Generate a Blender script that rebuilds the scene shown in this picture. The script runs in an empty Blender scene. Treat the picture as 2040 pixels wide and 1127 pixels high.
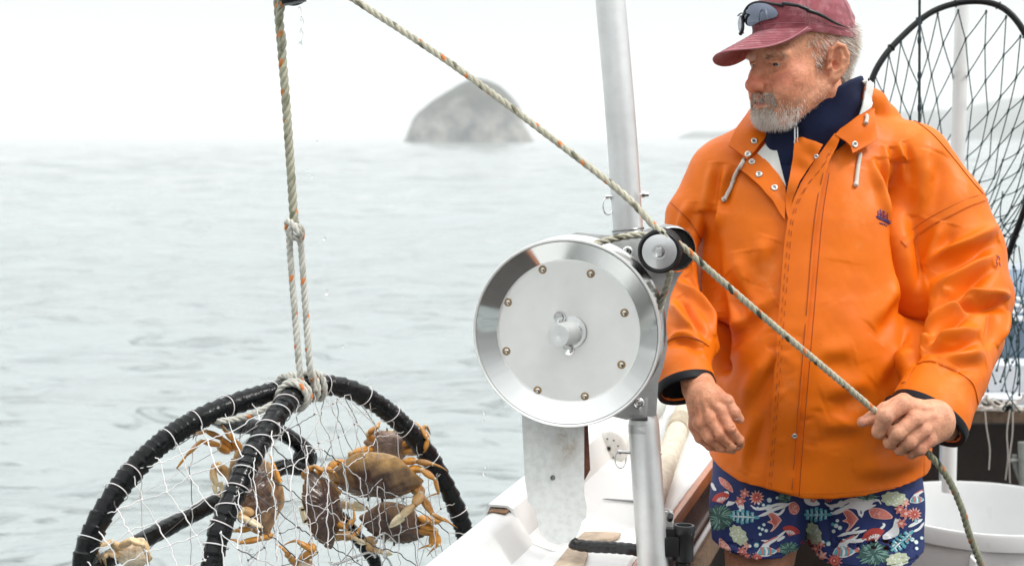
import bpy, bmesh, math, random
import numpy as np
from mathutils import Vector, Matrix, Quaternion
from mathutils.bvhtree import BVHTree
from mathutils.geometry import tessellate_polygon
R = math.radians
rng = random.Random(7)
nrng = np.random.default_rng(7)
scene = bpy.context.scene
COL = scene.collection

# ------------------------------------------------------------------ camera
CAMZ = 2.2
PITCH = R(5.885)
LENS_MM = 50.0
FPX = LENS_MM / 36.0 * 2040.0          # focal length in photo pixels
cam_data = bpy.data.cameras.new('camera')
cam_data.lens = LENS_MM
cam_data.sensor_width = 36.0
cam_data.clip_start = 0.05
cam_data.clip_end = 30000.0
cam_data.dof.use_dof = True
cam_data.dof.focus_distance = 2.62
cam_data.dof.aperture_fstop = 5.0
cam = bpy.data.objects.new('camera', cam_data)
cam.location = (0, 0, CAMZ)
cam.rotation_euler = (math.pi / 2 - PITCH, 0, 0)
COL.objects.link(cam)
scene.camera = cam

# ------------------------------------------------------------------ sky, sun, exposure
SUN_EL, SUN_AZ = R(52), R(112)          # azimuth measured clockwise from +Y
scene.view_settings.view_transform = 'Standard'
scene.view_settings.look = 'None'
scene.view_settings.exposure = 0.17
scene.view_settings.gamma = 1.0
world = bpy.data.worlds.new('World')
scene.world = world
world.use_nodes = True
wt = world.node_tree
for n in list(wt.nodes):
    wt.nodes.remove(n)
W = wt.nodes.new
wl = wt.links.new
w_out = W('ShaderNodeOutputWorld')
w_bg = W('ShaderNodeBackground')
w_bg.inputs['Strength'].default_value = 0.1
w_sky = W('ShaderNodeTexSky')
w_sky.sky_type = 'NISHITA'
w_sky.sun_disc = False
w_sky.sun_elevation = SUN_EL
w_sky.sun_rotation = SUN_AZ
w_sky.air_density = 1.0
w_sky.dust_density = 4.0
w_tc = W('ShaderNodeTexCoord')
w_sep = W('ShaderNodeSeparateXYZ')
w_hor = W('ShaderNodeMapRange')          # cloud deck near the horizon: bright out at sea, dimmed behind the camera for contrast on surfaces facing it
w_hor.inputs['From Min'].default_value = -0.55
w_hor.inputs['From Max'].default_value = 0.45
w_hor.inputs['To Min'].default_value = 4.6
w_hor.inputs['To Max'].default_value = 7.9
w_ramp = W('ShaderNodeMapRange')         # overcast: brighter overhead than at the horizon
w_ramp.inputs['From Min'].default_value = 0.10
w_ramp.inputs['From Max'].default_value = 1.0
w_ramp.inputs['To Max'].default_value = 25.0
w_map = W('ShaderNodeMapping')
w_map.inputs['Scale'].default_value = (1.5, 1.5, 9.0)
w_noise = W('ShaderNodeTexNoise')
w_noise.inputs['Scale'].default_value = 1.6
w_noise.inputs['Detail'].default_value = 5.0
w_noise.inputs['Roughness'].default_value = 0.55
w_nr = W('ShaderNodeMapRange')
w_nr.inputs['From Min'].default_value = 0.3
w_nr.inputs['From Max'].default_value = 0.7
w_nr.inputs['To Min'].default_value = 0.885
w_nr.inputs['To Max'].default_value = 1.03
w_mul = W('ShaderNodeMath'); w_mul.operation = 'MULTIPLY'
w_tint = W('ShaderNodeMix'); w_tint.data_type = 'RGBA'; w_tint.blend_type = 'MULTIPLY'
w_tint.inputs['Factor'].default_value = 1.0
w_tint.inputs['A'].default_value = (0.968, 0.995, 1.0, 1)
w_mix = W('ShaderNodeMix'); w_mix.data_type = 'RGBA'
w_mix.inputs['Factor'].default_value = 0.965
wl(w_tc.outputs['Generated'], w_sep.inputs[0])
wl(w_sep.outputs['Z'], w_ramp.inputs['Value'])
wl(w_sep.outputs['Y'], w_hor.inputs['Value'])
wl(w_hor.outputs[0], w_ramp.inputs['To Min'])
wl(w_tc.outputs['Generated'], w_map.inputs[0])
wl(w_map.outputs[0], w_noise.inputs['Vector'])
wl(w_noise.outputs['Fac'], w_nr.inputs['Value'])
wl(w_ramp.outputs[0], w_mul.inputs[0])
wl(w_nr.outputs[0], w_mul.inputs[1])
wl(w_mul.outputs[0], w_tint.inputs['B'])
wl(w_sky.outputs[0], w_mix.inputs['A'])
wl(w_tint.outputs['Result'], w_mix.inputs['B'])
wl(w_mix.outputs['Result'], w_bg.inputs['Color'])
wl(w_bg.outputs[0], w_out.inputs['Surface'])

sun_data = bpy.data.lights.new('sun', 'SUN')
sun_data.energy = 2.0
sun_data.angle = R(12)
sun_data.color = (1.0, 0.965, 0.92)
sun = bpy.data.objects.new('sun', sun_data)
sd = Vector((math.sin(SUN_AZ) * math.cos(SUN_EL), math.cos(SUN_AZ) * math.cos(SUN_EL), math.sin(SUN_EL)))
sun.rotation_euler = (-sd).to_track_quat('-Z', 'Y').to_euler()
sun.location = (0, 0, 50)
COL.objects.link(sun)

cy = scene.cycles
cy.use_denoising = True
cy.max_bounces = 8
cy.volume_bounces = 4
cy.transparent_max_bounces = 12
cy.caustics_reflective = False
cy.caustics_refractive = False

# ------------------------------------------------------------------ measuring helpers
C0 = np.array([0.0, 0.0, CAMZ])
RT = np.array([1.0, 0.0, 0.0])
FW = np.array([0.0, math.cos(PITCH), -math.sin(PITCH)])
UP = np.array([0.0, math.sin(PITCH), math.cos(PITCH)])

def P(px, py, d):
    """world point at depth d seen at photo position px, py"""
    return C0 + RT * ((px - 1020) / FPX * d) + UP * ((563.5 - py) / FPX * d) + FW * d

def PP(pts):
    return [P(*p) for p in pts]

def ray(px, py):
    v = P(px, py, 1.0) - C0
    return v / np.linalg.norm(v)

def G(px, py, z):
    """world point of height z seen at px, py"""
    v = P(px, py, 1.0) - C0
    t = (z - CAMZ) / v[2]
    return C0 + v * t

def to_px(p):
    """photo position of world points (n,3)"""
    q = np.asarray(p) - C0
    d = q @ FW
    return np.stack([1020 + (q @ RT) / d * FPX, 563.5 - (q @ UP) / d * FPX, d], -1)

def S(px, d):
    return px * d / FPX

def nrm(v):
    v = np.asarray(v, float)
    return v / max(1e-12, np.linalg.norm(v))

def smooth_path(pts, n, closed=False):
    """Catmull-Rom through the points, n samples, even spacing"""
    p = np.asarray(pts, float)
    if closed:
        q = np.vstack([p[-1:], p, p[:2]])
    else:
        q = np.vstack([2 * p[0] - p[1], p, 2 * p[-1] - p[-2]])
    out = []
    m = len(q) - 3
    t = np.linspace(0, 1, 24, endpoint=False)[:, None]
    for i in range(m):
        a, b, c, d = q[i], q[i + 1], q[i + 2], q[i + 3]
        out.append(0.5 * ((2 * b) + (-a + c) * t + (2 * a - 5 * b + 4 * c - d) * t ** 2 + (-a + 3 * b - 3 * c + d) * t ** 3))
    out.append(q[-2][None, :])
    c = np.vstack(out)
    L = np.concatenate([[0], np.cumsum(np.linalg.norm(np.diff(c[:, :3], axis=0), axis=1))])
    s = np.linspace(0, L[-1], n, endpoint=not closed)
    return np.stack([np.interp(s, L, c[:, k]) for k in range(c.shape[1])], -1)

def frames(path, closed=False):
    """parallel-transport frames"""
    p = np.asarray(path, float)
    if closed:
        t = np.roll(p, -1, 0) - np.roll(p, 1, 0)
    else:
        t = np.gradient(p, axis=0)
    t /= np.maximum(1e-12, np.linalg.norm(t, axis=1))[:, None]
    ref = np.array([0, 0, 1.0]) if abs(t[0][2]) < 0.9 else np.array([1.0, 0, 0])
    u = nrm(np.cross(t[0], ref))
    U = [u]
    for i in range(1, len(p)):
        u = nrm(u - t[i] * np.dot(u, t[i]))
        U.append(u)
    U = np.array(U)
    return t, U, np.cross(t, U)

# ------------------------------------------------------------------ mesh builder
class MB:
    def __init__(s):
        s.v = []; s.f = []; s.mi = []; s.c = []; s.n = 0
    def add(s, verts, faces, mi=0, col=(1, 1, 1)):
        verts = np.asarray(verts, float).reshape(-1, 3)
        o = s.n
        s.v.append(verts)
        s.f += [tuple(i + o for i in f) for f in faces]
        s.mi += [mi] * len(faces)
        col = np.asarray(col, float)
        if col.ndim == 1:
            col = np.tile(col, (len(verts), 1))
        s.c.append(col)
        s.n += len(verts)
        return o
    def grid(s, pts, mi=0, col=(1, 1, 1), cu=False, cv=False):
        a = np.asarray(pts, float)
        nu, nv = a.shape[:2]
        f = []
        for i in range(nu if cu else nu - 1):
            for j in range(nv if cv else nv - 1):
                i2, j2 = (i + 1) % nu, (j + 1) % nv
                f.append((i * nv + j, i2 * nv + j, i2 * nv + j2, i * nv + j2))
        col = np.asarray(col, float)
        if col.ndim == 3:
            col = col.reshape(-1, 3)
        s.add(a.reshape(-1, 3), f, mi, col)
    def tube(s, path, r, n=8, mi=0, col=(1, 1, 1), closed=False, caps=True, flat=None):
        p = np.asarray(path, float)
        r = np.broadcast_to(np.asarray(r, float), (len(p),))
        t, u, w = frames(p, closed)
        a = np.linspace(0, 2 * math.pi, n, endpoint=False)
        fx, fy = flat if flat else (1, 1)
        ring = p[:, None, :] + (u[:, None, :] * (np.cos(a) * fx)[None, :, None] + w[:, None, :] * (np.sin(a) * fy)[None, :, None]) * r[:, None, None]
        col = np.asarray(col, float)
        if col.ndim == 2:
            col = np.repeat(col[:, None, :], n, 1)
        o = s.n
        s.grid(ring, mi, col, cu=closed, cv=True)
        if caps and not closed:
            s.f.append(tuple(o + k for k in range(n))); s.mi.append(mi)
            e = o + (len(p) - 1) * n
            s.f.append(tuple(e + k for k in reversed(range(n)))); s.mi.append(mi)
    def lathe(s, prof, origin, axis, n=48, mi=0, col=(1, 1, 1), up=None, sx=1.0, sy=1.0):
        """prof: (r, h) pairs along the axis"""
        ax = nrm(axis)
        ref = np.array(up if up is not None else ([0, 0, 1.0] if abs(ax[2]) < 0.9 else [1.0, 0, 0]))
        u = nrm(np.cross(ref, ax)); w = np.cross(ax, u)
        a = np.linspace(0, 2 * math.pi, n, endpoint=False)
        pr = np.asarray(prof, float)
        pts = np.asarray(origin)[None, None, :] + (u[None, None, :] * (np.cos(a) * sx)[None, :, None] + w[None, None, :] * (np.sin(a) * sy)[None, :, None]) * pr[:, 0][:, None, None] + ax[None, None, :] * pr[:, 1][:, None, None]
        s.grid(pts, mi, col, cv=True)
    def box(s, c, ax, half, mi=0, col=(1, 1, 1), bev=0.0):
        """box with centre c, axes ax (3x3 rows), half sizes; bevelled edges"""
        bm = bmesh.new()
        bmesh.ops.create_cube(bm, size=2.0)
        for v in bm.verts:
            v.co = Vector((v.co.x * half[0], v.co.y * half[1], v.co.z * half[2]))
        if bev > 0:
            bmesh.ops.bevel(bm, geom=list(bm.edges), offset=bev, segments=2, profile=0.7, affect='EDGES')
        A = np.asarray(ax, float)
        V = np.array([list(v.co) for v in bm.verts]) @ A + np.asarray(c)
        bm.verts.index_update()
        F = [tuple(v.index for v in f.verts) for f in bm.faces]
        bm.free()
        s.add(V, F, mi, col)
    def prism(s, poly, origin, u, w, t, mi=0, col=(1, 1, 1), bev=0.0):
        """2-D outline poly in axes u, w; thickness vector t"""
        bm = bmesh.new()
        o = np.asarray(origin, float); u = np.asarray(u, float); w = np.asarray(w, float); t = np.asarray(t, float)
        vs = [bm.verts.new(Vector(o + u * a + w * b)) for a, b in poly]
        f = bm.faces.new(vs)
        e = bmesh.ops.extrude_face_region(bm, geom=[f])
        bmesh.ops.translate(bm, vec=Vector(t), verts=[g for g in e['geom'] if isinstance(g, bmesh.types.BMVert)])
        bmesh.ops.recalc_face_normals(bm, faces=list(bm.faces))
        if bev > 0:
            bmesh.ops.bevel(bm, geom=[x for x in bm.edges if x.calc_face_angle(0) > 0.9], offset=bev, segments=2, profile=0.7, affect='EDGES')
        bm.verts.index_update()
        s.add([list(v.co) for v in bm.verts], [tuple(v.index for v in f.verts) for f in bm.faces], mi, col)
        bm.free()
    def ball(s, c, r, n=10, mi=0, col=(1, 1, 1), A=None):
        th = np.linspace(0, math.pi, n + 1)
        ph = np.linspace(0, 2 * math.pi, 2 * n, endpoint=False)
        pts = np.stack([np.sin(th)[:, None] * np.cos(ph)[None], np.sin(th)[:, None] * np.sin(ph)[None], np.cos(th)[:, None] * np.ones_like(ph)[None]], -1)
        pts = pts * np.asarray(r)
        if A is not None:
            pts = pts @ np.asarray(A)
        s.grid(pts + np.asarray(c), mi, col, cv=True)
    def build(s, name, mats, parent=None, smooth=True, angle=40):
        me = bpy.data.meshes.new(name)
        V = np.vstack(s.v)
        me.from_pydata(V.tolist(), [], s.f)
        ca = me.color_attributes.new('Col', 'FLOAT_COLOR', 'POINT')
        cc = np.ones((len(V), 4)); cc[:, :3] = np.vstack(s.c)
        ca.data.foreach_set('color', cc.ravel())
        mats = mats if isinstance(mats, (list, tuple)) else [mats]
        for m in mats:
            me.materials.append(m)
        me.polygons.foreach_set('material_index', s.mi)
        bm = bmesh.new(); bm.from_mesh(me)
        bmesh.ops.recalc_face_normals(bm, faces=list(bm.faces))
        bm.to_mesh(me); bm.free()
        if smooth:
            me.shade_smooth()
            if angle:
                me.set_sharp_from_angle(angle=R(angle))
        me.update()
        o = bpy.data.objects.new(name, me)
        COL.objects.link(o)
        if parent is not None:
            o.parent = parent
        return o

def centre(o, at=None):
    """move a mesh's origin to a point without moving the mesh"""
    me = o.data
    V = np.empty(len(me.vertices) * 3); me.vertices.foreach_get('co', V); V = V.reshape(-1, 3)
    c = V.mean(0) if at is None else np.asarray(at, float)
    me.vertices.foreach_set('co', (V - c).ravel()); me.update()
    o.location = c

def tag(o, label, cat, group=None, kind=None):
    o['label'] = label; o['category'] = cat
    if group: o['group'] = group
    if kind: o['kind'] = kind
    return o

def thing(name, label, cat, loc, group=None):
    """an Empty at the thing's base (parts are built in world coordinates, then put under it)"""
    o = bpy.data.objects.new(name, None)
    o.empty_display_size = 0.1
    o.location = tuple(loc)
    COL.objects.link(o)
    return tag(o, label, cat, group)

def put(parent, *kids):
    bpy.context.view_layer.update()
    for k in kids:
        k.parent = parent
        k.matrix_parent_inverse = parent.matrix_world.inverted()

def setting(o):
    o['kind'] = 'structure'
    return o

# ------------------------------------------------------------------ materials
def mat(name, base=(0.8, 0.8, 0.8), rough=0.5, metal=0.0, vcol=False, spec=0.5, noise=None, bump=None, sss=0.0, coat=0.0, dirt=None, trans=0.0, ior=1.45, sheen=0.0, rvar=0.0, aniso=0.0):
    """noise=(scale, amount) value variation; bump=(scale, strength, distance); dirt=(colour, scale, threshold, softness)"""
    m = bpy.data.materials.new(name)
    m.use_nodes = True
    nt = m.node_tree
    b = nt.nodes['Principled BSDF']
    N = nt.nodes.new; L = nt.links.new
    b.inputs['Roughness'].default_value = rough
    b.inputs['Metallic'].default_value = metal
    b.inputs['Specular IOR Level'].default_value = spec
    b.inputs['IOR'].default_value = ior
    b.inputs['Transmission Weight'].default_value = trans
    b.inputs['Coat Weight'].default_value = coat
    b.inputs['Coat Roughness'].default_value = 0.08
    if sheen:
        b.inputs['Sheen Weight'].default_value = sheen
    if sss:
        b.inputs['Subsurface Weight'].default_value = sss
        b.inputs['Subsurface Radius'].default_value = (0.010, 0.004, 0.002)
        b.inputs['Subsurface Scale'].default_value = 0.6
    tc = N('ShaderNodeTexCoord')
    if vcol:
        at = N('ShaderNodeAttribute'); at.attribute_name = 'Col'
        col = at.outputs['Color']
    else:
        rgb = N('ShaderNodeRGB'); rgb.outputs[0].default_value = (*base, 1)
        col = rgb.outputs[0]
    nz = None
    if noise:
        nz = N('ShaderNodeTexNoise'); nz.inputs['Scale'].default_value = noise[0]
        nz.inputs['Detail'].default_value = 6; nz.inputs['Roughness'].default_value = 0.65
        L(tc.outputs['Object'], nz.inputs['Vector'])
        mr = N('ShaderNodeMapRange')
        mr.inputs['From Min'].default_value = 0.3; mr.inputs['From Max'].default_value = 0.7
        mr.inputs['To Min'].default_value = 1 - noise[1]; mr.inputs['To Max'].default_value = 1 + noise[1]
        L(nz.outputs['Fac'], mr.inputs['Value'])
        mx = N('ShaderNodeMix'); mx.data_type = 'RGBA'; mx.blend_type = 'MULTIPLY'
        mx.inputs['Factor'].default_value = 1
        L(col, mx.inputs['A']); L(mr.outputs[0], mx.inputs['B'])
        col = mx.outputs['Result']
    if dirt:
        dn = N('ShaderNodeTexNoise'); dn.inputs['Scale'].default_value = dirt[1]
        dn.inputs['Detail'].default_value = 8; dn.inputs['Roughness'].default_value = 0.7
        L(tc.outputs['Object'], dn.inputs['Vector'])
        dr = N('ShaderNodeMapRange')
        dr.inputs['From Min'].default_value = dirt[2]; dr.inputs['From Max'].default_value = dirt[2] + dirt[3]
        L(dn.outputs['Fac'], dr.inputs['Value'])
        mx = N('ShaderNodeMix'); mx.data_type = 'RGBA'
        L(dr.outputs[0], mx.inputs['Factor'])
        L(col, mx.inputs['A']); mx.inputs['B'].default_value = (*dirt[0], 1)
        col = mx.outputs['Result']
    L(col, b.inputs['Base Color'])
    if rvar:
        rn = N('ShaderNodeTexNoise'); rn.inputs['Scale'].default_value = 9; rn.inputs['Detail'].default_value = 5
        L(tc.outputs['Object'], rn.inputs['Vector'])
        rm = N('ShaderNodeMapRange'); rm.inputs['From Min'].default_value = 0.3; rm.inputs['From Max'].default_value = 0.7
        rm.inputs['To Min'].default_value = max(0.02, rough - rvar); rm.inputs['To Max'].default_value = rough + rvar
        L(rn.outputs['Fac'], rm.inputs['Value']); L(rm.outputs[0], b.inputs['Roughness'])
    if bump:
        bn = N('ShaderNodeTexNoise'); bn.inputs['Scale'].default_value = bump[0]
        bn.inputs['Detail'].default_value = 4
        L(tc.outputs['Object'], bn.inputs['Vector'])
        bp = N('ShaderNodeBump'); bp.inputs['Strength'].default_value = bump[1]; bp.inputs['Distance'].default_value = bump[2]
        L(bn.outputs['Fac'], bp.inputs['Height']); L(bp.outputs[0], b.inputs['Normal'])
    return m

M = {}
M['white_paint'] = mat('white_paint', (0.74, 0.75, 0.74), 0.35, noise=(3, 0.05), dirt=((0.30, 0.22, 0.15), 17, 0.66, 0.10), bump=(60, 0.12, 0.002))
M['washboard'] = mat('washboard_paint', (0.76, 0.77, 0.76), 0.4, noise=(4, 0.05), dirt=((0.33, 0.27, 0.20), 24, 0.67, 0.08), bump=(25, 0.25, 0.003))
M['wood'] = mat('varnished_wood', (0.30, 0.10, 0.03), 0.35, noise=(30, 0.4), bump=(80, 0.2, 0.002))
M['dark_wood'] = mat('dark_wood', (0.035, 0.018, 0.013), 0.5, noise=(25, 0.5))
M['plank_wood'] = mat('plank_wood', (0.17, 0.11, 0.07), 0.6, noise=(40, 0.4))
M['black_hole'] = mat('near_black', (0.012, 0.009, 0.008), 0.7)  # one even near-black: inner hull, buoy pits, pen mark
M['deck'] = mat('deck_paint', (0.045, 0.04, 0.037), 0.6, noise=(10, 0.3))
M['alu'] = mat('aluminium', (0.70, 0.71, 0.705), 0.42, 0.7, noise=(14, 0.10), bump=(140, 0.12, 0.001), rvar=0.08)
M['cast'] = mat('cast_aluminium', (0.52, 0.53, 0.525), 0.42, 0.85, noise=(40, 0.16), bump=(260, 0.25, 0.001), dirt=((0.2, 0.19, 0.18), 60, 0.66, 0.08))
M['steel'] = mat('stainless_steel', (0.72, 0.72, 0.71), 0.16, 1.0, rvar=0.05)
M['dish'] = mat('dish_steel', (0.82, 0.82, 0.80), 0.46, 0.75, noise=(9, 0.07), rvar=0.08, bump=(35, 0.10, 0.002), dirt=((0.30, 0.20, 0.10), 19, 0.725, 0.03))
M['dark_steel'] = mat('dark_steel', (0.25, 0.25, 0.25), 0.3, 1.0)
M['rubber'] = mat('black_rubber', (0.006, 0.0065, 0.0075), 0.42, spec=0.35, bump=(90, 0.2, 0.002))
M['wet_rubber'] = mat('wet_rubber', (0.0035, 0.004, 0.0045), 0.24, spec=0.28, bump=(55, 0.55, 0.004), rvar=0.12)
M['rope'] = mat('rope_fibre', vcol=True, rough=0.75, noise=(220, 0.22), bump=(700, 0.5, 0.001))
M['vcol'] = mat('tinted', vcol=True, rough=0.55, noise=(50, 0.12))
M['twine'] = mat('net_twine', vcol=True, rough=0.5)
M['white_plastic'] = mat('white_plastic', (0.72, 0.73, 0.73), 0.4, noise=(5, 0.05), dirt=((0.42, 0.38, 0.33), 9, 0.62, 0.25))
M['drop'] = mat('water_drop', (1, 1, 1), 0.0, trans=1.0, ior=1.33)
# ------------------------------------------------------------------ sea
def sea_height(x, y):
    d = np.sqrt(x * x + y * y)
    h = np.zeros_like(x)
    r = np.random.default_rng(3)
    for k in range(34):
        lam = 0.22 * 1.135 ** k
        ang = r.normal(1.9, 0.55)
        amp = 0.0070 * lam ** 0.95 * min(1.0, 3.5 / lam ** 0.5)
        fade = np.clip(lam * 60 / np.maximum(d, 1) - 0.4, 0, 1)
        ph = r.uniform(0, 6.28)
        a = (x * math.cos(ang) + y * math.sin(ang)) * 6.2832 / lam + ph
        a = a + 0.8 * np.sin((x * math.cos(ang + 1.3) + y * math.sin(ang + 1.3)) * 6.2832 / (lam * 2.7) + ph * 3)
        h += amp * fade * (1 - np.abs(np.sin(a * 0.5))) * 1.6 - amp * fade * 0.6
    return h

ys = np.concatenate([np.linspace(-8, 2.5, 40, endpoint=False), 2.5 * np.exp(np.linspace(0, math.log(14000 / 2.5), 520))])
vs = np.linspace(-1, 1, 420)
wid = np.maximum(np.abs(ys), 6.0) * 0.85 + 4
X = wid[:, None] * vs[None, :]
X = X + 0.0
Y = np.repeat(ys[:, None], len(vs), 1)
Z = sea_height(X, Y)
mb = MB(); mb.grid(np.stack([X, Y, Z], -1))
wm = bpy.data.materials.new('sea_water'); wm.use_nodes = True
nt = wm.node_tree; b = nt.nodes['Principled BSDF']
b.inputs['Base Color'].default_value = (0.295, 0.330, 0.328, 1)
b.inputs['Roughness'].default_value = 0.11
b.inputs['IOR'].default_value = 1.33
b.inputs['Specular IOR Level'].default_value = 0.5
tc = nt.nodes.new('ShaderNodeTexCoord')
mp = nt.nodes.new('ShaderNodeMapping'); mp.inputs['Scale'].default_value = (1.0, 1.5, 1.0); mp.inputs['Rotation'].default_value = (0, 0, R(17))
n1 = nt.nodes.new('ShaderNodeTexNoise'); n1.inputs['Scale'].default_value = 5.5; n1.inputs['Detail'].default_value = 5; n1.inputs['Distortion'].default_value = 0.7
bp = nt.nodes.new('ShaderNodeBump'); bp.inputs['Strength'].default_value = 0.42; bp.inputs['Distance'].default_value = 0.06
n2 = nt.nodes.new('ShaderNodeTexNoise'); n2.inputs['Scale'].default_value = 0.8; n2.inputs['Detail'].default_value = 4; n2.inputs['Distortion'].default_value = 0.5
bp2 = nt.nodes.new('ShaderNodeBump'); bp2.inputs['Strength'].default_value = 0.4; bp2.inputs['Distance'].default_value = 0.3
nt.links.new(tc.outputs['Object'], mp.inputs[0]); nt.links.new(mp.outputs[0], n1.inputs['Vector']); nt.links.new(mp.outputs[0], n2.inputs['Vector'])
nt.links.new(n2.outputs['Fac'], bp2.inputs['Height']); nt.links.new(bp2.outputs[0], bp.inputs['Normal'])
nt.links.new(n1.outputs['Fac'], bp.inputs['Height']); nt.links.new(bp.outputs[0], b.inputs['Normal'])
# scattered steeper wavelets whose near faces show the dark of the water
mp3 = nt.nodes.new('ShaderNodeMapping'); mp3.inputs['Scale'].default_value = (0.55, 1.6, 1.0); mp3.inputs['Rotation'].default_value = (0, 0, R(-8))
n3 = nt.nodes.new('ShaderNodeTexNoise'); n3.inputs['Scale'].default_value = 1.9; n3.inputs['Detail'].default_value = 2; n3.inputs['Distortion'].default_value = 0.9
r3 = nt.nodes.new('ShaderNodeMapRange'); r3.interpolation_type = 'SMOOTHSTEP'; r3.inputs['From Min'].default_value = 0.57; r3.inputs['From Max'].default_value = 0.72
bp3 = nt.nodes.new('ShaderNodeBump'); bp3.inputs['Strength'].default_value = 0.9; bp3.inputs['Distance'].default_value = 0.10
nt.links.new(tc.outputs['Object'], mp3.inputs[0]); nt.links.new(mp3.outputs[0], n3.inputs['Vector']); nt.links.new(n3.outputs['Fac'], r3.inputs['Value'])
sy = nt.nodes.new('ShaderNodeSeparateXYZ'); nt.links.new(tc.outputs['Object'], sy.inputs[0])
for node, near, far in ((bp, 0.42, 0.06), (bp2, 0.40, 0.08), (bp3, 0.95, 0.15)):      # the water lies calmer away from the boat
    f_ = nt.nodes.new('ShaderNodeMapRange'); f_.inputs['From Min'].default_value = 8; f_.inputs['From Max'].default_value = 40
    f_.inputs['To Min'].default_value = near; f_.inputs['To Max'].default_value = far
    nt.links.new(sy.outputs['Y'], f_.inputs['Value']); nt.links.new(f_.outputs[0], node.inputs['Strength'])
nt.links.new(r3.outputs[0], bp3.inputs['Height']); nt.links.new(bp3.outputs[0], bp2.inputs['Normal'])
sea = setting(mb.build('sea_water', wm, angle=0))

# ------------------------------------------------------------------ haystack rock and the far headlands
def rock(name, outline, dist, depth_ratio, mat_, seed, rough):
    """a rounded sea rock; outline = half-profile (photo px) left->right ridge line, real size at real distance"""
    base = G_sea = P(0, 281, dist)
    pts = np.array(outline, float)
    x0, x1 = pts[0, 0], pts[-1, 0]
    n, m_ = 150, 90
    xs = np.linspace(x0, x1, n)
    hs = np.interp(xs, pts[:, 0], 283.5 - pts[:, 1])
    sc = dist / FPX
    r = np.random.default_rng(seed)
    th = np.linspace(0, math.pi, m_)
    cx = (x0 + x1) / 2
    half = (x1 - x0) / 2
    grid = np.zeros((n, m_, 3)); 
    # smooth noise field
    def fb(a, b_, c):
        v = 0
        rr = np.random.default_rng(seed + 5)
        for k in range(7):
            f = 0.012 * 1.9 ** k
            p1, p2, p3 = rr.uniform(0, 6.28, 3)
            v = v + np.sin(a * f + p1 + 1.3 * np.sin(c * f * 0.8 + p3)) * np.sin(b_ * f * 1.2 + p2) * np.cos(c * f + p3) / 1.6 ** k
        return v
    for i in range(n):
        ell = math.sqrt(max(0, 1 - ((xs[i] - cx) / half) ** 2))
        dep = half * depth_ratio * (0.25 + 0.75 * ell)
        c_ = -np.cos(th)
        yy = dep * np.sign(c_) * np.abs(c_) ** 0.8
        zz = hs[i] * np.sin(th) ** 0.55
        grid[i, :, 0] = xs[i]; grid[i, :, 1] = yy; grid[i, :, 2] = zz
    nz = fb(grid[..., 0], grid[..., 1] * 1.3, grid[..., 2])
    w_ = np.sin(th)[None, :] ** 0.7
    grid[..., 1] -= nz * rough * np.abs(np.cos(th))[None, :] * 1.5
    grid[..., 0] += nz * rough * 0.25
    grid[..., 2] = np.maximum(-3, grid[..., 2])
    w3 = np.zeros_like(grid)
    w3[..., 0] = (grid[..., 0] - 1020) * sc
    w3[..., 1] = dist + grid[..., 1] * sc
    w3[..., 2] = (grid[..., 2]) * sc - 0.3
    mb = MB(); mb.grid(w3)
    return mb.build(name, mat_, angle=0)

rm = bpy.data.materials.new('sea_rock'); rm.use_nodes = True
nt = rm.node_tree; b = nt.nodes['Principled BSDF']; b.inputs['Roughness'].default_value = 0.9
tc = nt.nodes.new('ShaderNodeTexCoord')
nA = nt.nodes.new('ShaderNodeTexNoise'); nA.inputs['Scale'].default_value = 0.13; nA.inputs['Detail'].default_value = 6; nA.inputs['Roughness'].default_value = 0.65
cr = nt.nodes.new('ShaderNodeValToRGB')
cr.color_ramp.elements[0].position = 0.34; cr.color_ramp.elements[0].color = (0.02, 0.028, 0.032, 1)
cr.color_ramp.elements[1].position = 0.64; cr.color_ramp.elements[1].color = (0.30, 0.275, 0.245, 1)
sp = nt.nodes.new('ShaderNodeSeparateXYZ')
mr = nt.nodes.new('ShaderNodeMapRange'); mr.inputs['From Min'].default_value = 8; mr.inputs['From Max'].default_value = 15
nB = nt.nodes.new('ShaderNodeTexNoise'); nB.inputs['Scale'].default_value = 0.09; nB.inputs['Detail'].default_value = 4
ad = nt.nodes.new('ShaderNodeMath'); ad.operation = 'MULTIPLY_ADD'; ad.inputs[1].default_value = 15; ad.inputs[2].default_value = -7.5
ad2 = nt.nodes.new('ShaderNodeMath'); ad2.operation = 'ADD'
mx = nt.nodes.new('ShaderNodeMix'); mx.data_type = 'RGBA'; mx.inputs['B'].default_value = (0.030, 0.031, 0.020, 1)
l = nt.links.new
l(tc.outputs['Object'], nA.inputs['Vector']); l(nA.outputs['Fac'], cr.inputs[0])
l(tc.outputs['Object'], nB.inputs['Vector']); l(nB.outputs['Fac'], ad.inputs[0])
l(tc.outputs['Object'], sp.inputs[0]); l(sp.outputs['Z'], ad2.inputs[0]); l(ad.outputs[0], ad2.inputs[1]); l(ad2.outputs[0], mr.inputs['Value'])
l(mr.outputs[0], mx.inputs['Factor']); l(cr.outputs[0], mx.inputs['A']); l(mx.outputs['Result'], b.inputs['Base Color'])
ISL = [(804, 284), (812, 268), (824, 238), (838, 222), (862, 203), (890, 185), (920, 167), (940, 159), (954, 157), (972, 161), (995, 172), (1018, 192), (1034, 212), (1042, 232), (1044, 246), (1054, 262), (1066, 284)]
ROCK_D = 560.0
isl = rock('sea_rock', ISL, ROCK_D, 0.8, rm, 11, 9)
tag(isl, 'tall haystack shaped rock island rising from the hazy sea', 'rock island')
rm2 = mat('headland_ground', (0.10, 0.11, 0.095), 0.9, noise=(0.02, 0.4))
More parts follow.
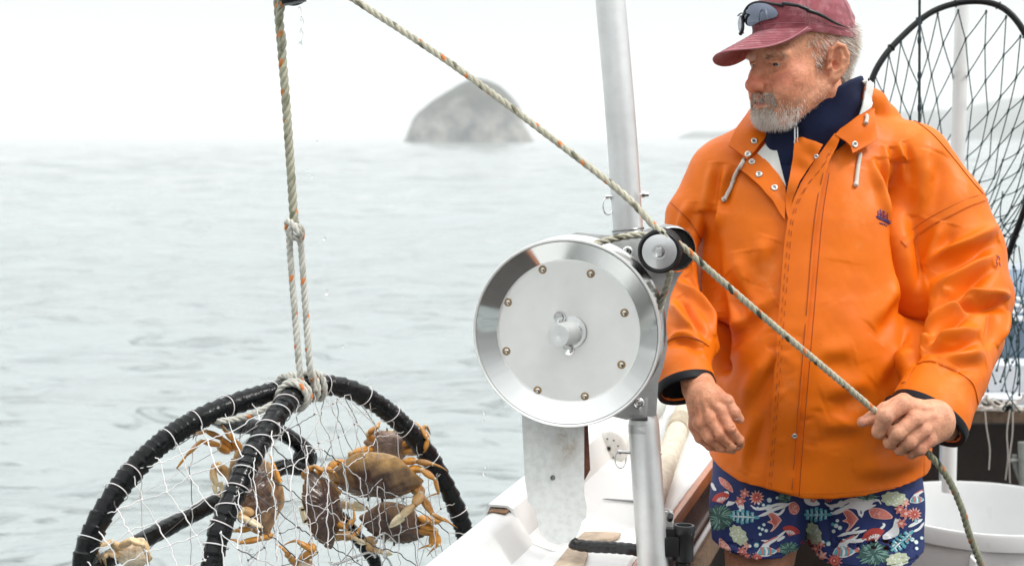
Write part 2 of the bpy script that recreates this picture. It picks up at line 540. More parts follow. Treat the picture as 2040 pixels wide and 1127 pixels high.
hl = rock('headland', [(1345, 284), (1360, 274), (1385, 267), (1410, 269), (1440, 268), (1480, 262), (1540, 250), (1650, 240), (1800, 228), (1900, 225), (1990, 205), (2060, 198), (2200, 190), (2600, 150), (3000, 284)], 1300.0, 0.1, rm2, 4, 5)
setting(hl)

# ------------------------------------------------------------------ haze
hz = MB()
hz.box((0, 6900, 62), np.eye(3), (13000, 7100, 64.5))
hzm = bpy.data.materials.new('haze_air'); hzm.use_nodes = True
nt = hzm.node_tree
for n in list(nt.nodes): nt.nodes.remove(n)
o_ = nt.nodes.new('ShaderNodeOutputMaterial'); v_ = nt.nodes.new('ShaderNodeVolumePrincipled')
v_.inputs['Color'].default_value = (0.85, 0.853, 0.855, 1); v_.inputs['Density'].default_value = 0.00076
v_.inputs['Anisotropy'].default_value = 0.0
nt.links.new(v_.outputs[0], o_.inputs['Volume'])
haze = hz.build('haze', hzm, smooth=False); haze['kind'] = 'stuff'
# ------------------------------------------------------------------ the boat the man stands in
ZW, ZL, ZD = 1.40, 1.475, 0.62           # washboard, outer lip, deck heights
o0 = G(838, 1127, ZL); o1 = G(1240, 832, ZL)      # outer lip line
i0 = G(1318, 1050, ZW); i1 = G(1428, 872, ZW)      # inner edge line
bu = (o1 - o0); bu[2] = 0; bu = nrm(bu)            # along the boat, away from the camera
bu2 = (i1 - i0); bu2[2] = 0; bu2 = nrm(bu2)
bu = nrm(bu + bu2)
bv = np.array([bu[1], -bu[0], 0.0])                # inboard
bz = np.array([0, 0, 1.0])
WID = float((i0 - o0) @ bv)                        # outer lip to inner edge
BO = o0.copy(); BO[2] = 0
def B(s, t, z):
    """boat coordinates: s along, t inboard from the outer lip edge, z up"""
    return BO + bu * s + bv * t + bz * z
def B_of(p):
    q = np.asarray(p) - BO
    return float(q @ bu), float(q @ bv), float(q[2])

S0, S1 = -4.2, 2.45
boat = thing('fishing_boat', 'white wooden fishing boat whose side deck runs behind the pot hauler', 'boat', B(1.5, WID + 0.6, 0.0))
parts = []
def extr(prof, s0, s1, n=60, wob=0.0, seed=0):
    """extrude a (t, z) profile along the boat"""
    ss = np.linspace(s0, s1, n)
    r = np.random.default_rng(seed)
    g = []
    for s in ss:
        g.append([B(s, t, z) for t, z in prof])
    return np.array(g)
# hull side outside
mb = MB()
mb.grid(extr([(0.0, ZL - 0.06), (0.03, 1.0), (0.10, 0.5), (0.30, -0.15), (0.5, -0.4)], S0, S1))
hull = mb.build('hull', M['white_paint']); parts.append(hull)
# washboard with a shallow step board
mb = MB()
mb.grid(extr([(0.075, ZW - 0.02), (0.075, ZW), (0.16, ZW + 0.002), (WID - 0.012, ZW), (WID - 0.006, ZW - 0.004), (WID - 0.004, ZW - 0.02)], S0, S1))
wb = mb.build('side_deck', M['washboard'], angle=30); parts.append(wb)
# outer lip: near piece and far, slightly larger piece
sj = B_of(G(980, 1014, ZL))[0]
mb = MB()
mb.grid(extr([(0.0, ZL - 0.10), (-0.004, ZL - 0.02), (0.002, ZL - 0.004), (0.012, ZL), (0.040, ZL - 0.004), (0.050, ZL - 0.012), (0.085, ZW + 0.012), (0.12, ZW + 0.001)], S0, sj + 0.01))
lip = mb.build('gunwale_lip', M['white_paint'], angle=35); parts.append(lip)
mb = MB()
prof = [(-0.010, ZL - 0.12), (-0.012, ZL - 0.004), (-0.006, ZL + 0.010), (0.034, ZL + 0.010), (0.044, ZL + 0.004), (0.068, ZW + 0.02), (0.10, ZW + 0.009), (0.135, ZW + 0.0012)]
inner = [(t + (0.004 if k < 3 else -0.004), z - 0.0045) for k, (t, z) in enumerate(prof)]
g1 = extr(prof, sj, S1); g2 = extr(inner, sj, S1)
mb.grid(g1); mb.grid(g2)
n_ = len(prof)
mb.add(np.vstack([g1[0], g2[0]]), [(k, k + 1, n_ + k + 1, n_ + k) for k in range(n_ - 1)])
lip2 = mb.build('gunwale_lip', M['white_paint'], angle=35); parts.append(lip2)
# rust line where the two pieces meet
mb = MB()
mb.box(B(sj - 0.012, 0.02, ZL + 0.0015), np.stack([bu, bv, bz]), (0.012, 0.018, 0.001))
rs = mb.build('rust_strip', mat('rust', (0.20, 0.11, 0.06), 0.8, noise=(60, 0.5))); parts.append(rs)
# wooden edge, inner ceiling, stringers
mb = MB()
mb.grid(extr([(WID - 0.004, ZW - 0.003), (WID + 0.004, ZW + 0.0025), (WID + 0.013, ZW), (WID + 0.015, ZW - 0.012), (WID + 0.013, ZW - 0.03), (WID - 0.002, ZW - 0.032)], S0, S1))
ed = mb.build('wooden_edge', mat('orange_varnish', (0.42, 0.115, 0.022), 0.3, noise=(18, 0.25), coat=0.4), angle=60); parts.append(ed)
mb = MB()
mb.grid(extr([(WID - 0.004, ZW - 0.03), (WID - 0.002, ZW - 0.19), (WID - 0.03, ZW - 0.192)], S0, S1))
ip = mb.build('side_panel', mat('side_panel_varnish', (0.06, 0.026, 0.02), 0.22, noise=(14, 0.5), coat=0.5), angle=30); parts.append(ip)
mb = MB()
mb.tube([B(s, WID + 0.006, ZW - 0.15 - 0.004 * math.sin(s * 3)) for s in np.linspace(S0, S1, 30)], 0.006, 8)
cb = mb.build('cable', mat('grey_cable', (0.35, 0.34, 0.34), 0.5)); parts.append(cb)
mb = MB()
mb.grid(extr([(WID - 0.012, ZW - 0.19), (WID + 0.01, ZW - 0.19), (WID + 0.012, ZW - 0.24), (WID - 0.015, ZW - 0.245)], S0, S1))
st = mb.build('stringer', M['plank_wood'], angle=30); parts.append(st)
mb = MB()
mb.grid(extr([(WID - 0.05, ZW - 0.23), (WID - 0.06, ZD + 0.2), (WID - 0.03, ZD)], S0, S1))
ins = mb.build('inner_hull', M['black_hole']); parts.append(ins)
# deck inside
mb = MB()
mb.grid(extr([(WID - 0.06, ZD), (WID + 1.1, ZD + 0.01), (WID + 2.3, ZD)], S0, S1))
dk = mb.build('boat_floor', M['deck']); parts.append(dk)
# stern: dark inner wall, plank shelf, pale motor well
def Wd(px, py, d): return P(px, py, d)
TD = 4.55                                 # depth of the stern wall
tz = float(P(1990, 825, TD)[2])
mb = MB()
p_ = P(1950, 830, TD)
mb.box((p_[0] + 0.25, p_[1] + 0.06, (tz - 0.04 + ZD) / 2), np.eye(3), (1.0, 0.02, (tz - 0.04 - ZD) / 2))
sw = mb.build('stern_wall', mat('stern_paint', (0.02, 0.012, 0.009), 0.6, noise=(7, 0.6))); parts.append(sw)
mb = MB()
mb.box((p_[0] + 0.25, p_[1] - 0.01, tz), np.eye(3), (1.0, 0.03, 0.020), bev=0.006)
sp_ = mb.build('stern_plank', M['plank_wood']); parts.append(sp_)
mb = MB()
mb.box((p_[0] + 0.25, p_[1] + 0.10, tz + 0.035), np.eye(3), (1.0, 0.07, 0.010), bev=0.003)
mb.box((p_[0] + 0.25, p_[1] + 0.17, tz + 0.09), np.eye(3), (1.0, 0.02, 0.045), bev=0.006)
mb.box((p_[0] + 0.25, p_[1] + 0.24, tz + 0.128), np.eye(3), (1.0, 0.06, 0.006), bev=0.002)
mw = mb.build('motor_well', mat('motor_well_paint', (0.55, 0.57, 0.60), 0.5, noise=(40, 0.08))); parts.append(mw)
# the wheelhouse front on the camera's right, behind the photographer (seen only in the polished dish)
mb = MB()
for x0, x1, z0, z1 in ((0.05, 3.2, ZD, 1.85), (0.05, 3.2, 2.35, 3.0), (0.05, 0.5, 1.85, 2.35), (1.1, 1.6, 1.85, 2.35), (2.2, 2.5, 1.85, 2.35), (2.95, 3.2, 1.85, 2.35)):
    mb.box(((x0 + x1) / 2, -1.35, (z0 + z1) / 2), np.eye(3), ((x1 - x0) / 2, 0.03, (z1 - z0) / 2))
whs = mb.build('wheelhouse_front', mat('wheelhouse_paint', (0.045, 0.018, 0.012), 0.4, noise=(6, 0.3))); parts.append(whs)
put(boat, *parts)

# markings on the side deck
mb = MB()
for a, b_ in [((1193, 947), (1200, 939)), ((1200, 939), (1209, 937)), ((1195, 947), (1198, 944)), ((1207, 946), (1214, 938)), ((1206, 936), (1208, 935))]:
    mb.tube([G(*a, ZW + 0.0035), G(*b_, ZW + 0.0035)], 0.0011, 5)
mk = mb.build('painted_mark', mat('green_paint', (0.05, 0.16, 0.12), 0.6)); put(boat, mk)
mb = MB()
for a, b_ in [((955, 1124), (958, 1120)), ((959, 1120), (963, 1118)), ((963, 1121), (967, 1114)), ((968, 1116), (968, 1115))]:
    mb.tube([G(*a, ZW + 0.0035), G(*b_, ZW + 0.0035)], 0.0009, 5)
mk2 = mb.build('pen_mark', M['black_hole']); put(boat, mk2)

# plywood off-cut lying under the hose
bare = mat('bare_ply', (0.50, 0.40, 0.30), 0.8, noise=(30, 0.3), dirt=((0.2, 0.08, 0.03), 25, 0.62, 0.1))
mb = MB()
pl = [(1164, 1064), (1205, 1063), (1237, 1066), (1232, 1073), (1214, 1078), (1180, 1080), (1150, 1090), (1160, 1100), (1172, 1104), (1165, 1127), (1150, 1140), (1095, 1140), (1120, 1110), (1140, 1085)]
mb.prism([(G(x, y, ZW + 0.003) - BO) @ np.stack([bu, bv], 1) for x, y in pl], BO + bz * (ZW + 0.003), bu, bv, bz * 0.006, bev=0.001)
ply = mb.build('plywood_scrap', bare)
centre(ply); tag(ply, 'rust stained ragged plywood scrap lying flat on the white side deck', 'plywood scrap')
# thin knife-like steel spike on the side deck
mb = MB()
sp0 = G(1200, 993, ZW + 0.006); sp1 = G(1300, 1001, ZW + 0.006)
mb.tube(np.linspace(sp0, sp1, 12), np.concatenate([[0.0006], np.linspace(0.002, 0.004, 11)]), 8)
spike = mb.build('steel_spike', M['dark_steel']); centre(spike)
tag(spike, 'thin pointed steel spike lying flat on the side deck behind the post', 'spike')

# ------------------------------------------------------------------ floats on the side deck
fl = mat('float_foam', (0.62, 0.63, 0.60), 0.6, noise=(60, 0.12), bump=(120, 0.3, 0.002), dirt=((0.3, 0.29, 0.27), 40, 0.62, 0.1))
def cyl_float(name, a, b_, r, m_, label, cat, group=None, holes=False):
    a = np.asarray(a); b_ = np.asarray(b_); ax = nrm(b_ - a); L_ = np.linalg.norm(b_ - a)
    mb = MB()
    mb.lathe([(0.0, 0.004), (r * 0.12, 0.004), (r * 0.13, 0.0), (r * 0.8, 0.0), (r * 0.95, r * 0.10), (r, r * 0.3), (r * 1.01, L_ * 0.5), (r, L_ - r * 0.3), (r * 0.9, L_ - r * 0.08), (r * 0.6, L_), (0.0, L_)], a, ax, 40)
    if holes:
        u = nrm(np.cross([0, 0, 1.0], ax)); w = np.cross(ax, u)
        for k in range(9):
            an = k * 0.7
            mb.ball(a + (u * math.cos(an) + w * math.sin(an)) * r * 0.55 - ax * 0.0005, 0.0022, 5, mi=1)
        mb.ball(a - ax * 0.0002, 0.004, 6, mi=1)
    o = mb.build(name, [m_, M['black_hole']])
    centre(o, (a + b_) / 2)
    return tag(o, label, cat, group)
fr = 0.044
cyl_float('buoy', G(1213, 893, ZW + fr), G(1213, 893, ZW + fr) + bu * 0.62 - bv * 0.02, fr, fl, 'grey white foam buoy with a pitted round end facing the camera', 'buoy', 'foam buoys lying along the side deck', True)
cyl_float('buoy', G(1150, 905, ZW + fr), G(1150, 905, ZW + fr) + bu * 0.55 + bv * 0.03, fr, mat('float_plain', (0.70, 0.71, 0.70), 0.5, noise=(30, 0.06)), 'plain white foam buoy half hidden behind the rust stained white board', 'buoy', 'foam buoys lying along the side deck')
# canvas wrapped pole end
cv = mat('canvas_wrap', (0.60, 0.54, 0.43), 0.7, noise=(50, 0.2), bump=(200, 0.4, 0.002), dirt=((0.33, 0.29, 0.22), 30, 0.6, 0.12))
a = G(1318, 945, ZW + 0.03); b_ = G(1356, 838, ZW + 0.03)
mb = MB()
mb.tube(smooth_path([a - nrm(b_ - a) * 0.3, a, (a + b_) / 2, b_, b_ + nrm(b_ - a) * 0.2], 60), 0.027 + 0.0012 * np.sin(np.arange(60) * 1.9), 20, flat=(1, 0.9))
for k in range(7):
    q = b_ + nrm(b_ - a) * (0.02 * k - 0.12)
    t_, u_, w_ = frames([q, q + nrm(b_ - a)])
    an = np.linspace(0, 6.2832, 24, endpoint=False)
    mb.tube([q + (u_[0] * math.cos(x) + w_[0] * math.sin(x)) * 0.0285 for x in an], 0.003, 6, closed=True)
cw = mb.build('canvas_roll', cv); centre(cw)
tag(cw, 'cream canvas wrapped roll bound with cord lying on the side deck', 'canvas roll')

# ------------------------------------------------------------------ black rod holder clamped to the inner edge
mb = MB()
rh = P(1363, 1048, 2.62)
ax = nrm(UP * 0.97 + FW * -0.05 + RT * 0.03)
rr = S(21, 2.62)
prof = [(rr * 0.72, -0.10), (rr * 0.72, 0.0), (rr * 0.78, 0.003), (rr * 0.95, 0.003), (rr * 1.04, -0.002), (rr * 1.06, -0.012), (rr * 0.98, -0.016), (rr * 0.97, -0.042), (rr * 1.0, -0.062), (rr * 0.7, -0.066)]
mb.lathe(prof, rh, ax, 32)
mb.box(rh - ax * 0.035 - RT * 0.024 + FW * -0.006, np.stack([RT, FW, ax]), (0.013, 0.016, 0.018), bev=0.004)
mb.box(rh - ax * 0.012 - RT * 0.030, np.stack([RT, FW, ax]), (0.012, 0.012, 0.010), bev=0.003)
mb.tube([rh - RT * 0.026 + ax * 0.012 + FW * 0.01, rh - RT * 0.026 + ax * 0.02], 0.006, 10)
rod = mb.build('rod_holder', mat('black_casting', (0.02, 0.021, 0.022), 0.3, 0.3, dirt=((0.35, 0.33, 0.30), 45, 0.62, 0.08), bump=(60, 0.3, 0.002)))
centre(rod); tag(rod, 'worn black metal rod holder socket beside the aluminium post', 'rod holder')
mb = MB()
mb.box(P(1326, 1034, 2.66), np.stack([RT, FW, UP]), (0.014, 0.006, 0.016), bev=0.003)
mb.tube(PP([(1312, 1012, 2.65), (1330, 1014, 2.65), (1339, 1024, 2.65), (1340, 1042, 2.65)]), 0.002, 8)
bk = mb.build('bracket', M['white_paint'])
put(rod, bk)

# ------------------------------------------------------------------ white tub
tb = P(1960, 1008, 4.0)
rad = S(212, 4.0)
hgt = tb[2] - ZD
tub = thing('fish_tub', 'big round white plastic tub standing on the boat floor', 'tub', (tb[0], tb[1], ZD))
mb = MB()
mb.lathe([(0, 0), (rad * 0.80, 0), (rad * 0.83, 0.02), (rad * 0.965, hgt - 0.10), (rad * 0.97, hgt - 0.05), (rad * 1.0, hgt - 0.045), (rad * 1.005, hgt - 0.008), (rad * 0.995, hgt), (rad * 0.965, hgt), (rad * 0.955, hgt - 0.01), (rad * 0.945, hgt - 0.05), (rad * 0.90, hgt * 0.55), (rad * 0.88, hgt * 0.32), (rad * 0.80, hgt * 0.30), (0, hgt * 0.29)], (tb[0], tb[1], ZD), (0, 0, 1), 96)
tbody = mb.build('tub_wall', M['white_plastic'], angle=50)
ribs = []
for k in range(8):
    mb = MB()
    an = -2.02 + k * 0.785
    u = np.array([math.cos(an), math.sin(an), 0]); w = np.array([-u[1], u[0], 0])
    mb.prism([(-0.006, 0.0), (0.010, 0.0), (0.026, 0.17), (0.010, 0.185)], np.array([tb[0], tb[1], ZD + hgt - 0.24]) + u * rad * 0.93, w, bz, u * 0.045, bev=0.003)
    ribs.append(mb.build('rib', M['white_plastic']))
mb = MB()
an = np.linspace(0, 6.2832, 90, endpoint=False)
mb.tube([np.array([tb[0] + math.cos(x) * rad * 0.955, tb[1] + math.sin(x) * rad * 0.955, ZD + hgt - 0.215]) for x in an], 0.016, 10, closed=True)
band = mb.build('band', M['white_plastic'])
put(tub, tbody, band, *ribs)

# upright pipes and hoses in the stern
mb = MB()
mb.tube(PP([(1883, 868, 4.35), (1880, 1000, 4.38)]), S(10, 4.35), 20)
pp = mb.build('grey_pipe', mat('pipe_white', (0.62, 0.66, 0.70), 0.4, noise=(20, 0.05))); centre(pp)
tag(pp, 'pale grey upright pipe standing behind the white tub', 'pipe')
mb = MB()
mb.tube(smooth_path(PP([(2021, 905, 4.4), (2022, 925, 4.4), (2030, 950, 4.4), (2046, 985, 4.4)]), 24), S(5, 4.4), 12)
mb.tube(PP([(2013, 917, 4.39), (2030, 917, 4.39)]), S(4, 4.4), 10)
mb.tube(PP([(2037, 880, 4.38), (2040, 985, 4.38)]), S(9, 4.4), 12)
hp = mb.build('hose_fitting', mat('hose_grey', (0.25, 0.26, 0.24), 0.5, noise=(30, 0.3))); centre(hp)
tag(hp, 'small grey hose and fitting by the dark stern wall', 'hose')
# a knot of white twine and loose ends on the plank
mb = MB()
r_ = np.random.default_rng(5)
for k in range(14):
    a = np.array([1990 + r_.normal(0, 22), 806 + r_.normal(0, 6)])
    pts = [(a[0], a[1], TD - 0.08)]
    for j in range(5):
        a = a + r_.normal(0, (13, 5)); pts.append((a[0], min(a[1], 816), TD - 0.08 + r_.normal(0, 0.01)))
    mb.tube(smooth_path(PP(pts), 20), 0.0035, 6)
for xs, ye in [((1962, 1966, 1972, 1970), 935), ((2012, 2006, 2008, 2003), 955), ((2018, 2017, 2011, 2012), 962)]:
    ys_ = np.linspace(815, ye, 4)
    mb.tube(smooth_path(PP([(x, y, TD - 0.09) for x, y in zip(xs, ys_)]), 24), 0.0016, 6)
tw = mb.build('twine', mat('white_twine', (0.6, 0.55, 0.5), 0.8)); centre(tw)
tag(tw, 'tangle of loose pale twine hanging over the stern plank', 'twine')
mb = MB()
mb.tube(smooth_path(PP([(1958, 806, TD - 0.05), (1975, 800, TD - 0.06), (1995, 804, TD - 0.05), (2012, 810, TD - 0.06), (2000, 812, TD - 0.05)]), 30), 0.012, 8)
cl = mb.build('black_cleat', M['rubber']); centre(cl)
tag(cl, 'black rubber strap bunched on the stern plank under the twine', 'strap')

# ------------------------------------------------------------------ outboard motor beyond the stern
ob = thing('outboard_motor', 'blue grey outboard motor with black lower cover behind the stern', 'outboard motor', P(2010, 760, 5.1))
OD = 5.1
mb = MB()
c_ = P(2020, 630, OD)
for zz in [0]:
    lv = np.linspace(0, 1, 14)
    g = []
    for q in lv:
        y = 715 - q * 185
        sx_ = S(122, OD) * (1 - 0.55 * max(0, q - 0.75) ** 1.2 * 4 * 0.5) * (0.94 + 0.06 * math.sin(q * 3.1))
        an = np.linspace(0, 6.2832, 48, endpoint=False)
        ctr = P(2032, y, OD)
        g.append([ctr + np.array([np.sign(math.cos(x)) * abs(math.cos(x)) ** 0.5 * sx_, np.sign(math.sin(x)) * abs(math.sin(x)) ** 0.5 * sx_ * 0.8, 0]) for x in an])
    g.append([P(2032, 528, OD)] * 48)
    mb.grid(np.array(g), cv=True)
cw_ = mb.build('cowl', mat('cowl_paint', (0.20, 0.27, 0.36), 0.25, coat=0.5, noise=(4, 0.08)))
mb = MB()
lo = P(2032, 733, OD)
mb.box(lo, np.eye(3), (S(118, OD), 0.16, S(24, OD)), bev=0.02)
mb.box(lo + np.array([-0.02, -0.165, 0.0]), np.eye(3), (S(40, OD), 0.006, S(5, OD)), bev=0.004)
lc = mb.build('lower_cover', mat('black_plastic', (0.012, 0.013, 0.016), 0.35))
def stripe_on(px0, px1, y, h):
    a, b_ = P(px0, y, OD - 0.2), P(px1, y, OD - 0.2)
    q = MB(); q.box((a + b_) / 2, np.eye(3), (abs(b_[0] - a[0]) / 2, 0.012, S(h, OD) / 2), bev=0.002)
    return q
white_mark = mat('white_decal', (0.85, 0.87, 0.88), 0.4)
s1 = stripe_on(1996, 2080, 634, 9).build('stripe', white_mark)
mb = MB()
sp2 = [(2038, 598), (2030, 595), (2016, 596), (2012, 602), (2016, 607), (2032, 609), (2037, 614), (2032, 620), (2018, 621), (2009, 617)]
mb.tube(smooth_path(PP([(x, y, OD - 0.2) for x, y in sp2]), 40), S(3.4, OD), 8, flat=(1, 1))
ltr = mb.build('lettering', white_mark)
put(ob, cw_, lc, s1, ltr)

# ------------------------------------------------------------------ white mast and thin line behind the man
mb = MB()
mb.tube(PP([(1908, 320, 3.8), (1919, -60, 3.8)]), S(14, 3.8), 24)
ms = mb.build('mast', M['white_paint']); centre(ms, P(1905, 420, 3.8))
tag(ms, 'slim white mast standing inside the landing net hoop', 'mast')
mb2 = MB(); mb2.tube(PP([(1890, 980, 3.82), (1908, 320, 3.8)]), S(14, 3.8), 24)
ms2 = mb2.build('mast_foot', M['white_paint']); put(ms, ms2)
mb = MB()
mb.tube(PP([(1832, -40, 3.3), (1831, 480, 3.3)]), 0.0032, 8)
for y in (150, 215, 80):
    mb.ball(P(1831.6, y, 3.3), (0.005, 0.005, 0.012), 6)
ln = mb.build('thin_line', mat('dark_line', (0.015, 0.03, 0.035), 0.6)); centre(ln)
tag(ln, 'thin dark teal line hanging straight down behind the man', 'line')

# ------------------------------------------------------------------ landing net
ND = 3.55
hoop = [(1716, 330), (1717, 250), (1735, 165), (1760, 115), (1800, 70), (1850, 28), (1900, 8), (1950, 3), (1990, 12), (2020, 35), (2046, 75), (2068, 130), (2080, 220), (2076, 310), (2050, 390), (2022, 470), (1990, 556), (1962, 640), (1925, 720), (1870, 760), (1815, 720), (1770, 620), (1735, 470)]
hd = lambda x, y: ND + 0.12 * math.sin((x - 1700) / 380 * 3.0) + (y - 300) * 0.0003
hoop3 = [P(x, y, hd(x, y)) for x, y in hoop]
net = thing('landing_net', 'large landing net with black hoop and green mesh behind the man', 'landing net', P(1890, 760, ND))
mb = MB(); hp3 = smooth_path(hoop3, 160, True)
mb.tube(hp3, S(6.3, ND), 14, closed=True)
hpo = mb.build('hoop', mat('hoop_tube', (0.006, 0.0065, 0.008), 0.4, spec=0.3))
# bag: diamond mesh on a surface sagging away from the hoop
hc = hp3.mean(0)
mb = MB()
tcol = [(0.006, 0.05, 0.055), (0.01, 0.035, 0.04)]
NR, NC = 13, 40
r_ = np.random.default_rng(9)
rings = []
for k in range(NR):
    q = k / (NR - 1)
    rr_ = (1 - q) ** 0.8 * 0.985
    ring = []
    for j in range(NC):
        a = (j + 0.5 * (k % 2)) / NC * len(hp3)
        i0_ = int(a) % len(hp3); i1_ = (i0_ + 1) % len(hp3); fr_ = a - int(a)
        e = hp3[i0_] * (1 - fr_) + hp3[i1_] * fr_
        v = e - hc
        p = hc + v * rr_ + np.array([0.12, 0.62, -0.22]) * (1 - rr_ ** 2.2) + np.array([0, 0, -0.06 * math.sin(q * 3.1)])
        p = p + r_.normal(0, 0.0045, 3)
        ring.append(p)
    rings.append(ring)
def sag(a, b_, n=5, s=0.02):
    t = np.linspace(0, 1, n)[:, None]
    m_ = a * (1 - t) + b_ * t
    m_[:, 2] -= s * np.linalg.norm(b_ - a) * 4 * (t * (1 - t))[:, 0]
    return m_
for k in range(NR - 1):
    for j in range(NC):
        a = rings[k][j]
        for dj in ((0, -1) if k % 2 == 0 else (0, 1)):
            b_ = rings[k + 1][(j + dj) % NC]
            mb.tube(sag(a, b_), 0.0016, 5, col=tcol[(j + k) % 2], caps=False)
        mb.ball(a, (0.0034, 0.0034, 0.0055), 4, col=(0.004, 0.045, 0.05))
nt_ = mb.build('mesh_bag', M['twine'])
lash = []
for j in range(0, 160, 7):
    mb = MB()
    t_, u_, w_ = frames([hp3[j], hp3[(j + 1) % 160]])
    an = np.linspace(0, 6.2832, 12, endpoint=False)
    mb.tube([hp3[j] + (u_[0] * math.cos(x) + w_[0] * math.sin(x)) * S(7.6, ND) for x in an], 0.0018, 5, closed=True)
    lash.append(mb.build('lashing', M['rubber']))
# loose gathered folds of the bag at the lower right
mb = MB()
r_ = np.random.default_rng(12)
for k in range(18):
    x0 = r_.uniform(1985, 2050); y0 = r_.uniform(380, 560)
    pts = [(x0, y0, ND + 0.25 + r_.uniform(0, .2))]
    for j in range(6):
        x0 += r_.normal(-3, 16); y0 += r_.uniform(25, 60); pts.append((x0, y0, ND + 0.25 + r_.uniform(0, 0.2)))
    mb.tube(smooth_path(PP(pts), 30), 0.0017, 5, col=tcol[k % 2], caps=False)
    for p_k in pts[1:]:
        mb.ball(P(*p_k), 0.004, 4, col=(0.004, 0.04, 0.045))
gath = mb.build('gathered_mesh', M['twine'])
put(net, hpo, nt_, gath, *lash)
# ------------------------------------------------------------------ davit post and pot hauler
def strand_rope(mb, path, r, pitch, colf, n=7, seed=0, step=None):
    """three-strand laid rope along a path; colf(strand, s) -> colour"""
    p = np.asarray(path, float)
    L_ = np.concatenate([[0], np.cumsum(np.linalg.norm(np.diff(p, axis=0), axis=1))])
    m_ = max(8, int(L_[-1] / (step or pitch / 12)))
    s = np.linspace(0, L_[-1], m_)
    q = np.stack([np.interp(s, L_, p[:, k]) for k in range(3)], -1)
    t, u, w = frames(q)
    for k in range(3):
        a = s / pitch * 2 * math.pi + k * 2.0944
        c = q + (u * np.cos(a)[:, None] + w * np.sin(a)[:, None]) * r * 0.50
        cols = np.array([colf(k, x) for x in s])
        mb.tube(c, r * 0.56, n, col=cols)

def rope_col(base, fleck, dark, seed, every=0.055, w=0.009):
    rr = np.random.default_rng(seed)
    off = rr.uniform(0, 1, 3)
    def f(k, s):
        if k == 0 and ((s / every + off[0]) % 1.0) < w / every:
            return fleck
        v = 0.5 + 0.5 * math.sin(s * 91 + k * 2.1 + seed) * math.sin(s * 37 + seed)
        if k == 1 and ((s / (every * 1.3) + off[1]) % 1.0) < 0.22:
            return dark
        return tuple(b_ * (0.82 + 0.3 * v) for b_ in base)
    return f

WD = 2.46
# ---- post
post = thing('davit_post', 'round aluminium davit post standing on the side deck behind the pot hauler', 'davit post', P(1300, 1180, 2.62))
mb = MB()
up_path = smooth_path(PP([(590, -120, 2.62), (700, -190, 2.62), (900, -270, 2.61), (1060, -300, 2.60), (1160, -255, 2.60), (1204, -130, 2.60), (1216, 0, 2.60), (1236, 230, 2.60), (1252, 470, 2.61)]), 120)
mb.tube(up_path, S(30, 2.6), 40)
pu = mb.build('upper_tube', M['alu'])
mb = MB()
mb.lathe([(S(28, 2.6), -0.0), (S(29.5, 2.6), 0.01), (S(31, 2.6), 0.02), (S(31, 2.6), 0.50), (0.02, 0.50)], P(1281, 826, 2.61), P(1301, 1127, 2.62) - P(1281, 826, 2.61), 40)
pl_ = mb.build('lower_tube', M['alu'])
ax = nrm(P(1301, 1127, 2.62) - P(1281, 826, 2.61))
mb = MB()
mb.lathe([(S(27.5, 2.6), -0.045), (S(27.5, 2.6), -0.012), (S(24, 2.6), -0.010), (S(24, 2.6), 0.002), (S(30, 2.6), 0.004), (S(30.6, 2.6), 0.02)], P(1281, 838, 2.61), ax, 40)
sock = mb.build('socket', M['cast'])
mb = MB()
mb.box(P(1273, 833, 2.575), np.stack([RT, FW, UP]), (S(17, 2.6), 0.006, S(5, 2.6)), bev=0.003)
slot = mb.build('slot', M['dark_steel'])
# seam at the foot of the upper tube
mb = MB()
for k, yy in enumerate((458, 464)):
    c = P(1251 + k, yy, 2.61); an = np.linspace(0, 6.2832, 40, endpoint=False)
    mb.tube([c + (RT * math.cos(x) + FW * math.sin(x)) * S(30.6, 2.6) + UP * 0.003 * math.cos(x) for x in an], 0.0022 - 0.0006 * k, 6, closed=True)
seam = mb.build('weld_ring', M['dark_steel'])
# steel pins with rings
def pin_ring(a, b_, ringc, rr_, sqz, name='ring_pin'):
    q = MB()
    q.tube([a, b_], 0.0032, 10)
    q.tube([a, a + nrm(a - b_) * 0.006], 0.0045, 10)
    an = np.linspace(0, 6.2832, 36, endpoint=False)
    q.tube([ringc + (nrm(RT * sqz + FW * (1 - sqz)) * math.cos(x) * 1.0 + UP * 1.45 * math.sin(x)) * rr_ for x in an], 0.0013, 8, closed=True)
    return q.build(name, M['steel'])
pin1 = pin_ring(P(1212, 392, 2.6), P(1284, 388, 2.6), P(1211, 410, 2.6), S(12.5, 2.57), 0.6)
pin2 = pin_ring(P(1238, 900, 2.61), P(1318, 902, 2.61), P(1236, 914, 2.61), S(12.5, 2.57), 0.7)
mb = MB()
mb.tube([P(1282, 387, 2.58), P(1292, 386.5, 2.58)], S(5.5, 2.58), 6)
mb.tube([P(1278, 387.5, 2.58), P(1284, 387, 2.58)], S(7, 2.58), 16)
nutt = mb.build('bolt', M['steel'])
put(post, pu, pl_, sock, slot, seam, pin1, pin2, nutt)

# ---- hauler
haul = thing('pot_hauler', 'round stainless steel pot hauler dish with rope pulley on its frame', 'pot hauler', P(1125, 665, WD))
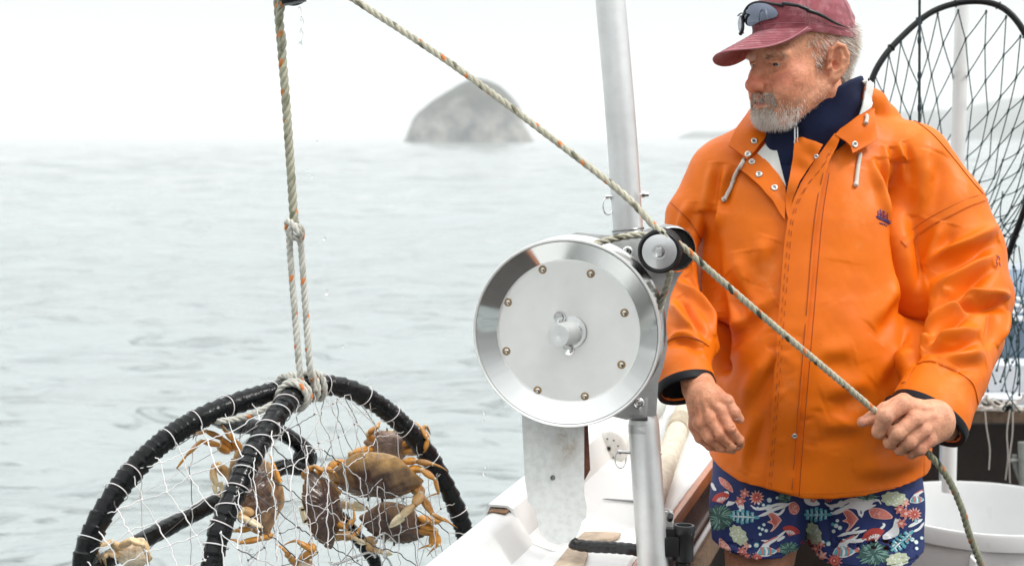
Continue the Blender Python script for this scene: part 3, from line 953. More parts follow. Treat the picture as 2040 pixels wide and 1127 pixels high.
# disc axis: points at the viewer, turned a little to the left and down
dn = nrm(-FW * 0.968 - RT * 0.20 - UP * 0.10)
dc = P(1127, 664, WD)                     # middle of the rim plane
du = nrm(np.cross([0, 0, 1.0], dn)); dw = np.cross(dn, du)
RD = S(190, WD)
mb = MB()
f_r = S(143, WD)
prof = [(0.0, -0.026), (f_r * 0.98, -0.026), (f_r * 1.0, -0.0255), (f_r * 1.03, -0.0235), (RD * 0.90, -0.009), (RD * 0.965, -0.0015), (RD * 0.985, 0.0008), (RD * 0.996, 0.0004), (RD * 1.0, -0.002), (RD * 0.998, -0.0045), (RD * 0.97, -0.006), (RD * 0.86, -0.014), (RD * 0.80, -0.03), (RD * 0.2, -0.034), (0, -0.034)]
mb.lathe(prof, dc, dn, 128)
dish = mb.build('dish', M['dish'], angle=25)
# polished cone ring shown as a separate bright ring
mb = MB()
prof = [(f_r * 1.02, -0.0232), (RD * 0.905, -0.0078), (RD * 0.962, -0.0008)]
mb.lathe(prof, dc + dn * 0.0006, dn, 128)
cone = mb.build('cone', mat('polished_steel', (0.56, 0.57, 0.56), 0.09, 1.0, rvar=0.05), angle=60)
# back flange
mb = MB()
bc = dc - dn * 0.085
prof = [(RD * 0.3, 0.03), (RD * 0.80, 0.03), (RD * 0.86, 0.018), (RD * 0.97, 0.004), (RD * 1.0, 0.002), (RD * 1.003, 0.0), (RD * 1.0, -0.003), (RD * 0.9, -0.004), (0, -0.004)]
mb.lathe(prof, bc, dn, 128)
mb.lathe([(RD * 0.55, -0.03), (RD * 0.55, -0.09)], dc, dn, 64)
bfl = mb.build('back_flange', M['steel'], angle=30)
def on_face(px, py, h=-0.026):
    """point on the dish face plane under a photo position"""
    v = ray(px, py); o_ = dc + dn * h
    t_ = np.dot(o_ - C0, dn) / np.dot(v, dn)
    return C0 + v * t_
riv = []
for (x, y) in [(1081, 537), (1177, 545), (1012, 602), (1244, 623), (1009, 699), (1238, 726), (1071, 777), (1165, 789)]:
    q = MB(); c = on_face(x, y)
    q.lathe([(0.0072, 0.0), (0.0074, 0.0005), (0.0, 0.0007)], c, dn, 20, mi=1)
    q.lathe([(0.0050, 0.0), (0.0048, 0.0018), (0.0038, 0.0033), (0.0020, 0.0043), (0, 0.0045)], c, dn, 20)
    riv.append(q.build('rivet', [M['rivet'] if riv else M.setdefault('rivet', mat('rivet_steel', (0.52, 0.48, 0.41), 0.22, 1.0)), mat('rust_ring', (0.36, 0.24, 0.13), 0.7) if not riv else riv[0].data.materials[1]], angle=60))
hub = []
q = MB(); c = on_face(1137, 662)
tip = P(1110, 669, WD - 0.075)
ha = nrm(P(1110, 669, WD - 0.045) - c)
q.lathe([(S(33, WD), 0.0), (S(32, WD), 0.002), (S(26, WD), 0.003), (S(24, WD), 0.008), (S(23.2, WD), 0.066), (S(22, WD), 0.070), (S(4, WD), 0.0705), (0, 0.069)], c, ha, 40)
hub.append(q.build('hub', M['alu'], angle=30))
def hexbolt(c, ax, r, h, name='hub_bolt', mt=None):
    q = MB()
    q.lathe([(r * 1.35, 0.0), (r * 1.35, 0.002), (r, 0.0022)], c, ax, 24)
    t_, u_, w_ = frames([c, c + ax])
    q.prism([(math.cos(k * 1.0472) * r, math.sin(k * 1.0472) * r) for k in range(6)], c + ax * 0.002, u_[0], w_[0], ax * h, bev=r * 0.12)
    return q.build(name, mt or M['steel'], angle=30)
for (x, y) in [(1115, 632), (1152, 655), (1133, 695)]:
    hub.append(hexbolt(on_face(x, y, -0.025), dn, S(9, WD), 0.007))
# cast frame plate behind the dish
fd = WD + 0.125
fp = [(1060, 540), (1090, 478), (1150, 462), (1215, 468), (1262, 470), (1290, 455), (1325, 446), (1352, 450), (1376, 470), (1382, 497), (1374, 525), (1352, 552), (1336, 590), (1328, 640), (1330, 690), (1322, 730), (1312, 760), (1308, 828), (1248, 836), (1200, 825), (1130, 850), (1060, 800)]
mb = MB()
base = P(1200, 650, fd)
mb.prism([((x - 1200) * fd / FPX, -(y - 650) * fd / FPX) for x, y in fp], base, RT, UP, FW * 0.02, bev=0.0035)
frm = mb.build('frame_plate', M['cast'], angle=30)
# bright rear guard ring round the pulley
pc = P(1340, 497, fd - 0.004)
mb = MB()
mb.lathe([(S(43, fd), -0.012), (S(46, fd), -0.006), (S(46.5, fd), 0.010), (S(43, fd), 0.016), (S(40, fd), 0.010), (S(38, fd), -0.005)], pc, -FW, 64)
mb.lathe([(S(39, fd), 0.004), (S(20, fd), 0.0045), (0, 0.0045)], pc, -FW, 48, mi=1)
grd = mb.build('guard_ring', [M['steel'], M['rubber']], angle=40)
# pulley wheel with black tyre
wc = P(1314, 501, WD - 0.03)
pa = nrm(-FW * 0.97 - RT * 0.16 - UP * 0.10)
mb = MB()
mb.lathe([(S(34, WD), 0.004), (S(39, WD), 0.006), (S(42.5, WD), 0.003), (S(43.5, WD), -0.004), (S(42.5, WD), -0.012), (S(36, WD), -0.016), (S(25, WD), -0.02), (S(25, WD), -0.05), (S(38, WD), -0.058), (S(42, WD), -0.064), (S(42, WD), -0.074), (S(36, WD), -0.08)], wc, pa, 64)
tyre = mb.build('tyre', M['rubber'], angle=50)
mb = MB()
mb.lathe([(S(34.3, WD), 0.0), (S(34, WD), 0.0056), (S(33, WD), 0.0062), (0, 0.0064)], wc, pa, 64)
face = mb.build('pulley_face', mat('pulley_alu', (0.62, 0.63, 0.63), 0.36, 0.7, noise=(60, 0.05)), angle=40)
pb = hexbolt(wc + pa * 0.0062, pa, S(11, WD), 0.009, 'pulley_bolt')
fb = []
for (x, y) in [(1250, 501), (1273, 802)]:
    c = P(x, y, fd - 0.002)
    q = MB()
    q.lathe([(S(10.5, fd), 0), (S(10.5, fd), 0.002), (S(8.5, fd), 0.003), (S(8, fd), 0.008), (S(6.5, fd), 0.0105), (S(3.6, fd), 0.011), (S(3.4, fd), 0.006), (0, 0.006)], c, -FW, 28)
    fb.append(q.build('frame_bolt', M['steel'], angle=35))
put(haul, dish, cone, bfl, frm, grd, tyre, face, pb, *riv, *hub, *fb)

# ---- white stained board hanging under the dish
bd = 2.60
out = [(1036, 760), (1165, 760), (1164, 860), (1164, 985), (1169, 1010), (1168, 1030), (1158, 1040), (1156, 1052), (1148, 1068), (1132, 1080), (1112, 1084), (1092, 1078), (1078, 1064), (1070, 1040), (1066, 1012), (1052, 1000), (1045, 950)]
mb = MB()
base = P(1100, 900, bd)
mb.prism([((x - 1100) * bd / FPX, -(y - 900) * bd / FPX) for x, y in out], base, RT, UP, FW * 0.012, bev=0.002)
bmat = bpy.data.materials.new('stained_board'); bmat.use_nodes = True
nt = bmat.node_tree; bb = nt.nodes['Principled BSDF']; bb.inputs['Roughness'].default_value = 0.55
tc = nt.nodes.new('ShaderNodeTexCoord'); n1 = nt.nodes.new('ShaderNodeTexNoise'); n1.inputs['Scale'].default_value = 90; n1.inputs['Detail'].default_value = 7
cr = nt.nodes.new('ShaderNodeValToRGB')
cr.color_ramp.elements[0].position = 0.3; cr.color_ramp.elements[0].color = (0.60, 0.61, 0.59, 1)
cr.color_ramp.elements[1].position = 0.6; cr.color_ramp.elements[1].color = (0.70, 0.72, 0.71, 1)
n2 = nt.nodes.new('ShaderNodeTexNoise'); n2.inputs['Scale'].default_value = 42; n2.inputs['Detail'].default_value = 6; n2.inputs['Roughness'].default_value = 0.7
vm = nt.nodes.new('ShaderNodeVectorMath'); vm.operation = 'DISTANCE'
st_c = P(1128, 878, bd) - base
vs_ = nt.nodes.new('ShaderNodeMapping'); vs_.inputs['Scale'].default_value = (1.0, 0.0, 0.42)
vm.inputs[1].default_value = (st_c[0], 0, st_c[2] * 0.42)
mr = nt.nodes.new('ShaderNodeMapRange'); mr.inputs['From Min'].default_value = 0.03; mr.inputs['From Max'].default_value = 0.0
ma = nt.nodes.new('ShaderNodeMath'); ma.operation = 'MULTIPLY'
m2 = nt.nodes.new('ShaderNodeMapRange'); m2.inputs['From Min'].default_value = 0.40; m2.inputs['From Max'].default_value = 0.68
mx = nt.nodes.new('ShaderNodeMix'); mx.data_type = 'RGBA'; mx.inputs['B'].default_value = (0.26, 0.15, 0.055, 1)
l = nt.links.new
l(tc.outputs['Object'], n1.inputs['Vector']); l(n1.outputs['Fac'], cr.inputs[0]); l(tc.outputs['Object'], n2.inputs['Vector'])
l(tc.outputs['Object'], vs_.inputs[0]); l(vs_.outputs[0], vm.inputs[0]); l(vm.outputs['Value'], mr.inputs['Value'])
l(n2.outputs['Fac'], m2.inputs['Value']); l(m2.outputs[0], ma.inputs[0]); l(mr.outputs[0], ma.inputs[1]); l(ma.outputs[0], mx.inputs['Factor'])
l(cr.outputs[0], mx.inputs['A']); l(mx.outputs['Result'], bb.inputs['Base Color'])
board = mb.build('hanging_board', bmat, angle=30); centre(board, base)
tag(board, 'white painted board with round bottom and rust stain under the dish', 'board')
mb = MB(); c = P(1101, 951, bd)
mb.lathe([(S(5, bd), 0), (S(5, bd), 0.001), (S(3, bd), 0.0035), (0, 0.003)], c, -FW, 16)
sc_ = mb.build('screw', M['dark_steel']); put(board, sc_)
mb = MB()
bp_ = [(1150, 840), (1172, 838), (1177, 938), (1166, 958), (1150, 960)]
mb.prism([((x - 1100) * bd / FPX, -(y - 900) * bd / FPX) for x, y in bp_], base + FW * 0.016, RT, UP, FW * 0.02, bev=0.002)
wb_ = mb.build('wooden_block', mat('red_wood', (0.16, 0.055, 0.035), 0.6, noise=(70, 0.5))); put(board, wb_)

# ---- ribbed black hose running to the post
mb = MB()
hpth = smooth_path([P(1136, 1078, 2.66), P(1150, 1084, 2.66), P(1180, 1088, 2.655), P(1225, 1090, 2.65), P(1275, 1096, 2.64), P(1330, 1112, 2.70)], 90)
rr_ = 0.0105 + 0.0012 * np.abs(np.sin(np.arange(90) * math.pi / 6.0))
rr_[:1] *= 0.8
mb.tube(hpth, rr_, 16)
hs_ = mb.build('ribbed_hose', mat('hose_rubber', (0.022, 0.022, 0.023), 0.35, dirt=((0.25, 0.14, 0.07), 30, 0.66, 0.1), bump=(60, 0.3, 0.002))); centre(hs_)
tag(hs_, 'black ribbed hose running across the side deck to the post', 'hose')

# ---- hauling rope: from the overhead block round the hauler to the hand
RW = S(7.0, 2.5)
pale = (0.47, 0.445, 0.35); fleck = (0.58, 0.20, 0.06); dark = (0.17, 0.16, 0.11)
mb = MB()
f1 = rope_col(pale, fleck, dark, 2)
run1 = smooth_path(PP([(606, -66, 2.615), (640, -45, 2.62), (706, 0, 2.61), (900, 128, 2.56), (1100, 276, 2.49), (1240, 385, 2.445), (1300, 447, 2.43), (1330, 470, 2.425), (1352, 487, 2.43)]), 300)
strand_rope(mb, run1, RW, 0.046, f1)
olive = (0.24, 0.245, 0.17)
f2 = rope_col(olive, (0.42, 0.16, 0.05), (0.035, 0.045, 0.03), 5, every=0.05)
mid = (0.42, 0.40, 0.30)
f3 = rope_col(mid, fleck, (0.06, 0.07, 0.05), 6)
run2 = smooth_path(PP([(1348, 484, 2.435), (1368, 498, 2.44), (1430, 553, 2.455), (1560, 664, 2.49), (1680, 764, 2.525), (1752, 826, 2.545)]), 200)
strand_rope(mb, run2, RW * 0.98, 0.034, f3)
rope_top = P(1752, 826, 2.545)
run3 = smooth_path([P(1752, 826, 2.545), P(1782, 850, 2.56), P(1812, 874, 2.572), P(1846, 900, 2.58), P(1886, 948, 2.58), P(1915, 1010, 2.59), P(1930, 1060, 2.60), P(1955, 1127, 2.62), P(1975, 1200, 2.66), P(1970, 1400, 2.72), P(1900, 1640, 2.75)], 260)
strand_rope(mb, run3, RW * 1.02, 0.034, f2)
# the turn on the hauler
run4 = smooth_path(PP([(1296, 470, 2.52), (1275, 468, 2.52), (1240, 472, 2.52), (1205, 480, 2.515), (1185, 486, 2.51), (1160, 498, 2.51)]), 60)
strand_rope(mb, run4, RW, 0.046, f1)
run5 = smooth_path(PP([(1336, 540, 2.46), (1331, 560, 2.475), (1322, 590, 2.495), (1312, 625, 2.51), (1303, 660, 2.52)]), 60)
strand_rope(mb, run5, RW * 0.95, 0.046, f1)
hr = mb.build('hauling_rope', M['rope'], angle=0); centre(hr, P(1340, 480, 2.44))
tag(hr, 'weathered grey rope with orange flecks slanting from hauler to his hand', 'rope')

# ---- block at the boom end
mb = MB()
blc = P(583, -28, 2.6)
mb.ball(blc, (S(38, 2.6), S(26, 2.6), S(40, 2.6)), 12)
mb.tube([blc, P(590, -118, 2.62)], 0.012, 12)
mb.box(blc + UP * 0.03, np.stack([RT, FW, UP]), (S(20, 2.6), S(30, 2.6), S(44, 2.6)), bev=0.008)
mb.box(P(585, -2, 2.585), np.stack([nrm(RT + UP * 0.2), FW, nrm(UP - RT * 0.2)]), (S(24, 2.6), 0.012, S(9, 2.6)), bev=0.005)
blk = mb.build('boom_block', M['wet_rubber']); centre(blk)
tag(blk, 'wet black pulley block cut off by the top edge', 'pulley block')
mb = MB()
r_ = np.random.default_rng(2)
mb.tube(smooth_path(PP([(596, 14, 2.585), (599, 30, 2.585), (602, 45, 2.585), (600, 60, 2.585), (602, 75, 2.585), (599, 86, 2.585)]), 40), np.abs(S(3.0, 2.6) * (0.55 + 0.45 * np.sin(np.arange(40) * 0.5))) + 0.0004, 10)
mb.ball(P(598.5, 89, 2.585), S(4, 2.6), 8)
dr = mb.build('water_dribble', M['drop']); centre(dr)
tag(dr, 'clear dribble of water dripping from the black pulley block', 'water')
# ------------------------------------------------------------------ distance-field modelling (for the body and the soft clothes)
class Field:
    def __init__(s, lo, hi, h):
        s.lo = np.asarray(lo, float); s.h = h
        s.n = np.ceil((np.asarray(hi) - s.lo) / h).astype(int) + 1
        s.F = np.full(tuple(s.n), 1.0, np.float32)
        s.ax = [(s.lo[k] + np.arange(s.n[k]) * h).astype(np.float32) for k in range(3)]
    def region(s, lo, hi):
        a = np.clip(np.floor((np.asarray(lo) - s.lo) / s.h).astype(int), 0, s.n)
        b_ = np.clip(np.ceil((np.asarray(hi) - s.lo) / s.h).astype(int) + 1, 0, s.n)
        sl = tuple(slice(a[k], b_[k]) for k in range(3))
        if any(b_[k] <= a[k] for k in range(3)):
            return None, None
        g = np.meshgrid(s.ax[0][sl[0]], s.ax[1][sl[1]], s.ax[2][sl[2]], indexing='ij', sparse=True)
        return sl, g
    def comb(s, sl, d, k, op):
        f = s.F[sl]
        if op == 'add':
            if k > 0:
                h_ = np.clip(0.5 + 0.5 * (f - d) / k, 0, 1)
                s.F[sl] = f + (d - f) * h_ - k * h_ * (1 - h_)
            else:
                s.F[sl] = np.minimum(f, d)
        elif op == 'sub':
            if k > 0:
                h_ = np.clip(0.5 - 0.5 * (f + d) / k, 0, 1)
                s.F[sl] = f + (-d - f) * h_ + k * h_ * (1 - h_)
            else:
                s.F[sl] = np.maximum(f, -d)
    def cap(s, a, b_, ra, rb=None, k=0.0, op='add', sq=None):
        """tapered capsule; sq = (axis, factor): flattened along an axis"""
        a = np.asarray(a, float); b_ = np.asarray(b_, float); rb = ra if rb is None else rb
        m_ = max(ra, rb) * 1.3 + k + 4 * s.h
        sl, g = s.region(np.minimum(a, b_) - m_, np.maximum(a, b_) + m_)
        if sl is None: return
        ba = b_ - a; L2 = max(1e-12, ba @ ba)
        px, py, pz = g[0] - a[0], g[1] - a[1], g[2] - a[2]
        t = np.clip((px * ba[0] + py * ba[1] + pz * ba[2]) / L2, 0, 1)
        qx, qy, qz = px - t * ba[0], py - t * ba[1], pz - t * ba[2]
        if sq is not None:
            n_, fa = sq
            dd = qx * n_[0] + qy * n_[1] + qz * n_[2]
            e = dd * (1 / fa - 1)
            qx, qy, qz = qx + n_[0] * e, qy + n_[1] * e, qz + n_[2] * e
        d = np.sqrt(qx * qx + qy * qy + qz * qz) - (ra + (rb - ra) * t)
        s.comb(sl, d.astype(np.float32), k, op)
    def ell(s, c, r, A=None, k=0.0, op='add'):
        """ellipsoid, A rows = axes"""
        c = np.asarray(c, float); r = np.asarray(r, float)
        m_ = r.max() * 1.25 + k + 4 * s.h
        sl, g = s.region(c - m_, c + m_)
        if sl is None: return
        p = [g[0] - c[0], g[1] - c[1], g[2] - c[2]]
        if A is None:
            A = np.eye(3)
        l1 = 0; l2 = 0
        for i in range(3):
            q = p[0] * A[i][0] + p[1] * A[i][1] + p[2] * A[i][2]
            l1 = l1 + (q / r[i]) ** 2; l2 = l2 + (q / r[i] ** 2) ** 2
        k0 = np.sqrt(l1); k1 = np.sqrt(l2)
        d = k0 * (k0 - 1) / np.maximum(k1, 1e-6)
        s.comb(sl, d.astype(np.float32), k, op)
    def chain(s, pts, rad, k=0.0, op='add', sq=None):
        for i in range(len(pts) - 1):
            s.cap(pts[i], pts[i + 1], rad[i], rad[i + 1], k if i == 0 else min(k, 0.01) if op == 'add' else k, op, sq)
    def custom(s, lo, hi, fn, k=0.0, op='add'):
        sl, g = s.region(lo, hi)
        if sl is None: return
        d = fn(g[0], g[1], g[2])
        d = np.broadcast_to(d, s.F[sl].shape)
        s.comb(sl, d.astype(np.float32), k, op)
    def sample(s, p):
        q = (np.asarray(p) - s.lo) / s.h
        i = np.clip(np.floor(q).astype(int), 0, s.n - 2); f = q - i
        v = 0
        for dx in (0, 1):
            for dy in (0, 1):
                for dz in (0, 1):
                    w_ = (f[:, 0] if dx else 1 - f[:, 0]) * (f[:, 1] if dy else 1 - f[:, 1]) * (f[:, 2] if dz else 1 - f[:, 2])
                    v = v + w_ * s.F[i[:, 0] + dx, i[:, 1] + dy, i[:, 2] + dz]
        return v
    def mesh(s, smooth=1):
        """naive surface nets -> verts, quads"""
        F = s.F; n = np.array(F.shape)
        sg = (F < 0)
        c = np.zeros(tuple(n - 1), np.int8)
        for dx in (0, 1):
            for dy in (0, 1):
                for dz in (0, 1):
                    c += sg[dx:n[0] - 1 + dx, dy:n[1] - 1 + dy, dz:n[2] - 1 + dz]
        act = (c > 0) & (c < 8)
        idx = np.full(act.shape, -1, np.int64)
        I = np.argwhere(act)
        idx[act] = np.arange(len(I))
        acc = np.zeros((len(I), 3)); cnt = np.zeros(len(I))
        cor = [(0, 0, 0), (1, 0, 0), (0, 1, 0), (1, 1, 0), (0, 0, 1), (1, 0, 1), (0, 1, 1), (1, 1, 1)]
        val = [F[I[:, 0] + a, I[:, 1] + b_, I[:, 2] + d] for a, b_, d in cor]
        for i in range(8):
            for j in range(i + 1, 8):
                df = [cor[j][k] - cor[i][k] for k in range(3)]
                if sum(abs(x) for x in df) != 1: continue
                m_ = (val[i] < 0) != (val[j] < 0)
                t = np.where(m_, val[i] / np.where(m_, val[i] - val[j], 1), 0)
                for k in range(3):
                    acc[:, k] += np.where(m_, cor[i][k] + t * df[k], 0)
                cnt += m_
        V = s.lo + (I + acc / cnt[:, None]) * s.h
        Q = []
        for ax in range(3):
            a1, a2 = (ax + 1) % 3, (ax + 2) % 3
            lo_ = [slice(None)] * 3; hi_ = [slice(None)] * 3
            lo_[ax] = slice(0, n[ax] - 1); hi_[ax] = slice(1, n[ax])
            A_ = sg[tuple(lo_)]; B_ = sg[tuple(hi_)]
            E = np.argwhere(A_ != B_)
            E = E[(E[:, a1] > 0) & (E[:, a2] > 0) & (E[:, a1] < n[a1] - 1) & (E[:, a2] < n[a2] - 1)]
            st = A_[E[:, 0], E[:, 1], E[:, 2]]
            def cell(d1, d2):
                q = E.copy(); q[:, a1] += d1; q[:, a2] += d2
                return idx[q[:, 0], q[:, 1], q[:, 2]]
            q = np.stack([cell(-1, -1), cell(0, -1), cell(0, 0), cell(-1, 0)], 1)
            q[~st] = q[~st][:, ::-1]
            Q.append(q)
        Q = np.vstack(Q)
        Q = Q[(Q >= 0).all(1)]
        for _ in range(smooth):
            V = lap(V, Q, 0.5)
        return V, Q

def lap(V, Q, w):
    s_ = np.zeros_like(V); c_ = np.zeros(len(V))
    for a, b_ in ((0, 1), (1, 2), (2, 3), (3, 0)):
        for i, j in ((a, b_), (b_, a)):
            for k in range(3):
                s_[:, k] += np.bincount(Q[:, i], V[Q[:, j], k], len(V))
            c_ += np.bincount(Q[:, i], minlength=len(V))
    return V * (1 - w) + w * s_ / np.maximum(c_, 1)[:, None]

def vnormals(V, Q):
    n_ = np.cross(V[Q[:, 2]] - V[Q[:, 0]], V[Q[:, 3]] - V[Q[:, 1]])
    N = np.zeros_like(V)
    for i in range(4):
        for k in range(3):
            N[:, k] += np.bincount(Q[:, i], n_[:, k], len(V))
    return N / np.maximum(1e-12, np.linalg.norm(N, axis=1))[:, None]

def np_mesh(name, V, Q, mats, col=None, mi=None, angle=0, parent=None):
    me = bpy.data.meshes.new(name)
    Q = np.asarray(Q)
    me.vertices.add(len(V)); me.vertices.foreach_set('co', np.asarray(V, np.float32).ravel())
    me.loops.add(Q.size); me.loops.foreach_set('vertex_index', Q.ravel().astype(np.int32))
    me.polygons.add(len(Q)); me.polygons.foreach_set('loop_start', np.arange(0, Q.size, Q.shape[1], dtype=np.int32))
    me.polygons.foreach_set('loop_total', np.full(len(Q), Q.shape[1], np.int32)) if False else None
    me.update(calc_edges=True)
    if col is not None:
        ca = me.color_attributes.new('Col', 'FLOAT_COLOR', 'POINT')
        cc = np.ones((len(V), 4), np.float32); cc[:, :3] = col
        ca.data.foreach_set('color', cc.ravel())
    for m_ in (mats if isinstance(mats, (list, tuple)) else [mats]):
        me.materials.append(m_)
    if mi is not None:
        me.polygons.foreach_set('material_index', np.asarray(mi, np.int32))
    me.shade_smooth()
    if angle: me.set_sharp_from_angle(angle=R(angle))
    me.validate()
    o = bpy.data.objects.new(name, me); COL.objects.link(o)
    if parent is not None: o.parent = parent
    return o

def seg_dist(V, pts):
    """distance of each vertex to a polyline and the position along it (0..1)"""
    pts = np.asarray(pts, float)
    L_ = np.concatenate([[0], np.cumsum(np.linalg.norm(np.diff(pts, axis=0), axis=1))])
    best = np.full(len(V), 1e9); pos = np.zeros(len(V))
    for i in range(len(pts) - 1):
        a, ba = pts[i], pts[i + 1] - pts[i]
        t = np.clip((V - a) @ ba / max(1e-12, ba @ ba), 0, 1)
        d = np.linalg.norm(V - a - t[:, None] * ba, axis=1)
        m_ = d < best
        best[m_] = d[m_]; pos[m_] = (L_[i] + t[m_] * np.linalg.norm(ba)) / L_[-1]
    return best, pos

class Surf:
    """a mesh one can draw on from photo positions: rays from the camera station find real surface points"""
    def __init__(s, V, Q):
        s.V = V; s.Q = Q; s.N = vnormals(V, Q)
        s.bvh = BVHTree.FromPolygons([tuple(v) for v in V.tolist()], Q.tolist())
    def hit(s, px, py, off=0.0):
        d = ray(px, py)
        loc, nor, i, dist = s.bvh.ray_cast(Vector(C0), Vector(d))
        if loc is None:
            # graze: nearest surface point to the ray
            best = None
            for q in np.linspace(2.3, 3.3, 11):
                l, n, i, ds = s.bvh.find_nearest(Vector(C0 + d * q))
                if l is not None and (best is None or ds < best[0]): best = (ds, l, n)
            loc, nor = best[1], best[2]
        n = np.array(nor)
        if n @ d > 0: n = -n
        return np.array(loc) + n * off, n
    def line(s, pts, off=0.0, n=40):
        p = smooth_path([(x, y, 0) for x, y in pts], n)
        return np.array([s.hit(x, y, off)[0] for x, y, _ in p])
def fold(V, N, surf, pts, amp, w, prof='ridge', taper=0.35, n=16):
    """push a soft ridge (amp>0) or crease (amp<0) along a line drawn on the surface"""
    L_ = surf.line(pts, 0.0, n)
    lo = L_.min(0) - 4 * w; hi = L_.max(0) + 4 * w
    m_ = ((V > lo) & (V < hi)).all(1)
    if not m_.any(): return
    d, t = seg_dist(V[m_], L_)
    e = np.clip(np.minimum(t, 1 - t) / taper, 0, 1); e = e * e * (3 - 2 * e)
    if prof == 'ridge':
        g = np.exp(-(d / w) ** 2)
    else:
        g = np.exp(-np.abs(d / w) ** 1.2)
    V[m_] += N[m_] * (amp * g * (0.25 + 0.75 * e) * (e > 0.0))[:, None]

def frag(surf, poly, off=0.003, thick=0.0025, step=5.0, ctrl=None, mi=0, bow=0.0):
    """a cloth piece cut to a photo outline and laid on a surface (off m above it, thick m thick); ctrl = [(px,py,extra)]"""
    from mathutils.geometry import intersect_point_tri_2d
    poly = [tuple(p[:2]) for p in poly]
    # resample the outline
    pl = []
    for i in range(len(poly)):
        a, b_ = np.array(poly[i], float), np.array(poly[(i + 1) % len(poly)], float)
        k = max(1, int(np.linalg.norm(b_ - a) / step))
        for j in range(k):
            pl.append(a + (b_ - a) * j / k)
    pl = np.array(pl)
    bm = bmesh.new()
    vs = [bm.verts.new((p[0], p[1], 0)) for p in pl]
    f = bm.faces.new(vs)
    # cut into a grid so that it can follow the surface
    x0, x1, y0, y1 = pl[:, 0].min(), pl[:, 0].max(), pl[:, 1].min(), pl[:, 1].max()
    for x in np.arange(x0 + step * 0.53, x1, step):
        bmesh.ops.bisect_plane(bm, geom=list(bm.verts) + list(bm.edges) + list(bm.faces), plane_co=(x, 0, 0), plane_no=(1, 0, 0))
    for y in np.arange(y0 + step * 0.53, y1, step):
        bmesh.ops.bisect_plane(bm, geom=list(bm.verts) + list(bm.edges) + list(bm.faces), plane_co=(0, y, 0), plane_no=(0, 1, 0))
    bmesh.ops.remove_doubles(bm, verts=list(bm.verts), dist=0.02)
    bm.verts.index_update()
    q = np.array([(v.co.x, v.co.y) for v in bm.verts])
    faces = [tuple(v.index for v in f.verts) for f in bm.faces]
    edge = [(e.verts[0].index, e.verts[1].index) for e in bm.edges if len(e.link_faces) == 1]
    bm.free()
    pos = np.zeros((len(q), 3)); nor = np.zeros((len(q), 3))
    for i, (x, y) in enumerate(q):
        pos[i], nor[i] = surf.hit(x, y)
    extra = np.full(len(q), off)
    if ctrl:
        c_ = np.array(ctrl, float)
        d2 = ((q[:, None, :] - c_[None, :, :2]) ** 2).sum(2) + 4.0
        w_ = 1 / d2 ** 1.2
        extra = extra + (w_ * c_[None, :, 2]).sum(1) / w_.sum(1)
    # move along the viewing direction-independent surface normal, smoothed
    for _ in range(6):
        s_ = nor.copy()
        for a, b_ in edge: pass
        nor = s_
    top = pos + nor * extra[:, None]
    bot = pos + nor * (extra - thick)[:, None]
    n = len(q)
    F = [tuple(f) for f in faces] + [tuple(i + n for i in reversed(f)) for f in faces]
    F += [(a, b_, b_ + n, a + n) for a, b_ in edge]
    return np.vstack([top, bot]), F
# ------------------------------------------------------------------ the man: head
HS = 1.03
YAW, PIT = R(62), R(5)
hf = np.array([-math.sin(YAW) * math.cos(PIT), -math.cos(YAW) * math.cos(PIT), -math.sin(PIT)])
hl_ = np.array([math.cos(YAW), -math.sin(YAW), 0.0])
hu = np.cross(hf, hl_)
HA = np.stack([hl_, -hf, hu])             # rows: his left, back, up
EAR = P(1650, 131, 2.80)
HO = EAR - hl_ * 0.078 * HS
def H(x, y, z):
    return HO + (hl_ * x - hf * y + hu * z) * HS
def Hl(p):
    return (np.asarray(p) - HO) @ HA.T / HS
fh = Field(HO - np.array([0.17, 0.17, 0.21]), HO + np.array([0.16, 0.17, 0.17]), 0.0017)
def E_(x, y, z, rx, ry, rz, k=0.01, op='add', rot=None):
    A = HA
    if rot is not None:
        A = np.array(rot.to_matrix()).T @ HA if hasattr(rot, 'to_matrix') else rot
    fh.ell(H(x, y, z), np.array([rx, ry, rz]) * HS, A, k * HS, op)
def C_(a, b_, ra, rb, k=0.01, op='add', sq=None):
    fh.cap(H(*a), H(*b_), ra * HS, rb * HS, k * HS, op, sq)
def rotm(ax, deg):
    """rotate the head axes about a head axis"""
    m_ = np.array(Matrix.Rotation(R(deg), 3, Vector(HA[ax])))
    return HA @ m_.T
E_(0, 0.018, 0.052, 0.079, 0.100, 0.088, 0)
E_(0, -0.035, 0.030, 0.066, 0.062, 0.062, 0.03)
E_(0, -0.040, -0.030, 0.058, 0.058, 0.075, 0.03)
for s_ in (1, -1):
    C_((0.060 * s_, 0.002, -0.042), (0.030 * s_, -0.072, -0.084), 0.020, 0.020, 0.03)      # jaw
    E_(0.047 * s_, -0.060, -0.018, 0.026, 0.030, 0.026, 0.022)                            # cheek bone
    E_(0.040 * s_, -0.066, -0.045, 0.024, 0.028, 0.030, 0.02)                             # cheek
    E_(0.033 * s_, -0.083, 0.029, 0.026, 0.013, 0.010, 0.018)                             # brow
E_(0, -0.081, -0.080, 0.026, 0.022, 0.021, 0.03)                                          # chin
E_(0, -0.088, 0.034, 0.020, 0.012, 0.016, 0.015)                                          # glabella
C_((0, -0.076, -0.050), (0, -0.080, -0.066), 0.030, 0.028, 0.02)                          # muzzle
for s_ in (1, -1):                                                                        # eye sockets
    E_(0.033 * s_, -0.104, 0.011, 0.022, 0.020, 0.014, 0.014, 'sub')
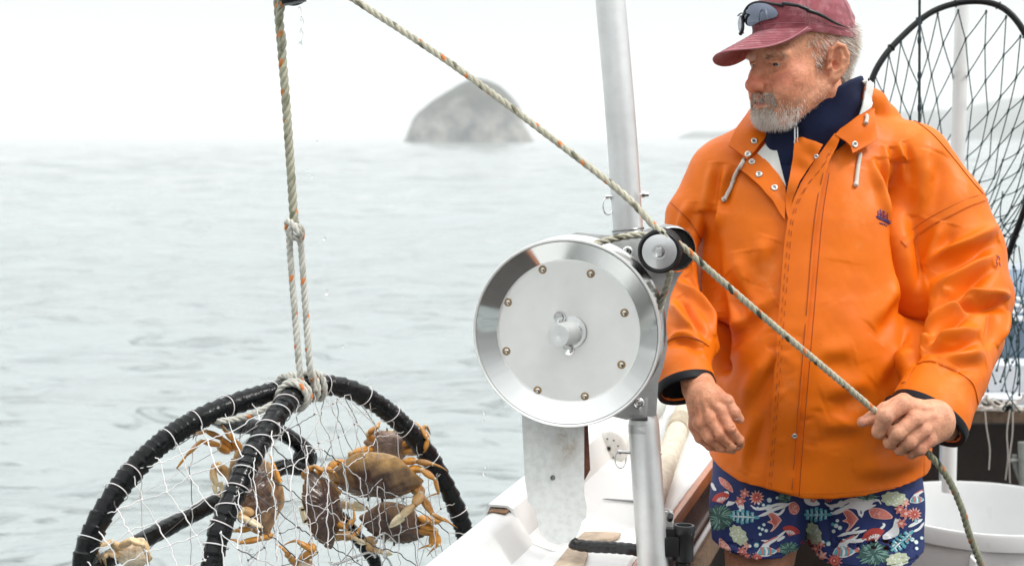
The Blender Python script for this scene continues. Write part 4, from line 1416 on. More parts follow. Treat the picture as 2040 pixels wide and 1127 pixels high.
# nose
C_((0, -0.094, 0.022), (0, -0.110, -0.006), 0.0085, 0.0105, 0.012)
C_((0, -0.108, -0.004), (0, -0.121, -0.024), 0.0105, 0.0130, 0.012)
E_(0, -0.123, -0.027, 0.0135, 0.0115, 0.0115, 0.008)
for s_ in (1, -1):
    E_(0.0135 * s_, -0.107, -0.030, 0.0095, 0.014, 0.0098, 0.007)
C_((0, -0.100, -0.034), (0, -0.114, -0.034), 0.006, 0.007, 0.008)
for s_ in (1, -1):
    E_(0.0085 * s_, -0.1125, -0.0395, 0.0045, 0.0070, 0.0055, 0.002, 'sub')
    C_((0.021 * s_, -0.108, -0.020), (0.024 * s_, -0.100, -0.036), 0.0022, 0.002, 0.006, 'sub')   # alar groove
    fh.chain([H(0.0225 * s_, -0.1035, -0.031), H(0.029 * s_, -0.0975, -0.042), H(0.035 * s_, -0.0925, -0.054), H(0.038 * s_, -0.0875, -0.066)], [0.0035, 0.0035, 0.003, 0.002], 0.010, 'sub')   # nasolabial fold
    E_(0.033 * s_, -0.083, -0.012, 0.017, 0.010, 0.006, 0.010)                                 # bag under the eye
    C_((0.020 * s_, -0.0955, -0.003), (0.045 * s_, -0.082, -0.006), 0.0012, 0.0008, 0.005, 'sub')
# lips
C_((-0.020, -0.098, -0.058), (0, -0.108, -0.0545), 0.003, 0.0055, 0.006); C_((0, -0.108, -0.0545), (0.020, -0.098, -0.058), 0.0055, 0.003, 0.006)
C_((-0.018, -0.097, -0.064), (0, -0.105, -0.067), 0.003, 0.0065, 0.006); C_((0, -0.105, -0.067), (0.018, -0.097, -0.064), 0.0065, 0.003, 0.006)
C_((-0.024, -0.097, -0.0605), (0, -0.1165, -0.0605), 0.0012, 0.0018, 0.003, 'sub'); C_((0, -0.1165, -0.0605), (0.024, -0.097, -0.0605), 0.0018, 0.0012, 0.003, 'sub')

# temple hollow, crow's feet, forehead lines
E_(0.082, -0.045, 0.030, 0.012, 0.024, 0.024, 0.02, 'sub')
for k, (dz, sl_) in enumerate([]):
    C_((0.056, -0.0735, 0.010 + dz * 0.5), (0.0695, -0.054, 0.010 + dz + sl_), 0.0006, 0.0003, 0.004, 'sub')
for k in range(3):
    C_((0.010, -0.0995 + 0.001 * k, 0.044 + 0.008 * k), (0.052, -0.076 + 0.002 * k, 0.046 + 0.008 * k), 0.0006, 0.0005, 0.004, 'sub')
E_(0.043, -0.082, -0.040, 0.016, 0.016, 0.020, 0.014)
# lids
for s_ in (1, -1):
    E_(0.0325 * s_, -0.0805, 0.0110, 0.0150, 0.0135, 0.0125, 0.005)
    C_((0.018 * s_, -0.0925, 0.0180), (0.049 * s_, -0.0815, 0.0150), 0.0035, 0.0045, 0.006)     # hooded upper lid
    E_(0.0330 * s_, -0.0955, 0.0100, 0.0165, 0.0100, 0.0028, 0.0010, 'sub')
    C_((0.020 * s_, -0.0965, 0.0205), (0.048 * s_, -0.0850, 0.0175), 0.0014, 0.0012, 0.003, 'sub')                        # the slit
# ear
def ear(s_):
    A = HA @ np.array(Matrix.Rotation(R(-22 * s_), 3, Vector(HA[2]))).T
    ax = A
    def q(u, v, w): return H(0.0755 * s_, 0.006, 0.0) + (ax[0] * u * s_ + ax[1] * v + ax[2] * w) * HS
    fh.ell(q(0.005, 0.014, 0.008), np.array([0.007, 0.0205, 0.031]) * HS, A, 0.004)
    fh.ell(q(0.004, 0.006, -0.022), np.array([0.0065, 0.0110, 0.0135]) * HS, A, 0.006)
    rim = [(0.010, -0.003, 0.012), (0.012, 0.002, 0.030), (0.012, 0.013, 0.039), (0.011, 0.026, 0.034), (0.010, 0.033, 0.018), (0.009, 0.031, 0.000), (0.008, 0.022, -0.014), (0.008, 0.010, -0.026)]
    fh.ell(q(0.013, 0.013, 0.008), np.array([0.0065, 0.0135, 0.0235]) * HS, A, 0.004, 'sub')
    for i in range(len(rim) - 1):
        fh.cap(q(*rim[i]), q(*rim[i + 1]), 0.0042 * HS, 0.0042 * HS, 0.002)
    anti = [(0.009, 0.020, 0.026), (0.010, 0.023, 0.010), (0.009, 0.019, -0.006), (0.009, 0.011, -0.012)]
    for i in range(3):
        fh.cap(q(*anti[i]), q(*anti[i + 1]), 0.0036 * HS, 0.0034 * HS, 0.004)
    fh.cap(q(0.006, -0.003, -0.004), q(0.008, 0.001, -0.002), 0.0055 * HS, 0.0045 * HS, 0.003)
    fh.ell(q(0.009, 0.008, 0.0), np.array([0.009, 0.0065, 0.009]) * HS, A, 0.003, 'sub')
ear(1); ear(-1)
# neck
NB = P(1632, 285, 2.95)
fh.cap(H(0, 0.028, -0.02), NB, 0.056 * HS, 0.066 * HS, 0.03)
fh.cap(H(0.055, 0.03, -0.05), H(0.02, -0.02, -0.17), 0.012, 0.012, 0.03)
hv, hq = fh.mesh(1)
# colours of the skin
L_ = Hl(hv)
def blob(c, r):
    return np.exp(-(((L_ - np.array(c)) / np.array(r)) ** 2).sum(1))
skin = np.array([0.68, 0.315, 0.185]); red = np.array([0.58, 0.120, 0.075]); palec = np.array([0.56, 0.33, 0.23])
w_red = np.clip(0.85 * blob((0, -0.122, -0.022), (0.022, 0.022, 0.02)) + 0.60 * blob((0.050, -0.075, -0.022), (0.025, 0.04, 0.022)) + 0.6 * blob((-0.050, -0.075, -0.022), (0.025, 0.04, 0.022)) + 0.5 * blob((0.079, 0.02, 0.02), (0.012, 0.022, 0.03)) + 0.35 * blob((0.05, -0.06, 0.012), (0.02, 0.02, 0.016)), 0, 1)
hc_ = skin[None] * (1 - w_red[:, None]) + red[None] * w_red[:, None]
w_p = np.clip(blob((0, -0.09, 0.05), (0.06, 0.03, 0.02)) * 0.5, 0, 1)[:, None]
hc_ = hc_ * (1 - w_p) + palec * w_p
lipw = np.clip(1.4 * np.exp(-((L_[:, 0] / 0.022) ** 4)) * np.exp(-(((L_[:, 2] + 0.0605) / 0.0085) ** 2)) * (L_[:, 1] < -0.094), 0, 1)[:, None]
hc_ = hc_ * (1 - lipw) + np.array([0.36, 0.135, 0.10]) * lipw
# dark inside of the nostrils and the shut lip line is left to the light

M['skin'] = mat('skin', vcol=True, rough=0.46, spec=0.34, sss=0.06, noise=(85, 0.24), bump=(260, 0.6, 0.0022), dirt=((0.50, 0.13, 0.075), 30, 0.52, 0.30))
M['eye'] = mat('eye_white', (0.62, 0.58, 0.55), 0.08)
M['iris'] = mat('iris', (0.03, 0.035, 0.04), 0.06)

# ------------------------------------------------------------------ hands
def hand_mesh(fingers, palm, h=0.0016, wr=None):
    allp = np.array([p for f, r in fingers for p in f] + [p for p, *_ in palm])
    fd = Field(allp.min(0) - 0.05, allp.max(0) + 0.05, h)
    for i in range(len(palm)):
        pass
    for a, b_, ra, rb, k in wr:
        fd.cap(a, b_, ra, rb, k)
    for f, r in fingers:
        t = nrm(f[-1] - f[-2])
        for i in range(len(f) - 1):
            fd.cap(f[i], f[i + 1], r[i], r[i + 1], 0.007 if i == 0 else 0.0025)
        for i in range(1, len(f) - 1):            # knuckles
            fd.ell(f[i], np.array([1, 1, 1]) * r[i] * 1.03, None, 0.004)
    return fd
HDN = 2.62
# his right hand: relaxed, back of the hand to the camera
def R2(px, py, dd=0.0): return P(px, py, HDN + dd)
wrist = [R2(1392, 772, 0.05), R2(1404, 795, 0.01)]
kn = {'i': R2(1434, 818, -0.012), 'm': R2(1412, 832, -0.018), 'r': R2(1393, 842, -0.012), 'p': R2(1382, 850, 0.004)}
fr = [
    ([kn['i'], R2(1453, 852, -0.024), R2(1471, 876, -0.008), R2(1474, 884, 0.006)], [0.0125, 0.0112, 0.0098, 0.0080]),
    ([kn['m'], R2(1432, 864, -0.028), R2(1456, 887, -0.010), R2(1470, 889, 0.008)], [0.0120, 0.0108, 0.0094, 0.0078]),
    ([kn['r'], R2(1412, 870, -0.020), R2(1436, 890, -0.004), R2(1459, 896, 0.012)], [0.0110, 0.0100, 0.0088, 0.0074]),
    ([kn['p'], R2(1394, 872, 0.000), R2(1414, 888, 0.010), R2(1432, 893, 0.018)], [0.0098, 0.0088, 0.0078, 0.0066]),
    ([R2(1418, 786, 0.010), R2(1447, 800, -0.004), R2(1462, 822, -0.012), R2(1473, 834, -0.008)], [0.0165, 0.0135, 0.0118, 0.0090]),
]
wr = [(R2(1380, 735, 0.10), wrist[0], 0.030, 0.030, 0), (wrist[0], wrist[1], 0.030, 0.031, 0.01),
      (wrist[1], R2(1426, 818, 0.006), 0.027, 0.018, 0.015), (wrist[1], R2(1407, 830, 0.004), 0.027, 0.019, 0.015), (wrist[1], R2(1391, 838, 0.006), 0.026, 0.018, 0.015),
      (wrist[1], R2(1420, 792, 0.008), 0.024, 0.018, 0.012)]
fd = hand_mesh(fr, [(kn['i'],), (kn['p'],), (wrist[0],)], wr=wr)
def between(fd, chains, r=0.0017, k=0.0035, f=0.72, toward=None):
    """the dark lines where neighbouring fingers meet"""
    tw = -FW if toward is None else toward
    for (f1, r1), (f2, r2) in zip(chains[:-1], chains[1:]):
        m_ = [(a + b_) / 2 + tw * f * (x + y) / 2 for a, b_, x, y in zip(f1, f2, r1, r2)]
        for i in range(len(m_) - 1):
            fd.cap(m_[i], m_[i + 1], r, r, k, 'sub')
def groove(fd, a, b_, r=0.0012, k=0.003):
    fd.cap(a, b_, r, r, k, 'sub')
between(fd, fr[:4])
for a_, b_ in ((kn['i'], R2(1404, 788, -0.02)), (kn['m'], R2(1398, 794, -0.02)), (kn['r'], R2(1390, 800, -0.018))):
    fd.cap(a_ - FW * 0.006, b_, 0.0045, 0.003, 0.008)
    fd.ell(a_ - FW * 0.004, np.ones(3) * 0.0115, None, 0.006)
# nails and creases of the right hand
groove(fd, R2(1444, 838, -0.040), R2(1458, 832, -0.030)); groove(fd, R2(1450, 848, -0.040), R2(1464, 842, -0.030)); groove(fd, R2(1452, 854, -0.040), R2(1467, 848, -0.030))
groove(fd, R2(1423, 858, -0.044), R2(1437, 851, -0.042)); groove(fd, R2(1428, 866, -0.043), R2(1443, 858, -0.041))
groove(fd, R2(1405, 868, -0.034), R2(1417, 861, -0.034)); groove(fd, R2(1446, 806, -0.022), R2(1461, 803, -0.018)); groove(fd, R2(1449, 814, -0.026), R2(1465, 810, -0.022))
rv, rq = fd.mesh(1)
# his left hand: a fist closed on the rope
LD = 2.545
def L2(px, py, dd=0.0): return P(px, py, LD + dd)
rp = lambda t: P(1752 + (1846 - 1752) * t, 826 + (900 - 826) * t, 2.545 + 0.035 * t)      # the rope inside the fist
ki = L2(1795, 806, -0.022); km = L2(1822, 836, -0.028); kr = L2(1838, 858, -0.022); kp = L2(1850, 876, -0.010)
fl_ = [
    ([ki, L2(1764, 828, -0.030), L2(1752, 858, -0.012), L2(1766, 862, 0.022)], [0.0165, 0.0150, 0.0130, 0.0105]),
    ([km, L2(1789, 862, -0.032), L2(1774, 880, -0.010), L2(1788, 876, 0.026)], [0.0150, 0.0140, 0.0122, 0.0100]),
    ([kr, L2(1812, 880, -0.026), L2(1793, 893, -0.004), L2(1806, 888, 0.028)], [0.0138, 0.0128, 0.0112, 0.0095]),
    ([kp, L2(1832, 894, -0.014), L2(1816, 902, 0.006), L2(1826, 896, 0.030)], [0.0122, 0.0112, 0.0098, 0.0085]),
    ([L2(1800, 800, 0.016), L2(1764, 816, 0.012), L2(1738, 832, 0.008), L2(1718, 840, 0.002)], [0.0165, 0.0135, 0.0118, 0.0098]),
]
wl_ = [(L2(1886, 846, 0.12), L2(1862, 832, 0.03), 0.031, 0.031, 0), (L2(1862, 832, 0.03), L2(1808, 812, 0.0), 0.028, 0.021, 0.015), (L2(1860, 836, 0.03), L2(1828, 840, -0.006), 0.029, 0.021, 0.015),
       (L2(1862, 842, 0.03), L2(1842, 860, 0.0), 0.029, 0.019, 0.015), (L2(1864, 850, 0.03), L2(1850, 874, 0.008), 0.027, 0.016, 0.015)]
fd = hand_mesh(fl_, [(ki,), (kp,), (L2(1870, 835, 0.05),)], wr=wl_)
for a, b_ in [((1802, 800, -0.045), (1801, 828, -0.052)), ((1768, 838, -0.05), (1782, 846, -0.054)), ((1792, 846, -0.056), (1764, 868, -0.05)), ((1817, 862, -0.058), (1786, 884, -0.05)), ((1836, 880, -0.05), (1810, 899, -0.04))]:
    groove(fd, L2(*a), L2(*b_), 0.0014, 0.003)
fd.ell(L2(1812, 852, 0.006), np.array([0.030, 0.020, 0.026]), None, 0.012)
between(fd, fl_[:4], 0.0018, 0.004, 0.80)
for a_, b_ in ((ki, L2(1850, 812, -0.006)), (km, L2(1858, 830, -0.010)), (kr, L2(1862, 842, -0.006))):
    fd.cap(a_ - FW * 0.004, b_, 0.005, 0.003, 0.010)
lv_, lq_ = fd.mesh(1)
def hand_col(V, tips, base):
    c = np.tile(np.array(base), (len(V), 1))
    for p, r, cc, a in tips:
        w_ = (a * np.exp(-(((V - p) ** 2).sum(1)) / r ** 2))[:, None]
        c = c * (1 - w_) + np.array(cc) * w_
    return c
redk = (0.42, 0.14, 0.085); pal = (0.62, 0.36, 0.26)
rc = hand_col(rv, [(p, 0.016, redk, 0.45) for p in (kn['i'], kn['m'], kn['r'], fr[0][0][1], fr[1][0][1], fr[4][0][2])] + [(f[0][-1], 0.010, pal, 0.6) for f in fr], (0.62, 0.275, 0.155))
lc_ = hand_col(lv_, [(p, 0.02, redk, 0.35) for p in (ki, km, kr, kp)] + [(L2(1770, 842, -0.05), 0.02, pal, 0.5), (L2(1722, 840, -0.01), 0.016, (0.5, 0.2, 0.14), 0.6)], (0.65, 0.315, 0.190))
# nails: thin shells set in the finger ends
def nail(p, ax, n_, w_, l_):
    q = MB(); ax = nrm(ax); n_ = nrm(n_ - ax * np.dot(n_, ax)); b2 = np.cross(ax, n_)
    g = []
    for i in np.linspace(-1, 1, 9):
        row = []
        for j in np.linspace(-1, 1, 9):
            rr = math.sqrt(max(0, 1 - (abs(i) ** 3 * 0.7)))
            row.append(p + b2 * i * w_ + ax * j * l_ * rr + n_ * (-(i * i) * w_ * 0.55 - 0.0008 * (abs(j) > 0.9)))
        g.append(row)
    q.grid(np.array(g), col=(0.62, 0.40, 0.32))
    return np.vstack(q.v), [f for f in q.f]
nails = [nail(R2(1467, 829, -0.0215), fr[4][0][3] - fr[4][0][2], -FW - UP * 0.1 + RT * 0.5, 0.0065, 0.0075), nail(R2(1476, 879, -0.004), UP * -0.9 + RT * 0.3 + FW * 0.8, RT * 0.8 - FW * 0.6, 0.0058, 0.006)]

# ------------------------------------------------------------------ rest of the body (mostly under the clothes)
fb_ = Field((0.20, 2.45, 0.55), (1.05, 3.25, 2.25), 0.007)
D0 = 2.97
def bp(px, py, d=D0): return P(px, py, d)
fb_.ell(bp(1620, 420), (0.14, 0.10, 0.16), None, 0)
fb_.ell(bp(1625, 640), (0.145, 0.115, 0.2), None, 0.06)
fb_.ell(bp(1626, 880), (0.175, 0.12, 0.17), None, 0.06)
fb_.cap(bp(1632, 285, 2.95), bp(1625, 360), 0.06, 0.08, 0.03)
shR, elR = bp(1404, 390, 3.0), bp(1362, 590, 2.93)
shL, elL = bp(1858, 385, 3.0), bp(1925, 600, 2.87)
for sh, el, wr_ in ((shR, elR, R2(1382, 742, 0.09)), (shL, elL, L2(1884, 842, 0.11))):
    fb_.cap(bp(1620, 340), sh, 0.05, 0.04, 0.05); fb_.cap(sh, el, 0.038, 0.032, 0.03); fb_.cap(el, wr_, 0.032, 0.028, 0.02)
hipR, hipL = bp(1525, 960), bp(1722, 960)
knR = P(1505, 1215, 2.90); knL = P(1740, 1220, 2.92)
anR = np.array([knR[0] - 0.0, knR[1] + 0.08, ZD + 0.10]); anL = np.array([knL[0] + 0.02, knL[1] + 0.06, ZD + 0.10])
for hp_, kn_, an_ in ((hipR, knR, anR), (hipL, knL, anL)):
    fb_.cap(hp_, kn_, 0.092, 0.058, 0.03); fb_.cap(kn_, kn_ * 0.65 + an_ * 0.35 + np.array([0, 0.02, 0]), 0.056, 0.056, 0.02)
    fb_.cap(kn_ * 0.65 + an_ * 0.35 + np.array([0, 0.02, 0]), an_, 0.056, 0.036, 0.02)
    fb_.cap(an_ + np.array([0, 0.03, -0.06]), an_ + np.array([-0.02, -0.14, -0.07]), 0.036, 0.030, 0.03, sq=(np.array([0, 0, 1.0]), 0.8))
bv_, bq_ = fb_.mesh(2)
bc_ = np.tile(np.array([0.40, 0.19, 0.115]), (len(bv_), 1))
# eyeballs, joined to the body
ev, eq, emi = [], [], []
o_ = 0
V_ = [hv, rv, lv_, bv_]; Qs = [hq, rq + len(hv), lq_ + len(hv) + len(rv), bq_ + len(hv) + len(rv) + len(lv_)]
Cc = [hc_, rc, lc_, bc_]
mi_ = [0] * (len(hq) + len(rq) + len(lq_) + len(bq_))
off = sum(len(v) for v in V_)
for s_ in (1, -1):
    mb = MB()
    ec = H(0.0325 * s_, -0.0795, 0.0105)
    gz = nrm(hf * 0.9 - hl_ * 0.10 - hu * 0.30)
    mb.lathe([(0.0128 * HS * math.sin(a), 0.0128 * HS * math.cos(a)) for a in np.linspace(0, math.pi, 25)], ec, gz, 32)
    v = np.vstack(mb.v); f = np.array(mb.f)
    V_.append(v); Qs.append(f + off); off += len(v); Cc.append(np.tile((0.6, 0.56, 0.53), (len(v), 1)))
    ang = np.arccos(np.clip(((v[f].mean(1) - ec) @ gz) / (0.0128 * HS), -1, 1))
    mi_ += [2 if a < 0.80 else 1 for a in ang]
for v, f in nails:
    V_.append(v); Qs.append(np.array(f) + off); off += len(v); Cc.append(np.tile((0.60, 0.38, 0.30), (len(v), 1))); mi_ += [0] * len(f)
person = np_mesh('person', np.vstack(V_), np.vstack(Qs), [M['skin'], M['eye'], M['iris']], np.vstack(Cc), mi_)
FOOT = np.array([(anR[0] + anL[0]) / 2, (anR[1] + anL[1]) / 2, ZD])
centre(person, FOOT)
tag(person, 'man in orange rain jacket and red cap holding the rope and looking left', 'person')
head_surf = Surf(hv, hq)
# ------------------------------------------------------------------ orange jacket
JH = 0.0038
jf = Field((0.14, 2.45, 1.26), (1.10, 3.28, 2.36), JH)
secs = [  # photo y, left x, right x, half thickness, centre depth
    (1010, 1412, 1842, 0.172, 2.955), (960, 1414, 1842, 0.174, 2.955), (880, 1416, 1848, 0.182, 2.955), (780, 1412, 1840, 0.190, 2.95), (680, 1410, 1828, 0.192, 2.95),
    (580, 1406, 1820, 0.186, 2.955), (500, 1402, 1812, 0.176, 2.965), (430, 1396, 1806, 0.166, 2.975), (370, 1395, 1806, 0.152, 2.985),
    (320, 1412, 1800, 0.136, 2.99), (280, 1445, 1778, 0.118, 2.99), (250, 1488, 1748, 0.100, 2.99), (228, 1530, 1722, 0.080, 2.99)]
sz = []; 
for y, xl, xr, b_, dc_ in secs:
    l_, r_ = P(xl, y, dc_), P(xr, y, dc_)
    sz.append((l_[2], (l_[0] + r_[0]) / 2, (r_[0] - l_[0]) / 2, b_, (l_[1] + r_[1]) / 2))
sz = np.array(sz)
def torso(x, y, z):
    zz = z.ravel()
    cx = np.interp(zz, sz[:, 0], sz[:, 1]).reshape(z.shape); a = np.interp(zz, sz[:, 0], sz[:, 2]).reshape(z.shape)
    b_ = np.interp(zz, sz[:, 0], sz[:, 3]).reshape(z.shape); cy_ = np.interp(zz, sz[:, 0], sz[:, 4]).reshape(z.shape)
    e = 2.35
    d = ((np.abs((x - cx) / a) ** e + np.abs((y - cy_) / b_) ** e) ** (1 / e) - 1) * np.minimum(a, b_)
    return np.maximum(d, z - sz[-1, 0])
jf.custom((0.14, 2.45, 1.20), (1.10, 3.28, sz[-1, 0] + 0.02), torso, 0)
# shoulders
def Q(px, py, d, rp): return (P(px, py, d), S(rp, d))
def jchain(pts, k=0.03):
    for i in range(len(pts) - 1):
        a, ra = Q(*pts[i]); b_, rb = Q(*pts[i + 1])
        jf.cap(a, b_, ra, rb, k)
jchain([(1560, 292, 2.99, 66), (1455, 345, 2.985, 66)], 0.045)
jchain([(1700, 275, 2.99, 62), (1800, 322, 2.985, 78)], 0.045)
sl_R = [(1446, 356, 2.98, 70), (1398, 440, 2.97, 70), (1378, 520, 2.95, 62), (1372, 600, 2.90, 58), (1370, 680, 2.80, 58), (1366, 752, 2.715, 58), (1368, 800, 2.665, 58)]
sl_L = [(1822, 342, 2.975, 82), (1868, 420, 2.965, 92), (1902, 510, 2.94, 96), (1918, 590, 2.89, 96), (1905, 660, 2.82, 90), (1880, 740, 2.735, 84), (1852, 828, 2.655, 77), (1836, 876, 2.625, 75)]
armf = {}
for nm, sl in (('R', sl_R), ('L', sl_L)):
    # sleeve built apart, then joined with a tight blend so that the armpit stays a crease
    for i in range(len(sl) - 1):
        a, ra = Q(*sl[i]); b_, rb = Q(*sl[i + 1])
        jf.cap(a, b_, ra, rb, 0.035 if i == 0 else 0.012)
# hood lying behind the neck
hd_ = [(1700, 178, 2.93, 19), (1738, 208, 2.96, 26), (1756, 238, 3.00, 30), (1720, 250, 3.06, 38), (1640, 240, 3.10, 40), (1560, 255, 3.06, 30), (1524, 268, 2.98, 18)]
jchain(hd_, 0.02)
# body bulk: paunch and soft billows
jf.ell(P(1630, 760, 2.83), (0.15, 0.07, 0.15), None, 0.05)
jf.ell(P(1460, 620, 2.90), (0.055, 0.05, 0.10), None, 0.04)
jf.ell(P(1745, 560, 2.87), (0.06, 0.05, 0.14), None, 0.05)
# hem: cut along a gently curved line, hollow inside
hx = np.array([1380, 1420, 1450, 1480, 1530, 1600, 1700, 1790, 1838, 1900]); hy = np.array([905, 930, 955, 971, 977, 990, 987, 976, 964, 950])
hw = np.array([P(x, y, 2.80) for x, y in zip(hx, hy)])
def hem(x, y, z):
    zc = np.interp(x.ravel(), hw[:, 0], hw[:, 2]).reshape(x.shape)
    return np.maximum(z - zc, 0 * x - 1)
lo_h = (0.14, 2.45, 1.2)
def cutlow(x, y, z):
    zc = np.interp(x.ravel(), hw[:, 0], hw[:, 2]).reshape(x.shape)
    nearest_sleeve = (x > P(1850, 900, 2.7)[0]) & (z > 1.3)
    d = z - zc + 0 * y
    return d
hb = P(1845, 955, 2.9)[0]
jf.custom(lo_h, (hb + 0.05, 3.28, 1.62), cutlow, 0.004, 'sub') if False else None
sl_, g_ = jf.region(lo_h, (1.10, 3.28, 1.62))
zc = np.interp(g_[0].ravel(), hw[:, 0], hw[:, 2]).reshape(g_[0].shape)
dd = zc - g_[2]                                         # positive below the hem
dd = np.where((g_[1] < P(1850, 900, 2.74)[1]) & (g_[0] > P(1790, 900, 2.7)[0]), -1, dd)      # not the sleeve end
jf.F[sl_] = np.maximum(jf.F[sl_], np.broadcast_to(dd, jf.F[sl_].shape))
# sleeve ends: cut square to the cuff and hollowed
def cuff_cut(c0, c1, n_, rin):
    """c0 = cuff centre, n_ = outward axis"""
    sl, g = jf.region(c0 - 0.19, c0 + 0.19)
    px, py, pz = g[0] - c0[0], g[1] - c0[1], g[2] - c0[2]
    h_ = px * n_[0] + py * n_[1] + pz * n_[2]
    rad_ = np.sqrt(np.maximum(0, px * px + py * py + pz * pz - h_ * h_))
    m_ = np.where(rad_ < 0.115, h_, -1)
    jf.F[sl] = np.maximum(jf.F[sl], m_.astype(np.float32))
cR = P(1370, 772, 2.690); cRn = nrm((RT * 0.22 - UP * 0.94) * 0.89 - FW * 0.45)
cL = P(1849, 836, 2.650); cLn = nrm((RT * -0.61 - UP * 0.79) * 0.95 - FW * 0.30)
cuff_cut(cR, None, cRn, S(50, 2.69)); cuff_cut(cL, None, cLn, S(66, 2.65))
bore = [[Q(1367, 752, 2.712, 46), Q(1367, 776, 2.690, 47), Q(1369, 830, 2.63, 48)], [Q(1868, 782, 2.70, 64), Q(1851, 830, 2.655, 63), Q(1828, 900, 2.60, 63)]]
for bl in bore:
    for (a, ra), (b_, rb) in zip(bl[:-1], bl[1:]):
        jf.cap(a, b_, ra, rb, 0.0, 'sub')
# open neck (the closed form is kept as the surface on which the collar pieces lie)
keepF = jf.F.copy()
jf.cap(P(1628, 330, 2.95), P(1640, 190, 2.95), 0.088, 0.078, 0.02)
NV, NQ = jf.mesh(3)
nsurf = Surf(NV, NQ)
jf.F = keepF
jf.cap(P(1628, 300, 2.93), P(1640, 120, 2.93), 0.066, 0.085, 0.006, 'sub')
JV, JQ = jf.mesh(2)
jsurf = Surf(JV, JQ)
JN = jsurf.N.copy()
def F_(pts, amp, w, prof='ridge', taper=0.35):
    fold(JV, JN, jsurf, pts, amp, w, prof, taper)
FOLD = 2.5
def RF(pts, amp, w, side):
    """a cloth fold: lit ridge with a hollow along its lower side (side = px offset of the hollow)"""
    amp *= FOLD; w *= 0.88
    F_(pts, amp, w)
    F_([(x + side[0], y + side[1]) for x, y in pts], -amp * 0.9, w * 1.15)
# -- sleeve on the viewer's right
RF([(1985, 452), (1960, 466), (1928, 484), (1880, 506), (1838, 532)], 0.0085, 0.013, (6, 26))
RF([(1978, 505), (1955, 522), (1915, 550), (1880, 572), (1838, 592)], 0.0100, 0.0115, (6, 24))
RF([(2012, 586), (1980, 590), (1945, 590), (1915, 584), (1880, 580)], 0.0105, 0.0095, (-4, 20))
RF([(1938, 592), (1905, 612), (1868, 636), (1830, 668)], 0.0100, 0.0100, (8, 22))
RF([(1992, 596), (1998, 622), (1996, 650), (1984, 690)], 0.0070, 0.0100, (-20, 4))
RF([(1950, 655), (1910, 668), (1870, 672), (1840, 674), (1822, 700)], 0.0085, 0.0105, (4, 22))
RF([(1960, 700), (1920, 705), (1870, 715)], 0.0045, 0.014, (4, 26))
RF([(1850, 300), (1842, 360), (1822, 430)], 0.0050, 0.020, (26, 4))
F_([(1902, 300), (1925, 360), (1940, 395)], 0.004, 0.02)
RF([(1880, 440), (1862, 490), (1842, 530)], 0.0045, 0.016, (18, 8))
# -- armpit and chest on that side
F_([(1791, 318), (1793, 380), (1796, 440), (1800, 500), (1812, 560), (1824, 620), (1822, 680), (1810, 730)], -0.085, 0.0135, 'crease', 0.22)
RF([(1738, 318), (1748, 360), (1765, 410), (1786, 462)], 0.0075, 0.0115, (14, -4))
RF([(1764, 290), (1770, 350), (1780, 410), (1792, 460)], 0.0075, 0.0095, (12, 2))
RF([(1790, 280), (1800, 330), (1800, 370)], 0.006, 0.010, (12, 0))
RF([(1800, 560), (1770, 600), (1735, 650)], 0.0045, 0.020, (10, 26))
RF([(1818, 690), (1780, 720), (1740, 760)], 0.004, 0.022, (10, 28))
RF([(1830, 840), (1790, 860), (1745, 868)], 0.0045, 0.022, (4, 30))
RF([(1840, 905), (1780, 930), (1700, 935)], 0.004, 0.024, (2, 26))
F_([(1700, 330), (1690, 430), (1680, 520)], 0.005, 0.03)
F_([(1670, 600), (1700, 660), (1720, 720)], 0.0035, 0.03)
# -- the sleeve on the viewer's left
F_([(1402, 420), (1405, 480), (1410, 540), (1424, 600), (1432, 660), (1430, 720), (1426, 750)], -0.070, 0.0130, 'crease', 0.18)
RF([(1420, 322), (1410, 380), (1405, 430)], 0.0055, 0.012, (14, 2))
RF([(1352, 560), (1385, 590), (1412, 628), (1424, 668)], 0.0080, 0.0100, (14, -12))
RF([(1336, 600), (1362, 640), (1400, 690)], 0.0070, 0.0110, (14, -10))
RF([(1330, 680), (1360, 668), (1400, 690)], 0.0040, 0.010, (0, 12))
RF([(1345, 480), (1378, 520), (1402, 552)], 0.006, 0.012, (14, -10))
RF([(1372, 400), (1360, 440), (1352, 470)], 0.0045, 0.012, (12, 2))
# -- body left of the front opening
RF([(1432, 400), (1428, 440), (1414, 470)], 0.006, 0.012, (-14, 6))
RF([(1450, 330), (1432, 380), (1424, 420)], 0.006, 0.012, (16, 2))
RF([(1425, 560), (1452, 620), (1470, 660)], 0.006, 0.018, (22, -14))
RF([(1545, 590), (1500, 620), (1450, 660), (1428, 700)], 0.0050, 0.017, (6, 22))
RF([(1540, 700), (1500, 760), (1480, 810)], 0.0050, 0.018, (18, 12))
RF([(1470, 500), (1472, 560), (1466, 600)], 0.004, 0.022, (30, 0))
RF([(1510, 820), (1490, 880), (1480, 940)], 0.004, 0.016, (16, 4))
RF([(1530, 470), (1510, 520), (1490, 560)], 0.0035, 0.018, (18, 10))
# -- soft dents right of the placket
RF([(1640, 790), (1690, 770), (1740, 760)], 0.0030, 0.024, (4, 30))
RF([(1630, 850), (1680, 845), (1720, 852)], 0.0028, 0.020, (2, 26))
RF([(1632, 690), (1660, 700), (1700, 690)], 0.0025, 0.022, (2, 26))
